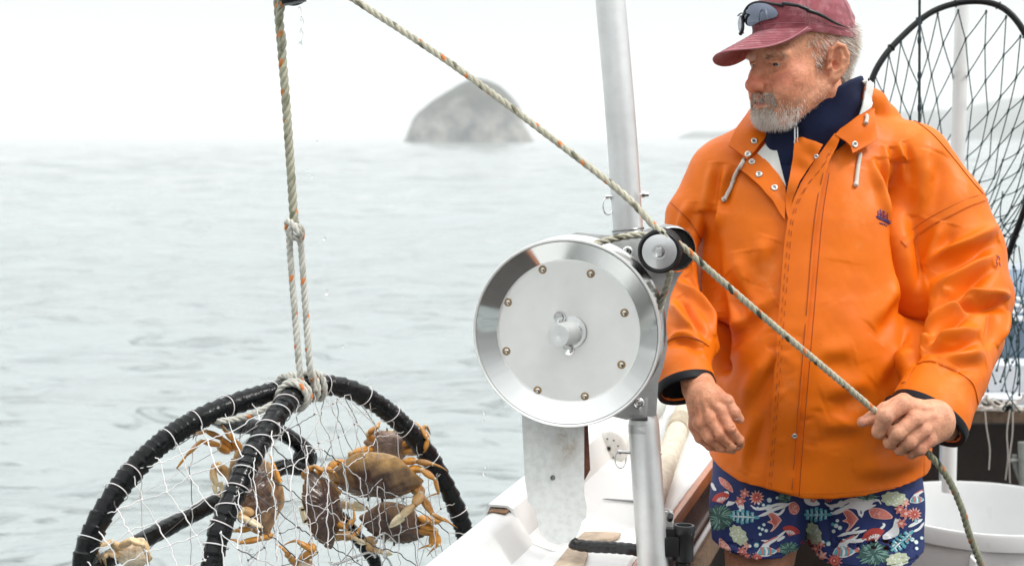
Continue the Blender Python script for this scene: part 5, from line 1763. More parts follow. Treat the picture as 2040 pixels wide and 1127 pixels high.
# small sharp wrinkles in the bends of the sleeves and beside the placket
rw = np.random.default_rng(77)
for cx_, cy_, sx_, sy_, ang, n_w in ((1930, 620, 55, 80, 2.7, 26), (1880, 700, 50, 40, 2.9, 12), (1375, 620, 30, 60, 0.8, 16), (1800, 640, 14, 70, 2.4, 8), (1560, 760, 26, 160, 2.9, 16), (1620, 860, 60, 60, 2.95, 8), (1850, 350, 40, 60, 1.9, 8)):
    for k in range(n_w):
        x, y = cx_ + rw.normal(0, sx_ * 0.6), cy_ + rw.normal(0, sy_ * 0.6)
        a = ang + rw.normal(0, 0.35); L2_ = rw.uniform(10, 26); c_ = rw.normal(0, 4)
        pts = [(x - math.cos(a) * L2_, y - math.sin(a) * L2_), (x + c_, y + c_), (x + math.cos(a) * L2_, y + math.sin(a) * L2_)]
        F_(pts, rw.choice([1, -1]) * rw.uniform(0.0012, 0.0030), rw.uniform(0.0038, 0.0065), 'ridge', 0.5)
# broad unevenness of coated cloth
rr_ = np.random.default_rng(21)
nz = np.zeros(len(JV))
for k in range(26):
    f_ = 14 * 1.13 ** k; dv = nrm(rr_.normal(0, 1, 3)); nz += np.sin(JV @ dv * f_ + rr_.uniform(0, 6.28) + 1.5 * np.sin(JV @ nrm(rr_.normal(0, 1, 3)) * f_ * 0.7)) / f_ ** 0.9
JV += JN * (nz * 0.008)[:, None]
jsurf = Surf(JV, JQ)
jm = bpy.data.materials.new('orange_coated_cloth'); jm.use_nodes = True
nt = jm.node_tree; b = nt.nodes['Principled BSDF']
b.inputs['Base Color'].default_value = (0.88, 0.215, 0.008, 1)
b.inputs['Roughness'].default_value = 0.47; b.inputs['Specular IOR Level'].default_value = 0.22
tc = nt.nodes.new('ShaderNodeTexCoord'); n1 = nt.nodes.new('ShaderNodeTexNoise'); n1.inputs['Scale'].default_value = 7; n1.inputs['Detail'].default_value = 8; n1.inputs['Roughness'].default_value = 0.6
cr = nt.nodes.new('ShaderNodeValToRGB')
cr.color_ramp.elements[0].position = 0.3; cr.color_ramp.elements[0].color = (0.64, 0.124, 0.001, 1)
cr.color_ramp.elements[1].position = 0.7; cr.color_ramp.elements[1].color = (0.78, 0.168, 0.002, 1)
n2 = nt.nodes.new('ShaderNodeTexNoise'); n2.inputs['Scale'].default_value = 420; n2.inputs['Detail'].default_value = 3
bp_n = nt.nodes.new('ShaderNodeBump'); bp_n.inputs['Strength'].default_value = 0.10; bp_n.inputs['Distance'].default_value = 0.001
n3 = nt.nodes.new('ShaderNodeTexNoise'); n3.inputs['Scale'].default_value = 60; n3.inputs['Detail'].default_value = 8; n3.inputs['Roughness'].default_value = 0.75
m3 = nt.nodes.new('ShaderNodeMapRange'); m3.inputs['From Min'].default_value = 0.69; m3.inputs['From Max'].default_value = 0.75; m3.inputs['To Max'].default_value = 0.55
mx = nt.nodes.new('ShaderNodeMix'); mx.data_type = 'RGBA'; mx.inputs['B'].default_value = (0.30, 0.075, 0.01, 1)
n4 = nt.nodes.new('ShaderNodeTexNoise'); n4.inputs['Scale'].default_value = 13; n4.inputs['Detail'].default_value = 9; n4.inputs['Roughness'].default_value = 0.72
m4 = nt.nodes.new('ShaderNodeMapRange'); m4.inputs['From Min'].default_value = 0.56; m4.inputs['From Max'].default_value = 0.74; m4.inputs['To Max'].default_value = 0.30
salt = nt.nodes.new('ShaderNodeMix'); salt.data_type = 'RGBA'; salt.inputs['B'].default_value = (0.78, 0.34, 0.13, 1)
rr4 = nt.nodes.new('ShaderNodeMapRange'); rr4.inputs['From Min'].default_value = 0.3; rr4.inputs['From Max'].default_value = 0.7; rr4.inputs['To Min'].default_value = 0.36; rr4.inputs['To Max'].default_value = 0.60
l = nt.links.new
for n in (n1, n2, n3, n4): l(tc.outputs['Object'], n.inputs['Vector'])
l(n1.outputs['Fac'], cr.inputs[0]); l(cr.outputs[0], mx.inputs['A']); l(n3.outputs['Fac'], m3.inputs['Value']); l(m3.outputs[0], mx.inputs['Factor'])
l(mx.outputs['Result'], salt.inputs['A']); l(n4.outputs['Fac'], m4.inputs['Value']); l(m4.outputs[0], salt.inputs['Factor']); l(salt.outputs['Result'], b.inputs['Base Color']); l(n4.outputs['Fac'], rr4.inputs['Value']); l(rr4.outputs[0], b.inputs['Roughness']); l(n2.outputs['Fac'], bp_n.inputs['Height']); l(bp_n.outputs[0], b.inputs['Normal'])
M['jacket'] = jm
M['lining'] = mat('white_lining', (0.66, 0.66, 0.63), 0.75, noise=(120, 0.06))
M['navy'] = mat('navy_fleece', (0.005, 0.010, 0.040), 0.8, noise=(30, 0.25), bump=(300, 0.4, 0.001), spec=0.25)
M['cuff_black'] = mat('neoprene', (0.004, 0.0045, 0.007), 0.55, spec=0.25)
M['thread'] = mat('dark_thread', (0.36, 0.066, 0.003), 0.7)
M['snap'] = mat('snap_steel', (0.58, 0.56, 0.51), 0.3, 1.0)
fcn = JV[JQ].mean(1); jmi = np.zeros(len(JQ), int)
for bl in bore:
    d_, t_ = seg_dist(fcn, [p for p, r in bl])
    jmi[d_ < np.interp(t_, [0, 0.3, 1], [r for p, r in bl]) * 1.05] = 1
jacket = np_mesh('jacket', JV, JQ, [M['jacket'], M['cuff_black']], None, jmi)
jkids = []
class Both:
    def hit(s, x, y, off=0.0):
        a, b_ = nsurf.hit(x, y, off), jsurf.hit(x, y, off)
        return a if (a[0] - C0) @ FW < (b_[0] - C0) @ FW else b_
both = Both()
def piece(name, poly, off, thick=0.003, ctrl=None, mt='jacket', step=5.0, on=None):
    q = MB(); v, f = frag(on or jsurf, poly, off, thick, step, ctrl); q.add(v, f)
    o = q.build(name, M[mt], angle=50); jkids.append(o); return o, Surf(v, np.array([t for fc in f for t in ([fc[0], fc[1], fc[2], fc[2]],)] + [[fc[0], fc[2], fc[3], fc[3]] for fc in f if len(fc) > 3]))
# fleece seen in the opening, white lining, front flap, placket, collar flaps
piece('fleece_front', [(1532, 258), (1590, 232), (1660, 262), (1640, 305), (1596, 372), (1566, 385), (1546, 320)], 0.006, 0.004, [(1560, 262, 0.0), (1566, 372, 0.0)], 'navy', on=nsurf)
piece('lining', [(1511, 313), (1530, 290), (1541, 278), (1549, 310), (1561, 358), (1566, 376), (1550, 352), (1531, 330)], 0.010, 0.002, [(1541, 282, 0.006), (1560, 372, 0.0)], 'lining', on=nsurf)
piece('lapel', [(1475, 341), (1484, 331), (1498, 323), (1513, 312), (1532, 330), (1551, 352), (1564, 374), (1566, 400), (1563, 440), (1553, 426), (1540, 404), (1518, 378), (1495, 357)], 0.008, 0.004, [(1480, 340, 0.010), (1513, 316, 0.006), (1560, 430, 0.0), (1530, 390, 0.008), (1560, 380, 0.002)], on=both)
piece('collar_flap', [(1455, 303), (1466, 284), (1484, 262), (1500, 240), (1512, 233), (1524, 250), (1534, 268), (1525, 286), (1508, 312), (1494, 327), (1476, 316)], 0.012, 0.004, [(1455, 303, 0.012), (1494, 325, 0.012), (1512, 236, 0.012), (1490, 285, 0.016), (1530, 268, 0.004)], on=nsurf)
piece('front_flap', [(1581, 291), (1600, 291), (1634, 302), (1622, 326), (1604, 350), (1590, 372), (1578, 402), (1570, 440), (1566, 425), (1564, 398), (1571, 365), (1577, 330)], 0.010, 0.004, [(1584, 293, 0.026), (1600, 296, 0.034), (1618, 300, 0.036), (1634, 303, 0.032), (1606, 330, 0.024), (1590, 350, 0.014), (1568, 420, 0.0)], on=nsurf)
pk, pks = piece('placket', [(1656, 272), (1664, 284), (1660, 300), (1645, 335), (1634, 380), (1624, 450), (1616, 560), (1606, 680), (1596, 790), (1588, 890), (1580, 981), (1553, 975), (1527, 969), (1534, 880), (1542, 770), (1550, 660), (1557, 560), (1563, 480), (1570, 434), (1580, 400), (1594, 368), (1612, 340), (1634, 308)], 0.0085, 0.006, ctrl=[(1656, 276, 0.018), (1640, 310, 0.012), (1600, 372, 0.005), (1570, 440, 0.002), (1540, 800, 0.001), (1590, 880, -0.003), (1620, 500, -0.003), (1604, 700, -0.003)], on=both)
piece('collar_flap', [(1656, 276), (1664, 262), (1685, 240), (1708, 218), (1720, 219), (1728, 248), (1738, 288), (1715, 302), (1688, 316), (1683, 300), (1672, 288)], 0.014, 0.004, [(1656, 276, 0.014), (1688, 314, 0.014), (1736, 290, 0.010), (1715, 222, 0.012), (1700, 268, 0.018)], on=nsurf)
piece('hood_lining', [(1693, 232), (1700, 205), (1712, 180), (1716, 160), (1724, 162), (1729, 176), (1722, 198), (1712, 216)], 0.008, 0.003, [(1700, 225, 0.02), (1720, 170, 0.008)], 'lining', on=nsurf)
# seams and stitching
def seam(pts, off, r=0.0010, mt='thread', n=60, surf=None):
    q = MB(); q.tube((surf or jsurf).line(pts, off, n), r, 5); o = q.build('seam', M[mt], angle=0); jkids.append(o)
def stitch(pts, off, surf=None, n=None, mt='thread', r=0.0006):
    p = smooth_path([(x, y, 0) for x, y in pts], 200)
    L_ = np.linalg.norm(np.diff(p[:, :2], axis=0), axis=1).sum()
    n = int(L_ / 4.2)
    idx = np.linspace(0, 199, n * 2 + 1).astype(int)
    q = MB()
    sf = surf or jsurf
    for k in range(n):
        a, b_ = p[idx[2 * k]], p[idx[2 * k + 1]]
        q.tube([sf.hit(a[0], a[1], off)[0], sf.hit(b_[0], b_[1], off)[0]], r, 4, caps=False)
    o = q.build('stitching', M[mt], angle=0); jkids.append(o)
stitch([(1661, 290), (1642, 328), (1622, 352), (1603, 380), (1588, 412), (1577, 460), (1570, 540), (1562, 640), (1552, 770), (1543, 890), (1536, 974)], 0.0012, pks)
stitch([(1655, 296), (1637, 334), (1616, 358), (1598, 384), (1583, 414), (1572, 462), (1564, 542), (1556, 642), (1547, 770), (1538, 890), (1531, 974)], 0.0012, pks)
seam([(1640, 345), (1628, 400), (1618, 480), (1610, 580), (1600, 700), (1590, 820), (1584, 900), (1577, 984)], 0.0010, 0.0009, surf=pks)
seam([(1652, 345), (1640, 420), (1632, 500), (1622, 620), (1610, 760), (1600, 880), (1592, 986)], 0.0004, 0.0008)
stitch([(1478, 962), (1530, 970), (1600, 983), (1700, 980), (1790, 969), (1836, 957)], 0.0006)
# taped seams on the sleeves
def tape(pts, w, off=0.0022):
    c = jsurf.line(pts, off, 40)
    nn = np.array([jsurf.hit(x, y)[1] for x, y, _ in smooth_path([(x, y, 0) for x, y in pts], 40)])
    t = np.gradient(c, axis=0); t /= np.linalg.norm(t, axis=1)[:, None]
    s_ = np.cross(t, nn)
    q = MB(); q.grid(np.stack([c - s_ * w - nn * 0.003, c - s_ * w * 0.95, c, c + s_ * w * 0.95, c + s_ * w - nn * 0.003], 1))
    o = q.build('seam_tape', M['jacket'], angle=60); jkids.append(o)
tape([(1966, 392), (1930, 404), (1890, 424), (1850, 446), (1822, 466), (1800, 486)], 0.0085)
stitch([(1966, 398), (1930, 411), (1890, 431), (1850, 453), (1822, 473), (1802, 490)], 0.003)
seam([(1962, 386), (1926, 397), (1886, 416), (1846, 438), (1818, 458)], 0.0015, 0.0007)
tape([(1800, 762), (1822, 728), (1852, 716), (1885, 726), (1915, 742), (1940, 762), (1950, 800)], 0.006)
stitch([(1804, 765), (1826, 731), (1852, 720), (1884, 730), (1913, 746), (1937, 766)], 0.003)
seam([(1336, 404), (1358, 424), (1378, 446), (1392, 470), (1400, 484)], 0.0008, 0.0010)
seam([(1322, 688), (1340, 674), (1364, 670), (1390, 676), (1412, 690)], 0.0008, 0.0010)
seam([(1820, 238), (1860, 270), (1900, 316), (1935, 360), (1960, 388)], 0.0008, 0.0009)
for o in jkids[-8:]: pass
# snaps
def snap(px, py, r=0.0062, off=0.0, surf=None):
    p, n_ = allsurf.hit(px, py, off)
    q = MB(); q.lathe([(r * 0.35, 0.0005), (r * 0.36, 0.0016), (r * 0.7, 0.0024), (r * 0.95, 0.0016), (r, 0.0)], p, n_, 24); q.lathe([(r * 0.36, 0.0008), (0, 0.0006)], p, n_, 16, mi=1)
    jkids.append(q.build('snap', [M['snap'], M['dark_steel']], angle=0))
# one surface of every jacket piece so that small fittings land on the topmost layer
av, aq, n0 = [JV], [JQ.tolist()], len(JV)
for o in jkids:
    if o.name.startswith(('lapel', 'collar', 'front_flap', 'placket')):
        V_ = np.array([v.co for v in o.data.vertices]); av.append(V_)
        for p_ in o.data.polygons:
            i_ = [k + n0 for k in p_.vertices]
            for k in range(1, len(i_) - 1): aq[0].append([i_[0], i_[k], i_[k + 1], i_[k + 1]])
        n0 += len(V_)
allsurf = Surf(np.vstack(av), np.array(aq[0]))
for (x, y) in [(1503, 281), (1490, 307), (1498, 322), (1512, 347), (1543, 374), (1703, 288)]:
    snap(x, y, 0.0072)
snap(1583, 868, 0.0055)
snap(1626, 312, 0.005)
# drawcords
M['cord'] = mat('white_cord', (0.60, 0.56, 0.49), 0.8, bump=(600, 0.5, 0.001))
for pts in ([(1484, 318), (1472, 340), (1458, 368), (1444, 392), (1439, 402)], [(1712, 308), (1708, 335), (1705, 360), (1703, 373)], [(1724, 231), (1724, 240), (1722, 248)]):
    q = MB(); c = allsurf.line(pts, 0.004, 40); q.tube(c, np.concatenate([np.full(36, 0.0042), [0.0052, 0.0056, 0.0052, 0.003]]), 10)
    jkids.append(q.build('drawcord', M['cord'], angle=0))
# emblem: a small ship over a line of print, and a second mark on the sleeve
M['emblem'] = mat('blue_print', (0.055, 0.030, 0.15), 0.5); M['emblem_red'] = mat('red_print', (0.30, 0.035, 0.10), 0.5)
def pen(strokes, mt, r, off=0.0009, name='emblem'):
    q = MB()
    for s_ in strokes:
        q.tube(jsurf.line(s_, off, 10), r, 5)
    jkids.append(q.build(name, M[mt], angle=0))
pen([[(1745, 431), (1755, 433), (1766, 438), (1776, 441)], [(1746, 433), (1757, 437), (1767, 441), (1774, 444)], [(1748, 435), (1760, 440), (1772, 446)], [(1749, 430), (1749, 420)], [(1754, 431), (1754, 417)], [(1760, 433), (1761, 419)], [(1768, 437), (1768, 424)], [(1752, 443), (1754, 446)], [(1755, 444), (1757, 447)], [(1758, 445), (1759, 448)], [(1761, 446), (1763, 449)], [(1765, 448), (1766, 451)]], 'emblem', 0.0010)
pen([[(1751, 427), (1757, 424), (1756, 429)], [(1757, 421), (1764, 423)], [(1759, 427), (1766, 430)], [(1757, 430), (1766, 433)]], 'emblem_red', 0.0010)
pen([[(1985, 508), (1987, 514), (1984, 519)], [(1989, 510), (1991, 518)], [(1984, 522), (1987, 527), (1985, 530)], [(1990, 522), (1992, 530)]], 'emblem', 0.0008)
# cuffs: black lining tube and trim
def cuff(c0, n_, rout, rin, stretch=None):
    """follows the real rim of the cut sleeve"""
    # rim: furthest mesh points in each direction around the axis
    d = JV - c0
    h_ = d @ n_; m_ = (np.abs(h_) < 0.008) & (np.linalg.norm(d, axis=1) < rout * 1.9)
    u = nrm(np.cross(n_, [0, 0, 1.0])); w_ = np.cross(n_, u)
    a = np.arctan2(d[m_] @ w_, d[m_] @ u); r_ = np.hypot(d[m_] @ w_, d[m_] @ u)
    bins = np.linspace(-math.pi, math.pi, 49); rad_ = np.full(48, np.nan)
    for k in range(48):
        q = r_[(a >= bins[k]) & (a < bins[k + 1])]
        if len(q): rad_[k] = q.max()
    ok = ~np.isnan(rad_); cc_ = (bins[:-1] + bins[1:]) / 2
    rad_ = np.interp(cc_, cc_[ok], rad_[ok], period=2 * math.pi)
    rad_ = np.convolve(np.r_[rad_[-3:], rad_, rad_[:3]], np.ones(7) / 7, 'valid')
    dirs = u[None] * np.cos(cc_)[:, None] + w_[None] * np.sin(cc_)[:, None]
    q = MB()
    prof = [(1.004, -0.013), (1.018, -0.012), (1.022, 0.001), (1.008, 0.005), (0.975, 0.005), (0.90, 0.0025), (0.84, -0.006)]
    g = np.array([[c0 + dirs[k] * rad_[k] * f_ + n_ * h0 for k in range(48)] for f_, h0 in prof])
    q.grid(g, cv=True)
    jkids.append(q.build('cuff_trim', M['cuff_black'], angle=0))
cuff(cR, cRn, S(58, 2.69), S(50, 2.69)); cuff(cL, cLn, S(76, 2.65), S(66, 2.65))
# fleece collar
top = [(1530, 266, 2.865), (1560, 252, 2.85), (1584, 229, 2.832), (1610, 211, 2.818), (1650, 190, 2.816), (1690, 168, 2.838), (1716, 156, 2.91), (1712, 158, 3.00), (1670, 170, 3.06), (1610, 190, 3.05), (1560, 220, 2.99), (1532, 250, 2.92)]
bot = [(1530, 350, 2.868), (1558, 372, 2.858), (1586, 365, 2.855), (1612, 340, 2.858), (1660, 312, 2.865), (1704, 285, 2.89), (1728, 262, 2.93), (1728, 250, 3.00), (1680, 262, 3.08), (1610, 280, 3.08), (1550, 300, 3.0), (1524, 322, 2.92)]
T_ = smooth_path(PP(top), 96, True); Bt = smooth_path(PP(bot), 96, True)
ctr = (T_.mean(0) + Bt.mean(0)) / 2
rows = []
axn = nrm(T_.mean(0) - Bt.mean(0))
def radial(p): 
    d = p - ctr; d = d - axn * (d @ axn)[:, None]; return d / np.linalg.norm(d, axis=1)[:, None]
rT = radial(T_)
ph = np.linspace(0, 6.28, 96)
for q, offs in ((1.0, -0.011), (1.0, -0.0085), (1.035, -0.006), (1.045, -0.002), (1.03, 0.001), (0.99, 0.002), (0.9, 0.001), (0.75, 0.0), (0.6, 0.001), (0.45, 0.003), (0.3, 0.003), (0.0, 0.0)):
    wob = (0.0022 * np.sin(ph * 7 + q * 11) + 0.003 * np.sin(ph * 3 - q * 14)) * (q < 0.95) - 0.006 * np.exp(-((ph - 0.62) / 0.05) ** 2) * (q > 0.2)
    rows.append(Bt * (1 - q) + T_ * q + rT * (offs + wob)[:, None])
rows.insert(0, rows[0] - axn * 0.05 - rT * 0.004)
q = MB(); q.grid(np.array(rows), cv=True)
fleece = q.build('fleece_collar', M['navy'], angle=0)
q = MB()
zp = [P(1584.5, y, 2.832) for y in (246, 258, 270)]
q.tube([P(1583, 252, 2.832), P(1583.5, 283, 2.832)], 0.0016, 6); q.tube([P(1588.5, 254, 2.832), P(1589, 283, 2.832)], 0.0014, 6)
q.tube(smooth_path(PP([(1582.5, 280, 2.832), (1583, 287, 2.832), (1587, 289, 2.832), (1590, 286, 2.832), (1589.5, 280, 2.832)]), 20), 0.0014, 6)
q.box(P(1584, 248, 2.832), np.stack([RT, FW, UP]), (0.004, 0.003, 0.006), bev=0.001)
zip_ = q.build('zip_pull', M['steel'], angle=30)
put(person, jacket, fleece)
put(jacket, *jkids); put(fleece, zip_)

# ------------------------------------------------------------------ swim shorts
sf_ = Field((0.2, 2.4, 1.18), (1.0, 3.3, 1.62), 0.004)
def leg(pts, k=0.0):
    for i in range(len(pts) - 1):
        a, ra = Q(*pts[i]); b_, rb = Q(*pts[i + 1])
        sf_.cap(a, b_, ra, rb, k)
leg([(1525, 900, 2.955, 104), (1512, 1000, 2.94, 94), (1508, 1140, 2.92, 90), (1508, 1230, 2.92, 88)], 0.02)
leg([(1718, 900, 2.955, 112), (1722, 1000, 2.95, 112), (1726, 1140, 2.93, 114), (1728, 1230, 2.93, 114)], 0.02)
sf_.ell(P(1614, 950, 2.95), (0.07, 0.09, 0.07), None, 0.03)
sl_, g_ = sf_.region((0.2, 2.4, 1.18), (1.0, 3.3, 1.62))
hxs = [(1395, 1085), (1420, 1096), (1450, 1105), (1500, 1112), (1560, 1110), (1600, 1092), (1615, 1100), (1650, 1128), (1720, 1138), (1790, 1133), (1840, 1112), (1880, 1105)]
hwp = np.array([P(x, y, 2.84) for x, y in hxs])
zc = np.interp(g_[0].ravel(), hwp[:, 0], hwp[:, 2]).reshape(g_[0].shape)
sf_.F[sl_] = np.maximum(sf_.F[sl_], np.broadcast_to(zc - g_[2], sf_.F[sl_].shape))
for a, b_ in (((1508, 1180, 2.92, 82), (1508, 1085, 2.92, 80)), ((1727, 1190, 2.93, 106), (1726, 1085, 2.93, 104))):
    sf_.cap(P(*a[:3]), P(*b_[:3]), S(a[3], 2.92), S(b_[3], 2.92), 0, 'sub')
SV, SQ = sf_.mesh(2)
ssurf = Surf(SV, SQ); SN = ssurf.N.copy()
for pts, amp, w_, sd in [([(1592, 985), (1580, 1040), (1586, 1100)], 0.007, 0.014, (-16, 0)), ([(1440, 960), (1446, 1030), (1440, 1090)], 0.006, 0.016, (20, 2)), ([(1618, 990), (1634, 1050), (1640, 1110)], 0.006, 0.014, (18, 2)), ([(1800, 975), (1794, 1040), (1800, 1110)], 0.005, 0.018, (-22, 2)), ([(1520, 985), (1516, 1040)], 0.004, 0.02, (22, 0)), ([(1700, 995), (1706, 1060)], 0.004, 0.02, (22, 0))]:
    fold(SV, SN, ssurf, pts, amp, w_); fold(SV, SN, ssurf, [(x + sd[0], y + sd[1]) for x, y in pts], -amp * .8, w_)
ssurf = Surf(SV, SQ)
# printed sea pattern: thin shapes that belong to the shorts' own mesh
PRINT = {'w': (0.72, 0.74, 0.75), 't': (0.10, 0.38, 0.46), 'p': (0.56, 0.17, 0.14), 'r': (0.42, 0.045, 0.035), 'g': (0.47, 0.53, 0.37), 'k': (0.03, 0.085, 0.075), 'm': (0.20, 0.38, 0.33), 'l': (0.72, 0.42, 0.36)}
sv, sfc, sc_ = [SV], SQ.tolist(), [np.tile((0.007, 0.020, 0.115), (len(SV), 1))]
sn0 = [len(SV)]
lay = [0]
def Z5(pts):                              # zoomed-crop coordinates (2040/640 scale, origin 1400,920) -> photo px
    return [(1400 + x / 3.1875, 920 + y / 3.1875) for x, y in pts]
def patch(pts, c, z=None, smooth=True):
    p = Z5(pts)
    if smooth and len(p) > 3:
        p = [tuple(q[:2]) for q in smooth_path([(x, y, 0) for x, y in p], max(14, len(p) * 4), True)]
    tri = tessellate_polygon([[Vector((x, y, 0)) for x, y in p]])
    # refine the triangles so that they lie on the cloth
    P2 = [np.array(q) for q in p]; T = [tuple(t) for t in tri]
    for _ in range(3):
        T2 = []; mid = {}
        done = True
        def mp_(a, b_):
            k_ = (min(a, b_), max(a, b_))
            if np.linalg.norm(P2[a] - P2[b_]) < 9: return None
            if k_ not in mid:
                mid[k_] = len(P2); P2.append((P2[a] + P2[b_]) / 2)
            return mid[k_]
        for a, b_, c_ in T:
            ab, bc, ca = mp_(a, b_), mp_(b_, c_), mp_(c_, a)
            e = [x is not None for x in (ab, bc, ca)]
            if sum(e) == 0: T2.append((a, b_, c_)); continue
            if sum(e) == 3: T2 += [(a, ab, ca), (ab, b_, bc), (ca, bc, c_), (ab, bc, ca)]
            elif sum(e) == 2:
                if ab is None: T2 += [(a, b_, bc), (a, bc, ca), (ca, bc, c_)]
                elif bc is None: T2 += [(b_, c_, ca), (b_, ca, ab), (ab, ca, a)]
                else: T2 += [(c_, a, ab), (c_, ab, bc), (bc, ab, b_)]
            else:
                if ab is not None: T2 += [(a, ab, c_), (ab, b_, c_)]
                elif bc is not None: T2 += [(b_, bc, a), (bc, c_, a)]
                else: T2 += [(c_, ca, b_), (ca, a, b_)]
        T = T2
    lay[0] += 1
    off = 0.0012 + (z if z is not None else 0.0) + (lay[0] % 12) * 0.00004
    V = []
    for q in P2:
        h_, n_ = ssurf.hit(q[0], q[1], off); V.append(h_)
    V = np.array(V)
    good = [t for t in T if max(np.linalg.norm(V[t[0]] - V[t[1]]), np.linalg.norm(V[t[1]] - V[t[2]]), np.linalg.norm(V[t[2]] - V[t[0]])) < 0.03]
    sv.append(V); sc_.append(np.tile(PRINT[c], (len(V), 1)))
    sfc.extend([[t[0] + sn0[0], t[1] + sn0[0], t[2] + sn0[0], t[2] + sn0[0]] for t in good])
    sn0[0] += len(V)
def disc(x, y, r, c, z=0.0002, sq=1.0):
    patch([(x + r * math.cos(a), y + r * sq * math.sin(a)) for a in np.linspace(0, 6.2832, 10, endpoint=False)], c, z, False)
def line2(pts, w_, c, z=0.0003):
    p = smooth_path([(x, y, 0) for x, y in pts], max(6, len(pts) * 4))[:, :2]
    t = np.gradient(p, axis=0); t /= np.linalg.norm(t, axis=1)[:, None]; n_ = np.stack([-t[:, 1], t[:, 0]], 1)
    ww = w_ * np.clip(np.minimum(np.linspace(0, 1, len(p)), np.linspace(1, 0, len(p))) * 4 + 0.25, 0, 1)[:, None]
    patch(np.vstack([p + n_ * ww, (p - n_ * ww)[::-1]]).tolist(), c, z, False)
def flower(x, y, r, c='p', n=6, ph=0.3):
    pts = []
    for k in range(n * 4):
        a = ph + k / (n * 4) * 6.2832; rr = r * (0.72 + 0.28 * math.cos(n * (a - ph)))
        pts.append((x + rr * math.cos(a), y + rr * math.sin(a)))
    patch([(x + (a - x) * 1.13, y + (b_ - y) * 1.13) for a, b_ in pts], 'l', 0.0001, False)
    patch(pts, c, 0.0004, False); disc(x, y, r * 0.3, 'l', 0.0007)
    for k in range(n):
        a = ph + (k + 0.5) / n * 6.2832
        line2([(x + r * 0.35 * math.cos(a), y + r * 0.35 * math.sin(a)), (x + r * 0.8 * math.cos(a), y + r * 0.8 * math.sin(a))], r * 0.05, 'r', 0.0009)
def dahlia(x, y, r):
    flower(x, y, r, 'r', 12); disc(x, y, r * 0.62, 'p', 0.0008); disc(x, y, r * 0.35, 'r', 0.0011); disc(x, y, r * 0.15, 'l', 0.0014)
def coral(x, y, sx=1.0, a0=0.0):
    ca, sa = math.cos(a0), math.sin(a0)
    def tr(p): return [(x + (u * ca - v * sa) * sx, y + (u * sa + v * ca) * sx) for u, v in p]
    for s_ in (-1, 1):
        for k in range(5):
            u = -65 + 30 * k; l_ = 48 - abs(k - 2) * 8
            patch(tr([(u - 6, 0), (u - 12, s_ * l_ * 0.6), (u - 11, s_ * l_ * 0.95), (u, s_ * l_), (u + 9, s_ * l_ * 0.9), (u + 8, s_ * l_ * 0.5), (u + 10, 0)]), 't', 0.0003)
    patch(tr([(-80, -9), (0, -8), (88, -10), (98, 0), (88, 9), (0, 8), (-80, 10), (-90, 0)]), 't', 0.0006)
    line2(tr([(-80, 0), (70, 0)]), 3.5 * sx, 'w', 0.0010)
    for k in range(5):
        line2(tr([(-60 + 30 * k, -4), (-66 + 30 * k, -28)]), 2.2 * sx, 'w', 0.0010); line2(tr([(-60 + 30 * k, 4), (-66 + 30 * k, 28)]), 2.2 * sx, 'w', 0.0010)
def urchin(x, y, r, sq=0.7, a0=-0.3):
    rr = np.random.default_rng(int(x))
    patch([(x + r * (0.9 + 0.2 * (k % 2)) * math.cos(k / 24 * 6.28), y + r * sq * (0.9 + 0.2 * (k % 2)) * math.sin(k / 24 * 6.28)) for k in range(24)], 'k', 0.0002, False)
    for k in range(46):
        a = rr.uniform(0, 6.28); r0 = rr.uniform(0.1, 0.75) * r; l_ = rr.uniform(0.35, 0.6) * r
        line2([(x + r0 * math.cos(a), y + r0 * sq * math.sin(a)), (x + (r0 + l_) * math.cos(a + 0.15), y + (r0 + l_) * sq * math.sin(a + 0.15))], r * 0.022, 'm', 0.0005)
def sponge(x, y, rx, ry, a0=0.0):
    pts = []
    for k in range(28):
        a = k / 28 * 6.2832; q = 1 + 0.09 * math.cos(9 * a)
        u, v = rx * q * math.cos(a), ry * q * math.sin(a)
        pts.append((x + u * math.cos(a0) - v * math.sin(a0), y + u * math.sin(a0) + v * math.cos(a0)))
    patch(pts, 'g', 0.0003)
    rr = np.random.default_rng(int(x + y))
    for k in range(16):
        a = rr.uniform(0, 6.28); q = math.sqrt(rr.uniform(0, 0.7))
        u, v = rx * q * math.cos(a), ry * q * math.sin(a)
        disc(x + u * math.cos(a0) - v * math.sin(a0), y + u * math.sin(a0) + v * math.cos(a0), 5, 'w', 0.0007)
def shell(pts):
    patch(pts, 'l', 0.0002); c = np.mean(pts, 0)
    patch([(c[0] + (x - c[0]) * 0.9, c[1] + (y - c[1]) * 0.9) for x, y in pts], 'p', 0.0005)
    rr = np.random.default_rng(int(c[0]))
    for k in range(26):
        q = rr.uniform(0, 0.8); i = rr.integers(len(pts)); j = rr.uniform(0, 1)
        e = np.array(pts[i]) * j + np.array(pts[(i + 1) % len(pts)]) * (1 - j)
        z_ = c + (e - c) * q
        disc(z_[0], z_[1], 2.6, 'l', 0.0009)
def fan(x, y, r, a0):
    patch([(x, y)] + [(x + r * math.cos(a0 + t), y + r * math.sin(a0 + t)) for t in np.linspace(-1, 1, 11)], 'r', 0.0003, False)
    patch([(x, y)] + [(x + r * .58 * math.cos(a0 + t), y + r * .58 * math.sin(a0 + t)) for t in np.linspace(-0.9, 0.9, 9)], 'w', 0.0006, False)
    for t in np.linspace(-0.8, 0.8, 6):
        line2([(x, y), (x + r * .95 * math.cos(a0 + t), y + r * .95 * math.sin(a0 + t))], 1.6, 'r' if abs(t) < 2 else 'w', 0.0009)
def bubbles(lst):
    for x, y, r in lst:
        disc(x, y, r * 1.25, 't', 0.0002); disc(x, y, r, 'w', 0.0005)
def swirl(pts, w_): line2(pts, w_, 'w', 0.0002)
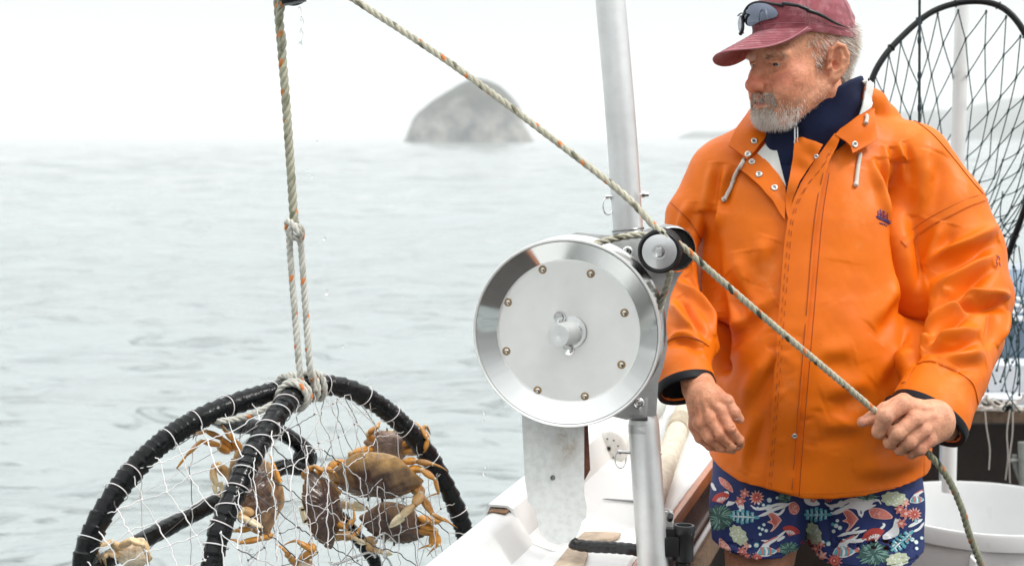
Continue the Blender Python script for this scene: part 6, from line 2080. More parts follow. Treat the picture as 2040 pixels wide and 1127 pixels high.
def fish_red(x, y, s_):
    T = lambda p: [(x + u * s_, y + v * s_) for u, v in p]
    patch(T([(-40, -45), (-20, -60), (10, -50), (50, -5), (45, 5), (20, 40), (-10, 70), (-25, 72), (-5, 40), (-15, 20), (-45, 10), (-20, -5), (-30, -25)]), 'l', 0.0002)
    patch(T([(-35, -42), (-18, -52), (8, -42), (42, -4), (36, 4), (14, 34), (-8, 58), (2, 34), (-8, 14), (-32, 8), (-12, -6), (-24, -24)]), 'p', 0.0005)
    for k in range(4): line2(T([(-15 + 9 * k, -40 + 10 * k), (-8 + 8 * k, 10 + 3 * k), (-2 + 5 * k, 34 - 3 * k)]), 1.6, 'r', 0.0009)
def fish_stripe(x, y, s_):
    T = lambda p: [(x + u * s_, y + v * s_) for u, v in p]
    patch(T([(-70, 40), (-62, 10), (-40, -18), (-20, -40), (60, -75), (85, -95), (60, -60), (10, -22), (40, 0), (60, 6), (80, -8), (78, 22), (60, 20), (40, 34), (0, 50), (-40, 48)]), 'w', 0.0002)
    patch(T([(-64, 38), (-56, 10), (-40, -10), (-10, -14), (30, 0), (56, 10), (40, 26), (0, 42), (-40, 42)]), 't', 0.0005)
    for k, c in ((-40, 'p'), (-14, 'w'), (12, 'p')):
        patch(T([(k - 7, -12 + abs(k) * 0.1), (k + 5, -12), (k + 16, 12), (k + 12, 38), (k, 40), (k + 2, 14)]), c, 0.0009)
    line2(T([(-30, -34), (20, -62), (70, -86)]), 5 * s_, 'p', 0.0008)
    patch(T([(60, 2), (78, -6), (76, 20), (60, 18)]), 'p', 0.0009)
# viewer's left leg
shell([(105, 95), (140, 108), (180, 145), (195, 192), (160, 175), (120, 140)])
for x, y, r in ((268, 198, 30), (240, 248, 34)): flower(x, y, r, ph=x * 0.1)
dahlia(343, 225, 44)
swirl([(150, 275), (180, 255), (215, 235), (250, 290), (230, 310)], 18); swirl([(60, 130), (75, 165), (90, 180)], 10); swirl([(138, 190), (160, 195), (155, 225), (130, 240)], 7)
fan(130, 262, 70, -1.9)
bubbles([(421, 240, 14), (384, 272, 9), (356, 262, 7), (350, 290, 8), (418, 290, 20), (388, 395, 9), (358, 415, 8), (378, 424, 9), (402, 433, 10), (365, 456, 9), (340, 525, 14), (300, 530, 9), (470, 225, 8)])
swirl([(305, 272), (340, 295), (400, 290), (470, 268), (545, 262)], 9); swirl([(345, 345), (400, 325), (450, 300), (520, 275), (560, 255)], 10); swirl([(430, 320), (480, 330), (520, 290)], 8)
coral(262, 345, 1.0, 0.05)
urchin(110, 350, 85, 0.9)
fish_red(450, 370, 0.95)
sponge(228, 462, 72, 46, 0.9)
swirl([(370, 495), (430, 500), (480, 470), (530, 430)], 8); swirl([(470, 500), (500, 480), (520, 470)], 9)
fish_stripe(410, 550, 0.95)
for x, y, r in ((250, 565, 30), (280, 530, 22), (275, 600, 32)): flower(x, y, r, ph=x * 0.2)
dahlia(345, 606, 36)
shell([(110, 480), (150, 510), (185, 560), (195, 598), (150, 590), (115, 560)])
urchin(545, 550, 62, 0.7); urchin(515, 225, 42, 0.7)
fan(548, 470, 70, -1.3); shell([(545, 270), (580, 250), (610, 290), (590, 330), (555, 320)])
# viewer's right leg
coral(728, 330, 1.0, 0.0)
swirl([(775, 255), (810, 275), (870, 270), (950, 240), (1040, 250), (1110, 240), (1130, 265)], 12); swirl([(815, 330), (870, 310), (930, 280), (1000, 262)], 14); swirl([(960, 260), (990, 300), (1005, 340), (1020, 300), (1100, 270)], 12)
patch([(940, 250), (1000, 248), (1080, 255), (1050, 285), (1000, 300), (1005, 345), (975, 300), (930, 290)], 'w', 0.0002)
bubbles([(880, 265, 20), (822, 288, 13), (822, 325, 10), (858, 370, 10), (830, 393, 9), (850, 402, 13), (874, 415, 12), (835, 437, 11), (800, 517, 14), (765, 505, 9), (1350, 370, 10), (1328, 490, 12), (1352, 508, 11), (1355, 548, 9), (1385, 480, 10)])
fish_red(935, 362, 1.05)
shell([(1055, 300), (1100, 288), (1160, 305), (1208, 350), (1150, 362), (1080, 352), (1062, 335)])
urchin(1040, 222, 65, 0.42)
sponge(1212, 232, 80, 46, 0.05)
for x, y, r in ((1283, 258, 26), (1250, 300, 32), (1285, 325, 36), (1258, 388, 32)): flower(x, y, r, ph=x * 0.13)
dahlia(1340, 330, 42)
sponge(706, 450, 75, 46, 1.2)
swirl([(890, 490), (950, 500), (1040, 490)], 12); swirl([(860, 470), (920, 450), (1000, 440), (1040, 430)], 9); swirl([(935, 455), (960, 430), (995, 410)], 6)
fish_stripe(905, 550, 1.1)
fan(1100, 508, 92, -1.95)
swirl([(1140, 470), (1180, 455), (1220, 420), (1235, 370), (1250, 400)], 18); swirl([(1140, 385), (1150, 400), (1120, 430)], 8)
patch([(1140, 480), (1180, 450), (1215, 400), (1225, 350), (1245, 420), (1240, 460), (1200, 480), (1160, 490)], 'w', 0.0002)
coral(1260, 500, 1.0, -0.75)
for x, y, r in ((722, 550, 32), (755, 520, 26), (760, 595, 34), (735, 635, 28)): flower(x, y, r, ph=x * 0.17)
dahlia(840, 625, 46)
urchin(1085, 580, 98, 0.72)
sponge(1235, 620, 72, 44, -0.2)
fish_stripe(1360, 225, 0.7); swirl([(1300, 410), (1340, 390), (1390, 360)], 10); swirl([(1330, 440), (1370, 420), (1400, 380)], 8)
patch([(640, 230), (690, 225), (745, 262), (700, 275), (655, 262)], 'w', 0.0002); flower(700, 232, 26); dahlia(800, 225, 30)
fan(665, 545, 60, -1.6); bubbles([(660, 500, 9), (690, 610, 10)])
patch([(1285, 510), (1320, 470), (1310, 430), (1295, 480)], 'p', 0.0004)
M['print'] = mat('printed_cloth', vcol=True, rough=0.65, noise=(25, 0.10), bump=(500, 0.25, 0.001))
me = bpy.data.meshes.new('shorts')
me.from_pydata(np.vstack(sv).tolist(), [], [f[:3] if f[2] == f[3] else f for f in sfc])
ca = me.color_attributes.new('Col', 'FLOAT_COLOR', 'POINT'); cc_ = np.ones((len(me.vertices), 4), np.float32); cc_[:, :3] = np.vstack(sc_); ca.data.foreach_set('color', cc_.ravel())
me.materials.append(M['print']); me.shade_smooth(); me.update()
shorts = bpy.data.objects.new('shorts', me); COL.objects.link(shorts)
skids = []
q = MB()
for pts in ([(1414, 1088), (1450, 1097), (1500, 1104), (1560, 1102)], [(1652, 1118), (1720, 1127), (1790, 1122), (1838, 1103)]):
    q.tube(ssurf.line(pts, 0.0015, 40), 0.0007, 5)
hem_ = q.build('hem_stitching', M['navy'], angle=0)
put(person, shorts); put(shorts, hem_)
# ------------------------------------------------------------------ hair, beard, brows
def strands(name, n, accept, dirf, lenf, colf, wid, seed, jit=0.35, curl=0.25, segs=4):
    r = np.random.default_rng(seed)
    T_ = np.vstack([hq[:, [0, 1, 2]], hq[:, [0, 2, 3]]])
    A_, B_, C__ = hv[T_[:, 0]], hv[T_[:, 1]], hv[T_[:, 2]]
    ctr_ = Hl((A_ + B_ + C__) / 3)
    ar = np.linalg.norm(np.cross(B_ - A_, C__ - A_), axis=1)
    w_ = ar * accept(ctr_)
    w_ /= w_.sum()
    t = r.choice(len(T_), n, p=w_)
    u, v = r.uniform(size=n), r.uniform(size=n); f_ = u + v > 1; u[f_] = 1 - u[f_]; v[f_] = 1 - v[f_]
    p0 = A_[t] + (B_[t] - A_[t]) * u[:, None] + (C__[t] - A_[t]) * v[:, None]
    nn = np.cross(B_[t] - A_[t], C__[t] - A_[t]); nn /= np.linalg.norm(nn, axis=1)[:, None]
    out = ((p0 - (HO + hu * 0.02)) * nn).sum(1) < 0
    nn[out] *= -1
    loc = Hl(p0)
    d0 = dirf(loc, (nn @ HA.T)) @ HA
    d0 = d0 + r.normal(0, jit, (n, 3)); d0 /= np.linalg.norm(d0, axis=1)[:, None]
    ln = lenf(loc, r)
    bend = r.normal(0, curl, (n, 3))
    dn_ = np.einsum('ij,j->i', d0, hu)
    pts = []
    p = p0.copy() - nn * 0.0008; d = d0.copy()
    for k in range(segs):
        pts.append(p.copy())
        p = p + d * (ln / (segs - 1))[:, None]
        d = d + bend * 0.5 - hu[None] * 0.10; d /= np.linalg.norm(d, axis=1)[:, None]
    pts = np.array(pts)                                        # segs, n, 3
    side = np.cross(d0, nn); side /= np.maximum(1e-9, np.linalg.norm(side, axis=1))[:, None]
    up_ = np.cross(side, d0)
    ring = []
    for k in range(segs):
        wd = wid * (1 - 0.8 * k / (segs - 1))
        for a in (0, 2.094, 4.189):
            ring.append(pts[k] + (side * math.cos(a) + up_ * math.sin(a)) * wd)
    V = np.array(ring).transpose(1, 0, 2).reshape(-1, 3)       # n * segs*3
    base = (np.arange(n) * segs * 3)[:, None]
    q = []
    for k in range(segs - 1):
        for a in range(3):
            b_ = (a + 1) % 3
            q.append([k * 3 + a, k * 3 + b_, (k + 1) * 3 + b_, (k + 1) * 3 + a])
    Qh = (base[:, :, None] + np.array(q)[None]).reshape(-1, 4)
    col = np.repeat(colf(loc, r), segs * 3, 0)
    return np_mesh(name, V, Qh, M['hair'], col)
M['hair'] = mat('hair_fibre', vcol=True, rough=0.5)
def sstep(a, b_, x):
    t = np.clip((x - a) / (b_ - a), 0, 1); return t * t * (3 - 2 * t)
def mixc(cols, w_):
    return (np.array(cols)[None] * w_[:, :, None]).sum(1)
def grey(loc, r, wh):
    """white, grey and brown hairs mixed; wh = share of white"""
    n = len(loc); x = r.uniform(size=n)
    c = np.where((x < wh)[:, None], np.array([0.95, 0.91, 0.85]), np.where((x < wh + (1 - wh) * 0.5)[:, None], np.array([0.48, 0.36, 0.26]), np.array([0.26, 0.15, 0.085])))
    return c * r.uniform(0.85, 1.2, (n, 1))
def b_acc(L_):
    x, y, z = np.abs(L_[:, 0]), L_[:, 1], L_[:, 2]
    # upper edge of the beard falls from the sideburn to the mouth corner
    edge = np.interp(y, [-0.11, -0.094, -0.075, -0.045, -0.02, 0.0], [-0.046, -0.052, -0.060, -0.042, -0.020, -0.020])
    a = sstep(0.016, -0.012, z - edge) * sstep(0.004, -0.010, y + 0.004) * (z > -0.135) * np.clip(0.35 + 0.65 * sstep(-0.05, -0.08, z) + 0.5 * sstep(-0.03, -0.01, y), 0, 1)
    mous = sstep(-0.040, -0.045, z) * sstep(-0.082, -0.090, y) * (x < 0.034)
    lips = (x < 0.021) & (z > -0.069) & (z < -0.053) & (y < -0.095)
    a = np.maximum(a * (0.35 + 0.65 * sstep(-0.03, -0.07, y)), mous * 3.0)
    a = a * np.where(lips, 0.0, 1)
    nose = (z > -0.043) & (y < -0.095)
    return a * np.where(nose, 0, 1) * (z < -0.015) + 1e-9 * 0
def b_dir(loc, n_):
    chin = sstep(-0.05, -0.09, loc[:, 2])[:, None]
    mo = ((loc[:, 2] > -0.056) & (loc[:, 1] < -0.085))[:, None]
    sgn = np.sign(loc[:, :1])
    d = n_ * 0.55 + np.array([0, -0.12, -0.85]) * (0.6 + 0.4 * chin)
    return np.where(mo, n_ * 0.42 + np.concatenate([sgn * 0.55, 0 * sgn + 0.25, 0 * sgn - 0.75], 1), d)
def b_len(loc, r):
    chin = sstep(-0.05, -0.095, loc[:, 2]) * sstep(-0.03, -0.075, loc[:, 1])
    return (0.0048 + 0.0080 * chin) * r.uniform(0.6, 1.25, len(loc)) * HS
def b_col(loc, r):
    wh = np.clip(0.18 + 0.75 * sstep(-0.06, -0.09, loc[:, 2]) * sstep(-0.02, -0.07, loc[:, 1]) + 0.25 * sstep(-0.04, 0.0, loc[:, 1]), 0, 0.95)
    return grey(loc, r, wh)
beard = strands('beard', 5400, b_acc, b_dir, b_len, b_col, 0.00042, 3, 0.30, 0.22)
def m_acc(L_):
    x, y, z = np.abs(L_[:, 0]), L_[:, 1], L_[:, 2]
    lo_ = np.interp(x, [0, 0.02, 0.036], [-0.0545, -0.058, -0.068])
    return (z < -0.0405) * (z > lo_) * (x < 0.036) * (y < -0.080) * np.where((z > -0.044) & (x < 0.006), 0.2, 1.0)
moust = strands('moustache', 1500, m_acc, lambda l, n_: n_ * 0.45 + np.concatenate([np.sign(l[:, :1]) * 0.55, 0 * l[:, :1] + 0.2, 0 * l[:, :1] - 0.8], 1), lambda l, r: r.uniform(0.006, 0.011, len(l)) * HS, lambda l, r: grey(l, r, 0.40), 0.00042, 9, 0.25, 0.2)
def h_acc(L_):
    x, y, z = np.abs(L_[:, 0]), L_[:, 1], L_[:, 2]
    earz = (x > 0.06) & (((y - 0.016) / 0.026) ** 2 + ((z - 0.003) / 0.042) ** 2 < 1)
    lower = np.interp(y, [-0.045, -0.03, -0.012, 0.0, 0.03, 0.05, 0.12], [0.052, 0.020, -0.016, 0.030, 0.0, -0.030, -0.036])
    a = sstep(-0.004, 0.006, z - lower) * (z < 0.085) * sstep(-0.047, -0.038, y) * (y > -0.05)
    return a * np.where(earz, 0, 1)
def h_dir(loc, n_):
    back = sstep(-0.01, 0.03, loc[:, 1])[:, None]
    d = n_ * 0.16 + np.array([0, 0.55, -0.75]) * (1 - back) + np.array([0, 0.75, -0.60]) * back
    return d
hair = strands('hair', 7500, h_acc, h_dir, lambda l, r: (0.011 + 0.008 * sstep(-0.02, 0.04, l[:, 1])) * r.uniform(0.7, 1.2, len(l)) * HS, lambda l, r: grey(l, r, 0.55), 0.00045, 4, 0.22, 0.14)
def e_acc(L_):
    x, y, z = L_[:, 0], L_[:, 1], L_[:, 2]
    ax = np.abs(x)
    c = 0.0265 + 0.005 * np.sin(np.clip((ax - 0.014) / 0.042, 0, 1) * 3.14)
    return (np.abs(z - c) < 0.005) * (ax > 0.013) * (ax < 0.056) * (y < -0.06) * 1.0
brows = [strands('eyebrow', 260, (lambda sg: lambda L_: e_acc(L_) * (L_[:, 0] * sg > 0))(sg), lambda l, n_: n_ * 0.16 + np.concatenate([np.sign(l[:, :1]) * 0.8, 0 * l[:, :1] + 0.25, 0 * l[:, :1] - 0.15], 1), lambda l, r: r.uniform(0.005, 0.009, len(l)) * HS, lambda l, r: grey(l, r, 0.25), 0.00030, 5, 0.15, 0.1) for sg in (1, -1)]
lash_ = None

# ------------------------------------------------------------------ red cap
M['cap'] = mat('washed_red_cotton', (0.27, 0.062, 0.078), 0.85, noise=(55, 0.25), bump=(500, 0.35, 0.001), dirt=((0.46, 0.20, 0.22), 30, 0.50, 0.22), sheen=0.2)
def ring_xy(ph, k=1.0):
    return 0.0865 * math.sin(ph) * k, 0.012 - 0.1085 * math.cos(ph) * k
def zbot(ph):
    x, y = ring_xy(ph)
    f_ = 0.5 + 0.5 * math.cos(ph)
    return 0.046 + 0.026 * f_ ** 1.2 + 0.09 * x * f_ - 0.006 * (math.sin(ph) ** 2) * (1 - f_)
nphi, nt_r = 144, 40
crown = np.zeros((nphi, nt_r, 3))
r_ = np.random.default_rng(8)
for i in range(nphi):
    ph = i / nphi * 2 * math.pi
    zb = zbot(ph)
    for j in range(nt_r):
        t = j / (nt_r - 1) * math.pi / 2 * 0.985
        k = math.cos(t) ** 0.62
        top_ = 0.163 + 0.004 * math.cos(ph)
        z = zb + (top_ - zb) * math.sin(t) ** 1.05
        x, y = ring_xy(ph, k)
        y = y - 0.006 * math.sin(t) * math.cos(t) * 2 * max(0, math.cos(ph))
        groove_ = -0.0011 * sum(math.exp(-((((ph - s_ * math.pi / 3 + math.pi) % (2 * math.pi)) - math.pi) * 0.09 * k / 0.0018) ** 2) for s_ in range(6))
        wr_ = 0.0016 * math.sin(ph * 5 + z * 90) * math.sin(z * 140 + ph * 3) * math.exp(-((z - 0.085) / 0.03) ** 2) + 0.0012 * math.sin(z * 320 + 3 * math.sin(ph * 4)) * math.exp(-((z - 0.075) / 0.018) ** 2)
        flare = 0.006 * math.exp(-j / 2.2) * max(0, -math.cos(ph)) ** 3
        kk = 1 + (groove_ + wr_ + flare) / 0.09
        crown[i, j] = H(x * kk, 0.012 + (y - 0.012) * kk, z)
mb = MB(); mb.grid(crown, cu=True)
inner = crown[:, :4][:, ::-1] * 0.985 + (HO + hu * 0.06) * 0.015
mb.grid(np.concatenate([crown[:, :1], inner[:, -1:], inner[:, :1] ], 1), cu=True)
mb.ball(H(0, 0.012, 0.164), (0.008, 0.008, 0.005), 8)
cap = mb.build('cap', M['cap'], angle=0)
# brim
na, nr = 49, 14
def brim(a, r, dz=0.0):
    ph = a * R(66)
    x, y = ring_xy(ph, 1.005)
    zb = zbot(ph)
    Lb = 0.098 * (1 - abs(a) ** 2.4) ** 0.62
    return H(x * (1 + 0.02 * r) - 0.004 * r, y - Lb * r, zb + 0.004 - r * 0.036 * (1 - abs(a) ** 2.4) ** 0.5 - 0.020 * abs(x / 0.075) ** 2 * min(1, r * 1.4) * (1 - abs(a) ** 6) + 0.16 * x * r + dz)
up_g = np.array([[brim(-1 + 2 * i / (na - 1), j / (nr - 1)) for j in range(nr)] for i in range(na)])
lo_g = np.array([[brim(-1 + 2 * i / (na - 1), j / (nr - 1), -0.0032) for j in range(nr)] for i in range(na)])
mb = MB(); mb.grid(up_g); mb.grid(lo_g)
mb.grid(np.stack([up_g[:, -1], (up_g[:, -1] + lo_g[:, -1]) / 2 + hf * 0.0012, lo_g[:, -1]], 1))
br = mb.build('brim', M['cap'], angle=60)
M['cap_thread'] = mat('pink_thread', (0.40, 0.16, 0.18), 0.8)
kids = [br]
for k in range(1, 8):
    q = MB(); f_ = k / 8
    q.tube(np.array([brim(a, f_, 0.0003) for a in np.linspace(-0.985, 0.985, 70)]), 0.00055, 4)
    kids.append(q.build('brim_stitching', M['cap_thread'], angle=0))
q = MB(); q.tube(np.array([brim(a, 1.0, -0.0016) for a in np.linspace(-0.99, 0.99, 80)]) + hf * 0.0006, 0.0019, 8); kids.append(q.build('brim_edge', M['cap_thread'], angle=0))
for s_ in range(6):
    for sg in (-1, 1):
        i_ = (s_ / 6 * nphi)
        q = MB(); pth = []
        for j in range(0, 36):
            k_ = math.cos(j / (nt_r - 1) * math.pi / 2 * 0.985) ** 0.62
            di = sg * 0.0032 / 0.1 / max(0.12, k_) / (2 * math.pi) * nphi
            u_ = (i_ + di) % nphi; a_, f_ = int(u_), u_ - int(u_)
            pth.append(crown[a_ % nphi, j] * (1 - f_) + crown[(a_ + 1) % nphi, j] * f_)
        pth = np.array(pth); pth = pth + (pth - (HO + hu * 0.05)) * 0.003
        q.tube(pth, 0.00065, 4); kids.append(q.build('seam_stitching', M['cap_thread'], angle=0))
q = MB(); q.tube(np.array([crown[i % nphi, 4] + (crown[i % nphi, 4] - HO - hu * 0.06) * 0.002 for i in range(nphi)]), 0.0006, 4, closed=True)
kids.append(q.build('sweatband_stitching', M['cap_thread'], angle=0))
put(person, beard, moust, hair, cap, *brows)
put(cap, *kids)

# ------------------------------------------------------------------ sunglasses pushed up on the cap
cv_ = crown.reshape(-1, 3)
cq_ = np.array([[(i % nphi) * nt_r + j, ((i + 1) % nphi) * nt_r + j, ((i + 1) % nphi) * nt_r + j + 1, (i % nphi) * nt_r + j + 1] for i in range(nphi) for j in range(nt_r - 1)])
csurf = Surf(cv_, cq_)
gl = thing('sunglasses', 'black wraparound sunglasses with mirrored lenses pushed up on the red cap', 'sunglasses', csurf.hit(1520, 30, 0.012)[0])
M['lens'] = mat('mirror_lens', (0.13, 0.15, 0.20), 0.06, 0.85, coat=0.6)
M['frame'] = mat('glasses_frame', (0.012, 0.013, 0.015), 0.28)
dA = float((csurf.hit(1552, 28)[0] - C0) @ FW) - 0.010
dB = float((csurf.hit(1516, 34)[0] - C0) @ FW) - 0.012
def ldep(x, y): 
    t = (1552 - x) / 36.0
    return dA + (dB - dA) * t + 0.004 * max(0, t - 1) ** 2 * 4 - 0.00010 * (y - 30)
class LensSurf:
    def hit(s, x, y, off=0.0):
        return P(x, y, ldep(x, y) - off + 0.0000075 * (y - 26) ** 2 + 0.000004 * (x - 1515) ** 2), -FW * 0.9 - RT * 0.4
lsurf = LensSurf()
lens_poly = [(1481, 36), (1484, 24), (1491, 13), (1503, 7), (1518, 6), (1534, 11), (1545, 19), (1550, 27), (1546, 34), (1534, 38), (1518, 42), (1505, 48), (1495, 53), (1488, 51), (1483, 44)]
q = MB(); v, f = frag(lsurf, [tuple(p_[:2]) for p_ in smooth_path([(x, y, 0) for x, y in lens_poly], 40, True)], 0.0, 0.0016, 4.0)
q.add(v, f); lens = q.build('lens', M['lens'], angle=60)
def gline(pts, rad, name='frame', surf=None):
    p3 = np.array([(surf or csurf).hit(x, y, o_)[0] for x, y, o_ in smooth_path(pts, 60)])
    for _ in range(3): p3[1:-1] = (p3[:-2] + p3[1:-1] * 2 + p3[2:]) / 4
    q = MB(); q.tube(p3, np.interp(np.linspace(0, 1, 60), np.linspace(0, 1, len(rad)), rad), 10)
    return q.build(name, M['frame'], angle=0)
fr1 = gline([(1483, 44, 0.001), (1480, 34, 0.001), (1483, 22, 0.001), (1491, 11, 0.001), (1503, 5, 0.001), (1520, 4, 0.001), (1545, 9, 0.001), (1562, 11, 0.0)], [0.0012, 0.0016, 0.0018, 0.002, 0.0026, 0.0034], surf=lsurf)
fr2 = gline([(1560, 11, 0.011), (1585, 14, 0.011), (1600, 19, 0.010), (1630, 32, 0.008), (1660, 46, 0.006), (1684, 55, 0.004)], [0.0042, 0.0034, 0.0042, 0.0034, 0.0026, 0.001], name='temple')
pL = csurf.hit(1488, 40, 0.02)[0]
# far lens, seen almost edge on beyond the front of the cap
fd0 = ldep(1482, 40) + 0.004
g = []
for u in np.linspace(0, 1, 9):
    row = []
    for v in np.linspace(0, 1, 9):
        row.append(P(1470 + 9 * u + 4 * (v - 0.5) ** 2 * 4, 30 + 36 * v + 2 * u, fd0 + 0.034 * (1 - u)))
    g.append(row)
q = MB(); q.grid(np.array(g)); q.grid(np.array(g) + FW * 0.0018)
ml = q.build('lens', M['lens'], angle=60)
q = MB()
q.tube(smooth_path([P(1483, 28, fd0 - 0.012), P(1479, 34, fd0 - 0.004), P(1480, 46, fd0), P(1479, 60, fd0), P(1475, 68, fd0 + 0.01)], 24), np.linspace(0.0026, 0.0042, 24), 8)
q.tube(smooth_path([P(1483, 28, fd0 - 0.012), P(1476, 27, fd0 + 0.01), P(1470, 32, fd0 + 0.034)], 16), 0.0015, 8)
mf = q.build('frame', M['frame'], angle=0)
put(gl, lens, fr1, fr2, ml, mf)
# ------------------------------------------------------------------ crab pot hanging over the side
def pd(px): return 2.36 + (px - 130) / 800 * 0.60        # the pot hangs turned: its right side is farther away
def PQ(x, y, dd=0.0): return P(x, y, pd(x) + dd)
pot = thing('crab_pot', 'round crab pot with black rubber wrapped hoops and white wire mesh', 'crab pot', PQ(545, 1480))
ringA = [(165, 1127), (190, 1050), (228, 985), (265, 938), (310, 892), (365, 852), (420, 823), (480, 800), (540, 782), (600, 771), (650, 767), (695, 775), (742, 798), (790, 834), (833, 880), (865, 925), (893, 975), (913, 1022), (926, 1065), (934, 1130), (918, 1225), (860, 1330), (740, 1420), (560, 1465), (370, 1430), (225, 1330), (165, 1220)]
A3 = smooth_path([PQ(x, y) for x, y in ringA], 420, True)
Bp = [(604, 772, 0.0), (588, 786, -0.045), (566, 808, -0.075), (541, 842, -0.10), (516, 882, -0.125), (493, 928, -0.145), (470, 978, -0.16), (450, 1024, -0.17), (434, 1072, -0.175), (423, 1127, -0.18), (418, 1220, -0.17), (432, 1330, -0.13), (470, 1430, -0.04), (500, 1462, 0.0)]
B3 = smooth_path([PQ(*p) for p in Bp], 200)
def wrapped(path, r, seed, closed=False, lap_=0.020, depth=0.10):
    p = np.asarray(path); n = len(p)
    L_ = np.concatenate([[0], np.cumsum(np.linalg.norm(np.diff(p, axis=0), axis=1))])
    n2 = int(L_[-1] / 0.0022)
    s = np.linspace(0, L_[-1], n2)
    q = np.stack([np.interp(s, L_, p[:, k]) for k in range(3)], -1)
    rr = np.random.default_rng(seed)
    wob = np.interp(s, np.linspace(0, L_[-1], 60), rr.normal(0, 0.035, 60))
    ph = np.cumsum(np.r_[0, np.diff(s)] / (lap_ * (1 + 0.35 * np.interp(s, np.linspace(0, L_[-1], 25), rr.normal(0, 1, 25)))).clip(lap_ * 0.5))
    saw = ph % 1.0
    rad = r * (1 + wob + depth * (saw ** 1.5 - 0.4))
    q2 = MB(); q2.tube(q, rad, 20, closed=False, caps=True)
    V = np.vstack(q2.v)
    V += np.array([nrm(v) for v in rr.normal(0, 1, (len(V), 3))]) * 0.0004
    q2.v = [V]
    return q2
TR = 0.0190
ra = wrapped(np.vstack([A3, A3[:2]]), TR, 1, lap_=0.021, depth=0.17).build('outer_hoop', M['wet_rubber'], angle=50)
rb = wrapped(B3, TR * 1.02, 2, lap_=0.030, depth=0.12).build('front_hoop', M['wet_rubber'], angle=50)
C1 = smooth_path([PQ(*p) for p in [(415, 822, 0.02), (455, 842, 0.10), (505, 850, 0.17), (560, 862, 0.20), (600, 888, 0.22), (618, 912, 0.22), (600, 930, 0.20), (565, 930, 0.18), (520, 950, 0.16), (455, 985, 0.13), (380, 1026, 0.10), (280, 1078, 0.06), (190, 1128, 0.02), (168, 1142, 0.0)]], 160)
rc_ = wrapped(C1, TR * 0.82, 3, lap_=0.035, depth=0.05).build('inner_bar', M['wet_rubber'], angle=50)
q = MB(); q.ball(PQ(606, 912, 0.21), (0.024, 0.022, 0.024), 10)
el = q.build('elbow_wrap', M['wet_rubber'], angle=0)
D1 = smooth_path([PQ(*p) for p in [(680, 1030, 0.10), (705, 1062, 0.12), (735, 1100, 0.13), (755, 1150, 0.12), (800, 1380, 0.02)]], 60)
rd = wrapped(D1, TR * 0.72, 4).build('inner_bar', M['wet_rubber'], angle=50)
put(pot, ra, rb, rc_, el, rd)
wire_col = [(0.74, 0.70, 0.70), (0.70, 0.64, 0.64), (0.66, 0.66, 0.66)]
pk_ = []
rr = np.random.default_rng(31)
def lashing(path, i, r, tilt, turns=1.0, wr=0.0009):
    n = len(path); c = path[i]; t = nrm(path[min(n - 1, i + 2)] - path[max(0, i - 2)])
    u = nrm(np.cross(t, UP)); w = np.cross(t, u)
    an = np.linspace(0, 6.2832 * turns, int(40 * turns))
    pts = [c + (u * math.cos(a) + w * math.sin(a)) * (r + 0.0015) + t * (tilt * math.cos(a + 0.6) + 0.004 * a / 6.28 * (turns - 1)) for a in an]
    q = MB(); q.tube(pts, wr, 6, col=wire_col[i % 3], closed=(turns == 1.0)); pk_.append(q.build('wire_lashing', M['twine'], angle=0))
for i in list(range(8, 300, 13)):
    if 172 < i < 188: continue
    lashing(A3, int(i + rr.integers(-3, 4)), TR * 1.05, rr.normal(0, 0.007), wr=0.00095)
for i in range(22, 118, 8):
    lashing(B3, int(i + rr.integers(-1, 2)), TR * 1.07, rr.normal(0.004, 0.005), wr=0.0011)
for i in (44, 60, 98): lashing(C1, i, TR * 0.9, 0.004)
# ---- wire mesh panels
def curve_at(c, t):
    x = t * (len(c) - 1); i = min(len(c) - 2, int(x)); f = x - i
    return c[i] * (1 - f) + c[i + 1] * f
iK = int(np.argmin(np.linalg.norm(A3 - PQ(604, 772), axis=1)))
leftA = A3[:iK + 1][::-1]                                    # knot -> left -> bottom left
leftA = np.vstack([leftA, A3[-40:][::-1]])
rightA = A3[iK:int(iK + 205)]
Bdn = B3[4:175]
def panel(name, c0, c1, nu, nv, bulge, cols, seed, r=0.00125, jit=0.13, t0=0.02, out=None, vert_dark=None):
    rr = np.random.default_rng(seed)
    out = -FW if out is None else out
    N = {}
    for i in range(nu + 1):
        for j in range(nv + 1):
            u = (i + rr.normal(0, jit * 0.5)) / nu; v = (j + 0.5 * (i % 2) + rr.normal(0, jit * 0.5)) / nv
            if j == 0 and i % 2 == 0: v = 0.0
            if j == nv: v = 1.0
            u = min(1, max(0, u)); v = min(1, max(0, v))
            uu = t0 + (1 - t0) * u
            p = curve_at(c0, uu) * (1 - v) + curve_at(c1, uu) * v
            w = np.linalg.norm(curve_at(c0, uu) - curve_at(c1, uu))
            p = p + out * (bulge * 4 * v * (1 - v) * min(1, w / 0.25) + (0.021 if v in (0, 1) else 0)) - UP * 0.01 * math.sin(3.14 * v)
            N[i, j] = p
    q = MB()
    def strand(a, b_, c):
        t = np.linspace(0, 1, 7)[:, None]
        m_ = a * (1 - t) + b_ * t
        k = np.array(rr.normal(0, 0.0014, (7, 3))); k[0] = k[-1] = 0
        q.tube(smooth_path(m_ + k, 9), r * rr.uniform(0.85, 1.15), 5, col=c, caps=False)
    for i in range(nu):
        for j in range(nv + 1):
            a = N[i, j]
            for dj, kind in ((0, 0), ((1 if i % 2 else -1), 1)):
                jj = j + dj
                if (i + 1, jj) not in N: continue
                b_ = N[i + 1, jj]
                if np.linalg.norm(a - b_) > 0.14: continue
                strand(a, b_, cols[kind][rr.integers(len(cols[kind]))])
                if dj: pass
            q.ball(a, 0.0021, 4, col=cols[0][0])
    return q.build(name, M['twine'], angle=0)
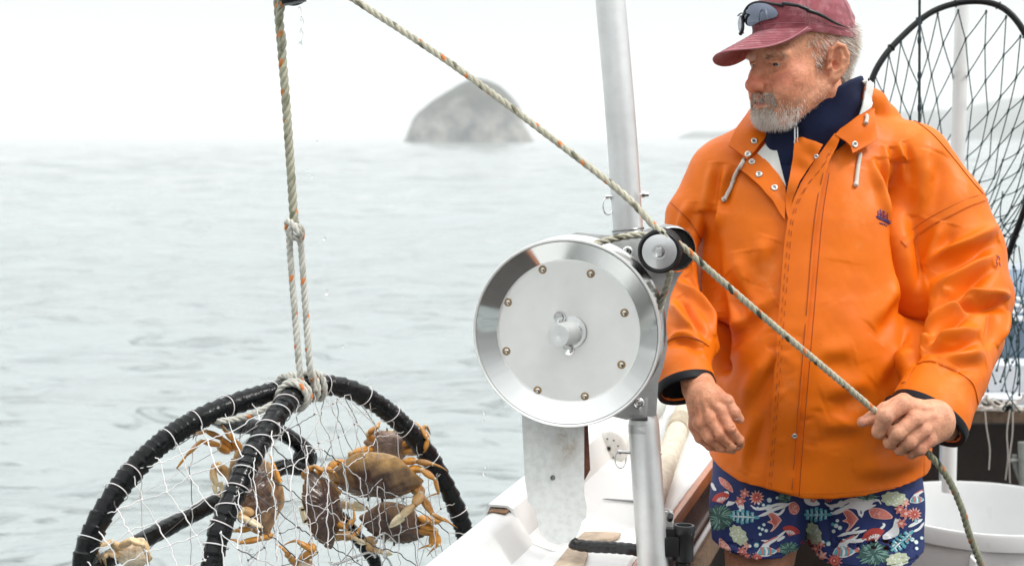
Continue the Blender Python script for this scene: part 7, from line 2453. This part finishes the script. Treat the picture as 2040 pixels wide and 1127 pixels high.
wh = [(0.74, 0.71, 0.70), (0.70, 0.66, 0.66), (0.62, 0.62, 0.61)]
dk = [(0.05, 0.05, 0.05), (0.10, 0.09, 0.09), (0.55, 0.53, 0.52)]  # dark tones put the shadow on some wires into their colour
Apx, Bpx = to_px(A3), to_px(B3)
def inside(poly, x, y):
    c = False; n = len(poly); j = n - 1
    for i in range(n):
        if (poly[i][1] > y) != (poly[j][1] > y) and x < (poly[j][0] - poly[i][0]) * (y - poly[i][1]) / (poly[j][1] - poly[i][1]) + poly[i][0]: c = not c
        j = i
    return c
def lattice(name, c0, c1, org, e1, e2, n1, n2, bulge, cols, seed, r):
    """wire mesh woven in two directions across the space between two hoops (c0, c1: photo x, y, depth along each)"""
    rr = np.random.default_rng(seed)
    poly = [tuple(p[:2]) for p in np.vstack([c0[::4], c1[::-1][::4]])]
    bd = np.vstack([c0[::4], c1[::4]])
    def lift(x, y):
        d2 = (bd[:, 0] - x) ** 2 + (bd[:, 1] - y) ** 2 + 30
        w = 1 / d2 ** 1.5
        e = math.sqrt(d2.min())
        return P(x, y, (w * bd[:, 2]).sum() / w.sum() - bulge * min(1, e / 70) - 0.012)
    org, e1, e2 = np.array(org, float), np.array(e1, float), np.array(e2, float)
    N = {(i, j): org + e1 * (i + rr.normal(0, 0.07) + 0.10 * math.sin(j * 1.7)) + e2 * (j + rr.normal(0, 0.07) + 0.10 * math.sin(i * 2.1)) for i in range(n1) for j in range(n2)}
    q = MB()
    for (i, j), a in N.items():
        ina = inside(poly, *a)
        for di, dj, kind in ((1, 0, 0), (0, 1, 1)):
            if (i + di, j + dj) not in N: continue
            b_ = N[i + di, j + dj]; inb = inside(poly, *b_)
            if not ina and not inb: continue
            p, s_ = (a, b_) if ina else (b_, a)
            if ina != inb:
                lo, hi = 0.0, 1.0
                for _ in range(8):
                    m_ = (lo + hi) / 2; c_ = p + (s_ - p) * m_
                    if inside(poly, *c_): lo = m_
                    else: hi = m_
                s_ = p + (s_ - p) * min(1.0, hi + 0.02)
            t = np.linspace(0, 1, 7)[:, None]
            pts = p * (1 - t) + s_ * t + np.r_[[[0, 0]], rr.normal(0, 1.5, (5, 2)), [[0, 0]]]
            q.tube(smooth_path([lift(x, y) for x, y in pts], 10), r * rr.uniform(0.85, 1.15), 5, col=cols[kind][rr.integers(len(cols[kind]))], caps=False)
        if ina: q.ball(lift(*a), 0.0022, 4, col=cols[0][0])
    return q.build(name, M['twine'], angle=0)
iB = int(np.argmin(np.abs(Bpx[:150, 1] - 1180)))
lA = np.vstack([Apx[:iK + 1][::-1], Apx[-14:][::-1]]); rA = Apx[iK:iK + 190]
m1 = lattice('wire_mesh', lA, Bpx[2:iB], (66, 920), (50, -22), (24, 46), 13, 15, 0.02, (wh, wh + wh + dk), 1, 0.00105)
m2 = lattice('wire_mesh', rA, Bpx[2:175], (430, 770), (3, 60), (36, 22), 8, 16, 0.07, (wh, dk), 2, 0.00105)
m4 = lattice('wire_mesh', rA, Bpx[2:175], (440, 800), (34, -20), (10, 62), 17, 8, 0.05, (dk[1:] + wh[2:], [(0.5, 0.5, 0.5)]), 4, 0.0008)
m3 = panel('wire_mesh', rightA, leftA, 9, 9, 0.16, (wh[1:], dk), 3, r=0.0008, out=FW)
put(pot, m1, m2, m3, m4, *pk_)
# steel wire hooks and clips at the foot of the mesh
q = MB()
q.tube(smooth_path([PQ(*p) for p in [(656, 1118, 0.0), (664, 1123, -0.01), (680, 1119, -0.01), (729, 1101, -0.01), (742, 1102, 0), (748, 1110, 0.0)]], 40), 0.0026, 8)
hk1 = q.build('wire_hook', M['steel'], angle=0)
q = MB()
q.tube(smooth_path([PQ(*p) for p in [(748, 1076, 0), (756, 1066, -0.01), (766, 1061, -0.01), (774, 1064, 0), (790, 1081, 0.01)]], 40), 0.0022, 8)
q.tube(smooth_path([PQ(*p) for p in [(764, 1062, -0.01), (765, 1090, -0.01), (767, 1106, -0.01), (775, 1116, 0), (786, 1140, 0)]], 40), 0.0022, 8)
for k in range(4): q.ball(PQ(766.5, 1100 + 2.6 * k, -0.01), 0.0042, 6)
hk2 = q.build('wire_hook', M['steel'], angle=0)
put(pot, hk1, hk2)

# ------------------------------------------------------------------ crabs
M['shell'] = mat('crab_shell', vcol=True, rough=0.20, noise=(55, 0.42), bump=(110, 0.7, 0.003), coat=0.25, spec=0.4, dirt=((0.40, 0.30, 0.20), 85, 0.69, 0.05))
M['leg'] = mat('crab_leg', vcol=True, rough=0.24, noise=(60, 0.30), bump=(160, 0.5, 0.0015), coat=0.2, spec=0.4)
BROWN = (0.082, 0.043, 0.030); OCHRE = (0.60, 0.36, 0.15); CREAM = (0.76, 0.64, 0.43); ORANGE = (0.60, 0.265, 0.045)
def crab(label, c, ax1, ax2, dd, tilt=1.0, legs=(), claws=(), dark=BROWN, edge=OCHRE, belly=CREAM, belly_up=False, seed=0, asp=0.66):
    """c centre px, ax1 long half-axis in px, ax2 the projected half-axis towards the crab's face"""
    rr = np.random.default_rng(seed)
    cx, cy_ = c; d = pd(cx) + dd
    C_3 = P(cx, cy_, d)
    hw = S(math.hypot(*ax1), d)
    X = nrm(RT * ax1[0] - UP * ax1[1])
    yp = nrm(RT * ax2[0] - UP * ax2[1]); yp = nrm(yp - X * (yp @ X))
    ct = min(1.0, S(math.hypot(*ax2), d) / (asp * hw))
    Yv = yp * ct + FW * tilt * math.sqrt(max(0, 1 - ct * ct))
    Nn = np.cross(X, Yv)
    if Nn @ FW > 0: Nn = -Nn
    th_th = thing('crab', label, 'crab', C_3, 'crabs caught in the crab pot')
    nth, nr_ = 168, 30
    th = np.linspace(0, 2 * math.pi, nth, endpoint=False)
    OX = np.array([(0.0, 0.50), (0.16, 0.53), (0.30, 0.545), (0.52, 0.47), (0.76, 0.31), (1.0, 0.05), (0.90, -0.10), (0.66, -0.36), (0.48, -0.56), (0.25, -0.64), (0.0, -0.66)])
    full = np.vstack([OX, (OX[1:-1] * [-1, 1])[::-1]])
    full = smooth_path(np.c_[full, 0 * full[:, :1]], 600, True)[:, :2]
    fa_ = np.arctan2(full[:, 1], full[:, 0]); o__ = np.argsort(fa_); fa_, fr__ = fa_[o__], np.hypot(full[:, 0], full[:, 1])[o__]
    def outline(t):
        r0 = np.interp((t + math.pi) % (2 * math.pi) - math.pi, fa_, fr__, period=2 * math.pi)
        tooth = 0.030 * (((t / math.pi * 13) % 1.0) - 0.5) * 2 * (1 if (0.06 < t < 1.15 or 1.99 < t < 3.08) else 0)
        return math.cos(t) * r0 * (1 + tooth), math.sin(t) * r0 * (1 + tooth)
    top = np.zeros((nr_, nth, 3)); bot = np.zeros((nr_, nth, 3)); ct_ = np.zeros((nr_, nth, 3)); cb_ = np.zeros((nr_, nth, 3))
    for j, t in enumerate(th):
        ox, oy = outline(t)
        for i in range(nr_):
            q = math.sin(i / (nr_ - 1) * math.pi / 2)
            x, y = ox * q, oy * q
            h = 0.30 * max(0, 1 - q ** 2.3) ** 0.72
            lum = 0.040 * (math.exp(-((abs(x) - 0.30) / 0.14) ** 2 - ((y - 0.12) / 0.16) ** 2) + 0.8 * math.exp(-(x / 0.16) ** 2 - ((y + 0.1) / 0.18) ** 2) + 0.6 * math.exp(-((abs(x) - 0.62) / 0.12) ** 2 - ((y - 0.08) / 0.1) ** 2)) - 0.030 * math.exp(-((abs(x) - 0.16) / 0.035) ** 2) * (abs(y) < 0.3) - 0.024 * math.exp(-((y - 0.02 - 0.1 * math.cos(x * 4)) / 0.035) ** 2) * (abs(x) < 0.6)
            gran = 0.005 * math.sin(x * 61 + y * 17) * math.sin(y * 53 - x * 23)
            top[i, j] = C_3 + (X * x + Yv * y + Nn * (h + (lum + gran) * (1 - q ** 6))) * hw
            bot[i, j] = C_3 + (X * x * 0.99 + Yv * y * 0.99 - Nn * (0.20 * max(0, 1 - q ** 2.2) ** 0.6)) * hw
            nz1 = math.sin(x * 7.3 + seed + 1.7 * math.sin(y * 5.1 + seed)) * math.sin(y * 8.7 - seed + 1.3 * math.sin(x * 6.1))
            nz2 = math.sin(x * 23 + y * 9 + seed) * math.sin(y * 27 - x * 11)
            rad_ = math.hypot(x * 0.85, (y + 0.0) * 1.35)
            e = np.clip((rad_ - 0.28 + 0.20 * nz1) / 0.55, 0, 1) ** 1.2 * (0.35 + 0.65 * np.clip(0.35 - y * 1.4, 0, 1)) + 0.10 * nz2
            e = float(np.clip(e + 0.9 * np.clip((q - 0.93) / 0.07, 0, 1) * 0.7, 0, 1))
            ct_[i, j] = np.array(dark) * (1 - e) + np.array(edge) * 0.75 * e
            cb_[i, j] = np.array(belly) * (0.8 + 0.2 * q)
    mb = MB()
    mb.grid(top, col=ct_, cv=True); mb.grid(bot, col=cb_, cv=True)
    sh_ = mb.build('carapace', M['shell'], angle=0)
    parts = [sh_]
    # face: eye stalks and mouth plates
    mb = MB()
    for s_ in (-1, 1):
        mb.tube([C_3 + (X * s_ * 0.13 + Yv * 0.54 - Nn * 0.02) * hw, C_3 + (X * s_ * 0.15 + Yv * 0.64 + Nn * 0.02) * hw], hw * 0.030, 8, col=(0.02, 0.015, 0.012))
    mb.box(C_3 + (Yv * 0.50 - Nn * 0.09) * hw, np.stack([X, Yv, Nn]), (hw * 0.2, hw * 0.06, hw * 0.07), col=CREAM, bev=hw * 0.02)
    parts.append(mb.build('face', M['leg'], angle=50))
    # abdomen plates on the belly
    if belly_up:
        mb = MB()
        for k in range(5):
            mb.ball(C_3 + (Yv * (-0.30 + 0.16 * k) - Nn * (0.20 - 0.01 * k)) * hw, np.array([0.34 - 0.045 * k, 0.09, 0.04]) * hw, 8, col=np.array(CREAM) * (1.1 - 0.05 * (k % 2)), A=np.stack([X, Yv, Nn]))
        parts.append(mb.build('abdomen', M['leg'], angle=0))
    def limb(pts, w0, kind):
        p3 = [P(x, y, pd(cx) + dd + e) for x, y, e in pts]
        mb = MB(); n = len(p3)
        for k in range(n - 1):
            a, b_ = p3[k], p3[k + 1]
            last = k == n - 2
            f0 = w0 * (1 - 0.22 * k); m_ = 12
            t = np.linspace(0, 1, m_)
            prof = f0 * (0.62 + 0.48 * np.sin(np.clip(t * 1.05 + 0.05, 0, 1) * math.pi) ** 0.8)
            if last and kind == 'leg': prof = f0 * (0.72 * (1 - t) ** 0.8 + 0.05)
            path = a[None] * (1 - t)[:, None] + b_[None] * t[:, None]
            if last and kind == 'leg':
                L_ = np.linalg.norm(b_ - a)
                path = path + UP[None] * (np.sin(t * math.pi) * L_ * 0.06)[:, None]
            base = np.array(ORANGE if kind == 'leg' else OCHRE)
            q_ = rr.uniform(0.75, 1.15)
            cc = np.array([base * q_ * (1 - 0.35 * max(0, s_ - 0.5)) for s_ in t])
            if kind == 'leg': cc = cc * (1 - 0.55 * np.clip((1 - t) * (k == 1), 0, 1)[:, None] * rr.uniform(0.2, 1))
            if belly_up: cc = cc * 0.5 + np.array(CREAM) * 0.55
            ring = np.repeat(cc[:, None, :], 12, 1)
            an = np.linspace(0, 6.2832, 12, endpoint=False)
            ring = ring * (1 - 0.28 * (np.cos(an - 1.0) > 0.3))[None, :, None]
            t_, u_, w_ = frames(path)
            R_ = path[:, None, :] + (u_[:, None, :] * (np.cos(an) * 1.12)[None, :, None] + w_[:, None, :] * (np.sin(an) * 0.72)[None, :, None]) * prof[:, None, None]
            mb.grid(R_, col=ring, cv=True)
            o_ = mb.n - 12 * m_
            mb.f.append(tuple(o_ + i_ for i_ in range(12))); mb.mi.append(0)
            mb.f.append(tuple(o_ + 12 * (m_ - 1) + i_ for i_ in range(12))); mb.mi.append(0)
            if k: mb.ball(a, f0 * 0.72, 6, col=np.array(CREAM) * 0.8)
        return mb
    for pts in legs:
        parts.append(limb(pts, S(10.2, d), 'leg').build('leg', M['leg'], angle=0))
    for pts in claws:
        mb = limb(pts[:-2], S(12.5, d), 'arm')
        a = P(pts[-3][0], pts[-3][1], pd(cx) + dd + pts[-3][2]); k_ = P(pts[-2][0], pts[-2][1], pd(cx) + dd + pts[-2][2]); tip = P(pts[-1][0], pts[-1][1], pd(cx) + dd + pts[-1][2])
        L_ = np.linalg.norm(tip - a); ax = nrm(tip - a)
        sd = nrm(k_ - a - ax * ((k_ - a) @ ax)) if np.linalg.norm(np.cross(k_ - a, ax)) > 1e-6 else nrm(np.cross(ax, FW))
        t = np.linspace(0, 1, 20)
        pal_ = [a + ax * L_ * 0.62 * x + sd * L_ * 0.05 * math.sin(x * 3.1) for x in t]
        mb.tube(pal_, L_ * 0.17 * np.sin(np.clip(t * 0.8 + 0.16, 0, 1) * math.pi) ** 0.6, 14, col=np.array([np.array(OCHRE) * 0.8 * (1 - x) + np.array(CREAM) * x for x in t]), flat=(1, 0.7))
        for s_, bow in ((1, 0.07), (-1, 0.05)):
            f_ = [a + ax * L_ * (0.52 + 0.48 * x) + sd * s_ * L_ * (0.075 * (1 - x) + bow * math.sin(x * 3.1) + 0.008) for x in t]
            mb.tube(f_, L_ * (0.085 * (1 - t) ** 0.7 + 0.010), 10, col=np.array([np.array(CREAM) * (1 + 0.15 * x) for x in t]))
            for x in np.linspace(0.2, 0.85, 6):
                p_ = a + ax * L_ * (0.52 + 0.48 * x) + sd * s_ * L_ * (0.03 * (1 - x) + 0.02)
                mb.ball(p_, L_ * 0.018, 4, col=(0.75, 0.68, 0.55))
        parts.append(mb.build('claw', M['leg'], angle=0))
    put(th_th, *parts)
    return th_th
crab('big brown crab facing the camera, largest carapace in the pot', (748, 950), (96, 6), (6, 53), -0.01, legs=[
    [(806, 918, .02), (830, 918, .0), (862, 924, -.01), (892, 938, .0)],
    [(818, 932, .02), (842, 936, -.02), (866, 954, -.03), (874, 982, -.02), (846, 994, .0)],
    [(820, 945, .03), (838, 985, .0), (862, 1024, -.02), (884, 1036, -.02), (912, 1052, .0)],
    [(690, 925, .03), (668, 918, .0), (655, 935, -.01), (662, 958, .0)],
    [(680, 940, .03), (664, 960, .0), (662, 990, -.02), (672, 1024, -.02), (708, 1046, .0)]],
    claws=[[(826, 968, .04), (838, 984, .0), (826, 1006, -.03), (804, 1016, -.04), (776, 1050, -.03)],
           [(672, 975, .04), (662, 985, .03), (670, 1000, .03), (700, 1010, .04), (735, 1012, .04)]], seed=1)
crab('dark brown crab seen edge on, standing upright left of the big crab', (640, 1012), (21, 80), (-32, 7), 0.0, tilt=-1.0, legs=[
    [(612, 952, .02), (610, 938, .0), (626, 928, -.01), (648, 940, -.01), (662, 962, .0)],
    [(630, 945, .03), (648, 932, .02), (664, 940, .02), (676, 958, .03)],
    [(668, 1040, .02), (690, 1050, .0), (706, 1034, .0), (704, 1006, .01)],
    [(664, 1060, .02), (690, 1072, .0), (712, 1062, .0), (722, 1040, .01)]],
    claws=[[(668, 1070, .02), (690, 1062, .0), (698, 1068, -.01), (714, 1068, -.01), (728, 1084, .0)]], dark=(0.055, 0.032, 0.027), edge=(0.22, 0.12, 0.06), seed=2)
crab('pale greyish crab tucked behind the top edge of the big crab', (776, 886), (52, 4), (-2, -36), 0.08, legs=[
    [(806, 900, .0), (843, 899, -.04), (853, 874, -.05), (840, 853, -.04), (822, 838, -.02)],
    [(800, 890, .0), (836, 862, -.02), (848, 848, -.02), (858, 866, .0)],
    [(742, 893, .0), (700, 902, -.03), (696, 908, -.03), (730, 902, .0)],
    [(744, 880, .0), (734, 862, -.01), (752, 850, -.01), (758, 838, .0)]],
    dark=(0.19, 0.13, 0.11), edge=(0.42, 0.25, 0.13), seed=3)
crab('brown crab upside down below the big crab by the white gunwale', (784, 1043), (68, 16), (-8, 44), 0.05, legs=[
    [(838, 1030, .0), (862, 1040, -.02), (882, 1032, -.02), (905, 1050, .0)],
    [(838, 1045, .0), (868, 1056, -.02), (858, 1086, -.03), (830, 1096, .0)],
    [(835, 1055, .0), (866, 1062, -.02), (874, 1085, -.03), (850, 1108, .0)]],
    claws=[[(740, 1070, .0), (736, 1084, -.01), (744, 1096, -.02), (760, 1094, -.02), (782, 1104, .0)]], dark=(0.085, 0.045, 0.035), edge=(0.25, 0.14, 0.07), seed=4)
crab('brown crab hanging behind the front hoop with raised yellow legs', (506, 980), (30, 86), (-50, 14), -0.03, tilt=-1.0, legs=[
    [(452, 900, .03), (436, 886, .0), (400, 878, -.02), (372, 906, -.03), (352, 932, -.03), (384, 968, -.01)],
    [(462, 895, .04), (440, 872, .02), (410, 858, .0), (388, 864, .0), (384, 876, .01)],
    [(478, 900, .04), (466, 876, .02), (448, 856, .02), (438, 842, .03)],
    [(530, 945, .03), (550, 955, .01), (558, 960, .0), (548, 930, .0), (534, 902, .02)],
    [(530, 1060, .02), (500, 1052, -.02), (470, 1056, -.02), (452, 1066, .0)],
    [(538, 1064, .02), (520, 1072, -.02), (478, 1080, -.03), (452, 1074, .0)]],
    claws=[[(450, 945, .02), (436, 925, .0), (424, 932, -.01), (416, 950, -.01), (440, 990, .0)],
           [(500, 1020, -.02), (482, 1016, -.04), (472, 1022, -.04), (494, 1036, -.04), (524, 1050, -.03)]], seed=5)
crab('small pale crab belly up at the left foot of the hoop', (264, 1106), (40, 4), (4, 34), -0.02, legs=[
    [(240, 1092, -.02), (222, 1078, -.04), (190, 1090, -.04), (202, 1124, -.02)],
    [(244, 1086, -.03), (262, 1074, -.05), (284, 1084, -.05), (292, 1112, -.03)],
    [(270, 1080, -.02), (284, 1076, -.03), (296, 1100, -.03), (298, 1127, -.02)],
    [(236, 1104, -.02), (214, 1100, -.03), (206, 1110, -.03), (212, 1130, -.02)]],
    dark=(0.66, 0.56, 0.42), edge=(0.62, 0.34, 0.14), belly_up=True, seed=6)
crab('small crab low in the middle of the pot, only its curled legs showing', (607, 1128), (24, 4), (2, 18), -0.02, legs=[
    [(600, 1112, -.01), (624, 1096, -.02), (590, 1076, -.03), (562, 1088, -.01)],
    [(604, 1110, -.01), (628, 1100, -.02), (622, 1082, -.02), (596, 1092, -.01)],
    [(590, 1122, .0), (576, 1108, -.01), (570, 1098, -.01), (548, 1082, .0)]],
    dark=(0.60, 0.48, 0.34), edge=(0.55, 0.27, 0.10), seed=7)

# ------------------------------------------------------------------ rope from the block down to the pot
HR = 2.655
mb = MB()
g_pale = (0.47, 0.47, 0.41); g_olive = (0.36, 0.355, 0.27)
fA = rope_col(g_olive, (0.55, 0.20, 0.05), (0.20, 0.20, 0.13), 12, every=0.055, w=0.010)
fB = rope_col((0.50, 0.49, 0.44), (0.60, 0.19, 0.05), (0.36, 0.355, 0.31), 14, every=0.065, w=0.010)
top_r = smooth_path(PP([(551, -40, HR), (553, 0, HR), (557, 50, HR), (563, 120, HR), (571, 220, HR), (578, 320, HR), (584, 410, HR), (587, 446, HR)]), 200)
strand_rope(mb, top_r, S(8.9, HR), 0.05, fA)
# splice: the tail of the rope tucked back up
sp_r = smooth_path(PP([(559, -40, HR - 0.012), (560, 10, HR - 0.014), (556, 45, HR - 0.018), (563, 80, HR - 0.016), (561, 96, HR - 0.008)]), 60)
strand_rope(mb, sp_r, S(8.0, HR), 0.05, fA)
# bridle legs, knot and the hitch on the hoop
kA = P(600, 772, pd(600) - 0.035); kB = P(622, 768, pd(622) - 0.035)
legL = smooth_path([P(576, 468, HR - 0.01), P(579, 520, HR), P(587, 620, HR), P(597, 740, HR), P(603, 772, pd(600) - 0.04), P(606, 792, pd(600) - 0.03)], 160)
legR = smooth_path([P(598, 474, HR - 0.01), P(602, 520, HR), P(609, 620, HR), P(617, 730, HR), P(622, 758, pd(622) - 0.04), P(628, 780, pd(622) - 0.03)], 160)
strand_rope(mb, legL, S(6.6, HR), 0.040, fB); strand_rope(mb, legR, S(6.6, HR), 0.040, fB)
knot = smooth_path(PP([(576, 468, HR - 0.012), (572, 450, HR - 0.014), (574, 440, HR - 0.022), (584, 448, HR - 0.034), (594, 462, HR - 0.034), (600, 470, HR - 0.022), (598, 476, HR - 0.012), (588, 474, HR - 0.026), (578, 466, HR - 0.03), (580, 452, HR - 0.03), (592, 450, HR - 0.026), (602, 460, HR - 0.016), (599, 474, HR - 0.01)]), 160)
strand_rope(mb, knot, S(6.6, HR), 0.040, fB)
def hitch(i, n_turn, adv, r_add, seed):
    c = A3[i]; t = nrm(A3[(i + 2) % 420] - A3[i - 2]); u = nrm(np.cross(t, UP)); w = np.cross(t, u)
    an = np.linspace(0, 6.2832 * n_turn, int(50 * n_turn))
    pts = [c + (u * math.cos(a) + w * math.sin(a)) * (TR + r_add) + t * adv * (a / 6.2832 - n_turn / 2) for a in an]
    strand_rope(mb, smooth_path(pts, len(pts)), S(6.6, HR), 0.04, fB)
hitch(iK - 6, 2.2, 0.016, 0.007, 1); hitch(iK + 3, 2.3, 0.015, 0.007, 2)
# turns round the neck of the front hoop
c = B3[14]; t = nrm(B3[18] - B3[10]); u = nrm(np.cross(t, FW)); w = np.cross(t, u)
an = np.linspace(0, 6.2832 * 1.6, 90)
strand_rope(mb, np.array([c + (u * math.cos(a) + w * math.sin(a)) * (TR + 0.008) + t * 0.015 * (a / 6.28 - 0.8) for a in an]), S(6.6, HR), 0.04, fB)
hrp = mb.build('hanging_rope', M['rope'], angle=0); centre(hrp, P(580, 100, HR))
tag(hrp, 'thick pale knotted rope holding up the crab pot', 'rope')
mb = MB()
strand_rope(mb, smooth_path([PQ(*p) for p in [(425, 836, .005), (440, 838, -.025), (470, 834, -.03), (505, 824, -.03), (540, 806, -.03), (566, 796, -.02)]], 80), S(6.4, HR), 0.04, fB)
br_ = mb.build('lashing_rope', M['rope'], angle=0); centre(br_)
tag(br_, 'short grey and orange rope end tied along the underside of the hoop', 'rope')

# ------------------------------------------------------------------ drops of falling water
dl = [(632, 283, 3.4), (612, 339, 2.5), (646, 475, 4.6), (622, 352, 2.4), (651, 583, 6.0), (683, 690, 3), (964, 822, 3.4), (962, 838, 3), (967, 930, 3), (964, 944, 4), (500, 1098, 6), (492, 1092, 4), (505, 1108, 7), (560, 1180, 4)]
gl_ = 'drops of water falling from the gear'
for x, y, r in dl[:13]:
    q = MB(); q.ball(P(x, y, 2.55), (S(r, 2.55) * 0.8, S(r, 2.55) * 0.8, S(r, 2.55)), 8)
    o = q.build('water_drop', M['drop'], angle=0); centre(o)
    tag(o, 'tiny clear water drop falling through the air near the hanging ropes' if x < 700 else 'tiny clear water drop falling beside the white board', 'water drop', gl_)
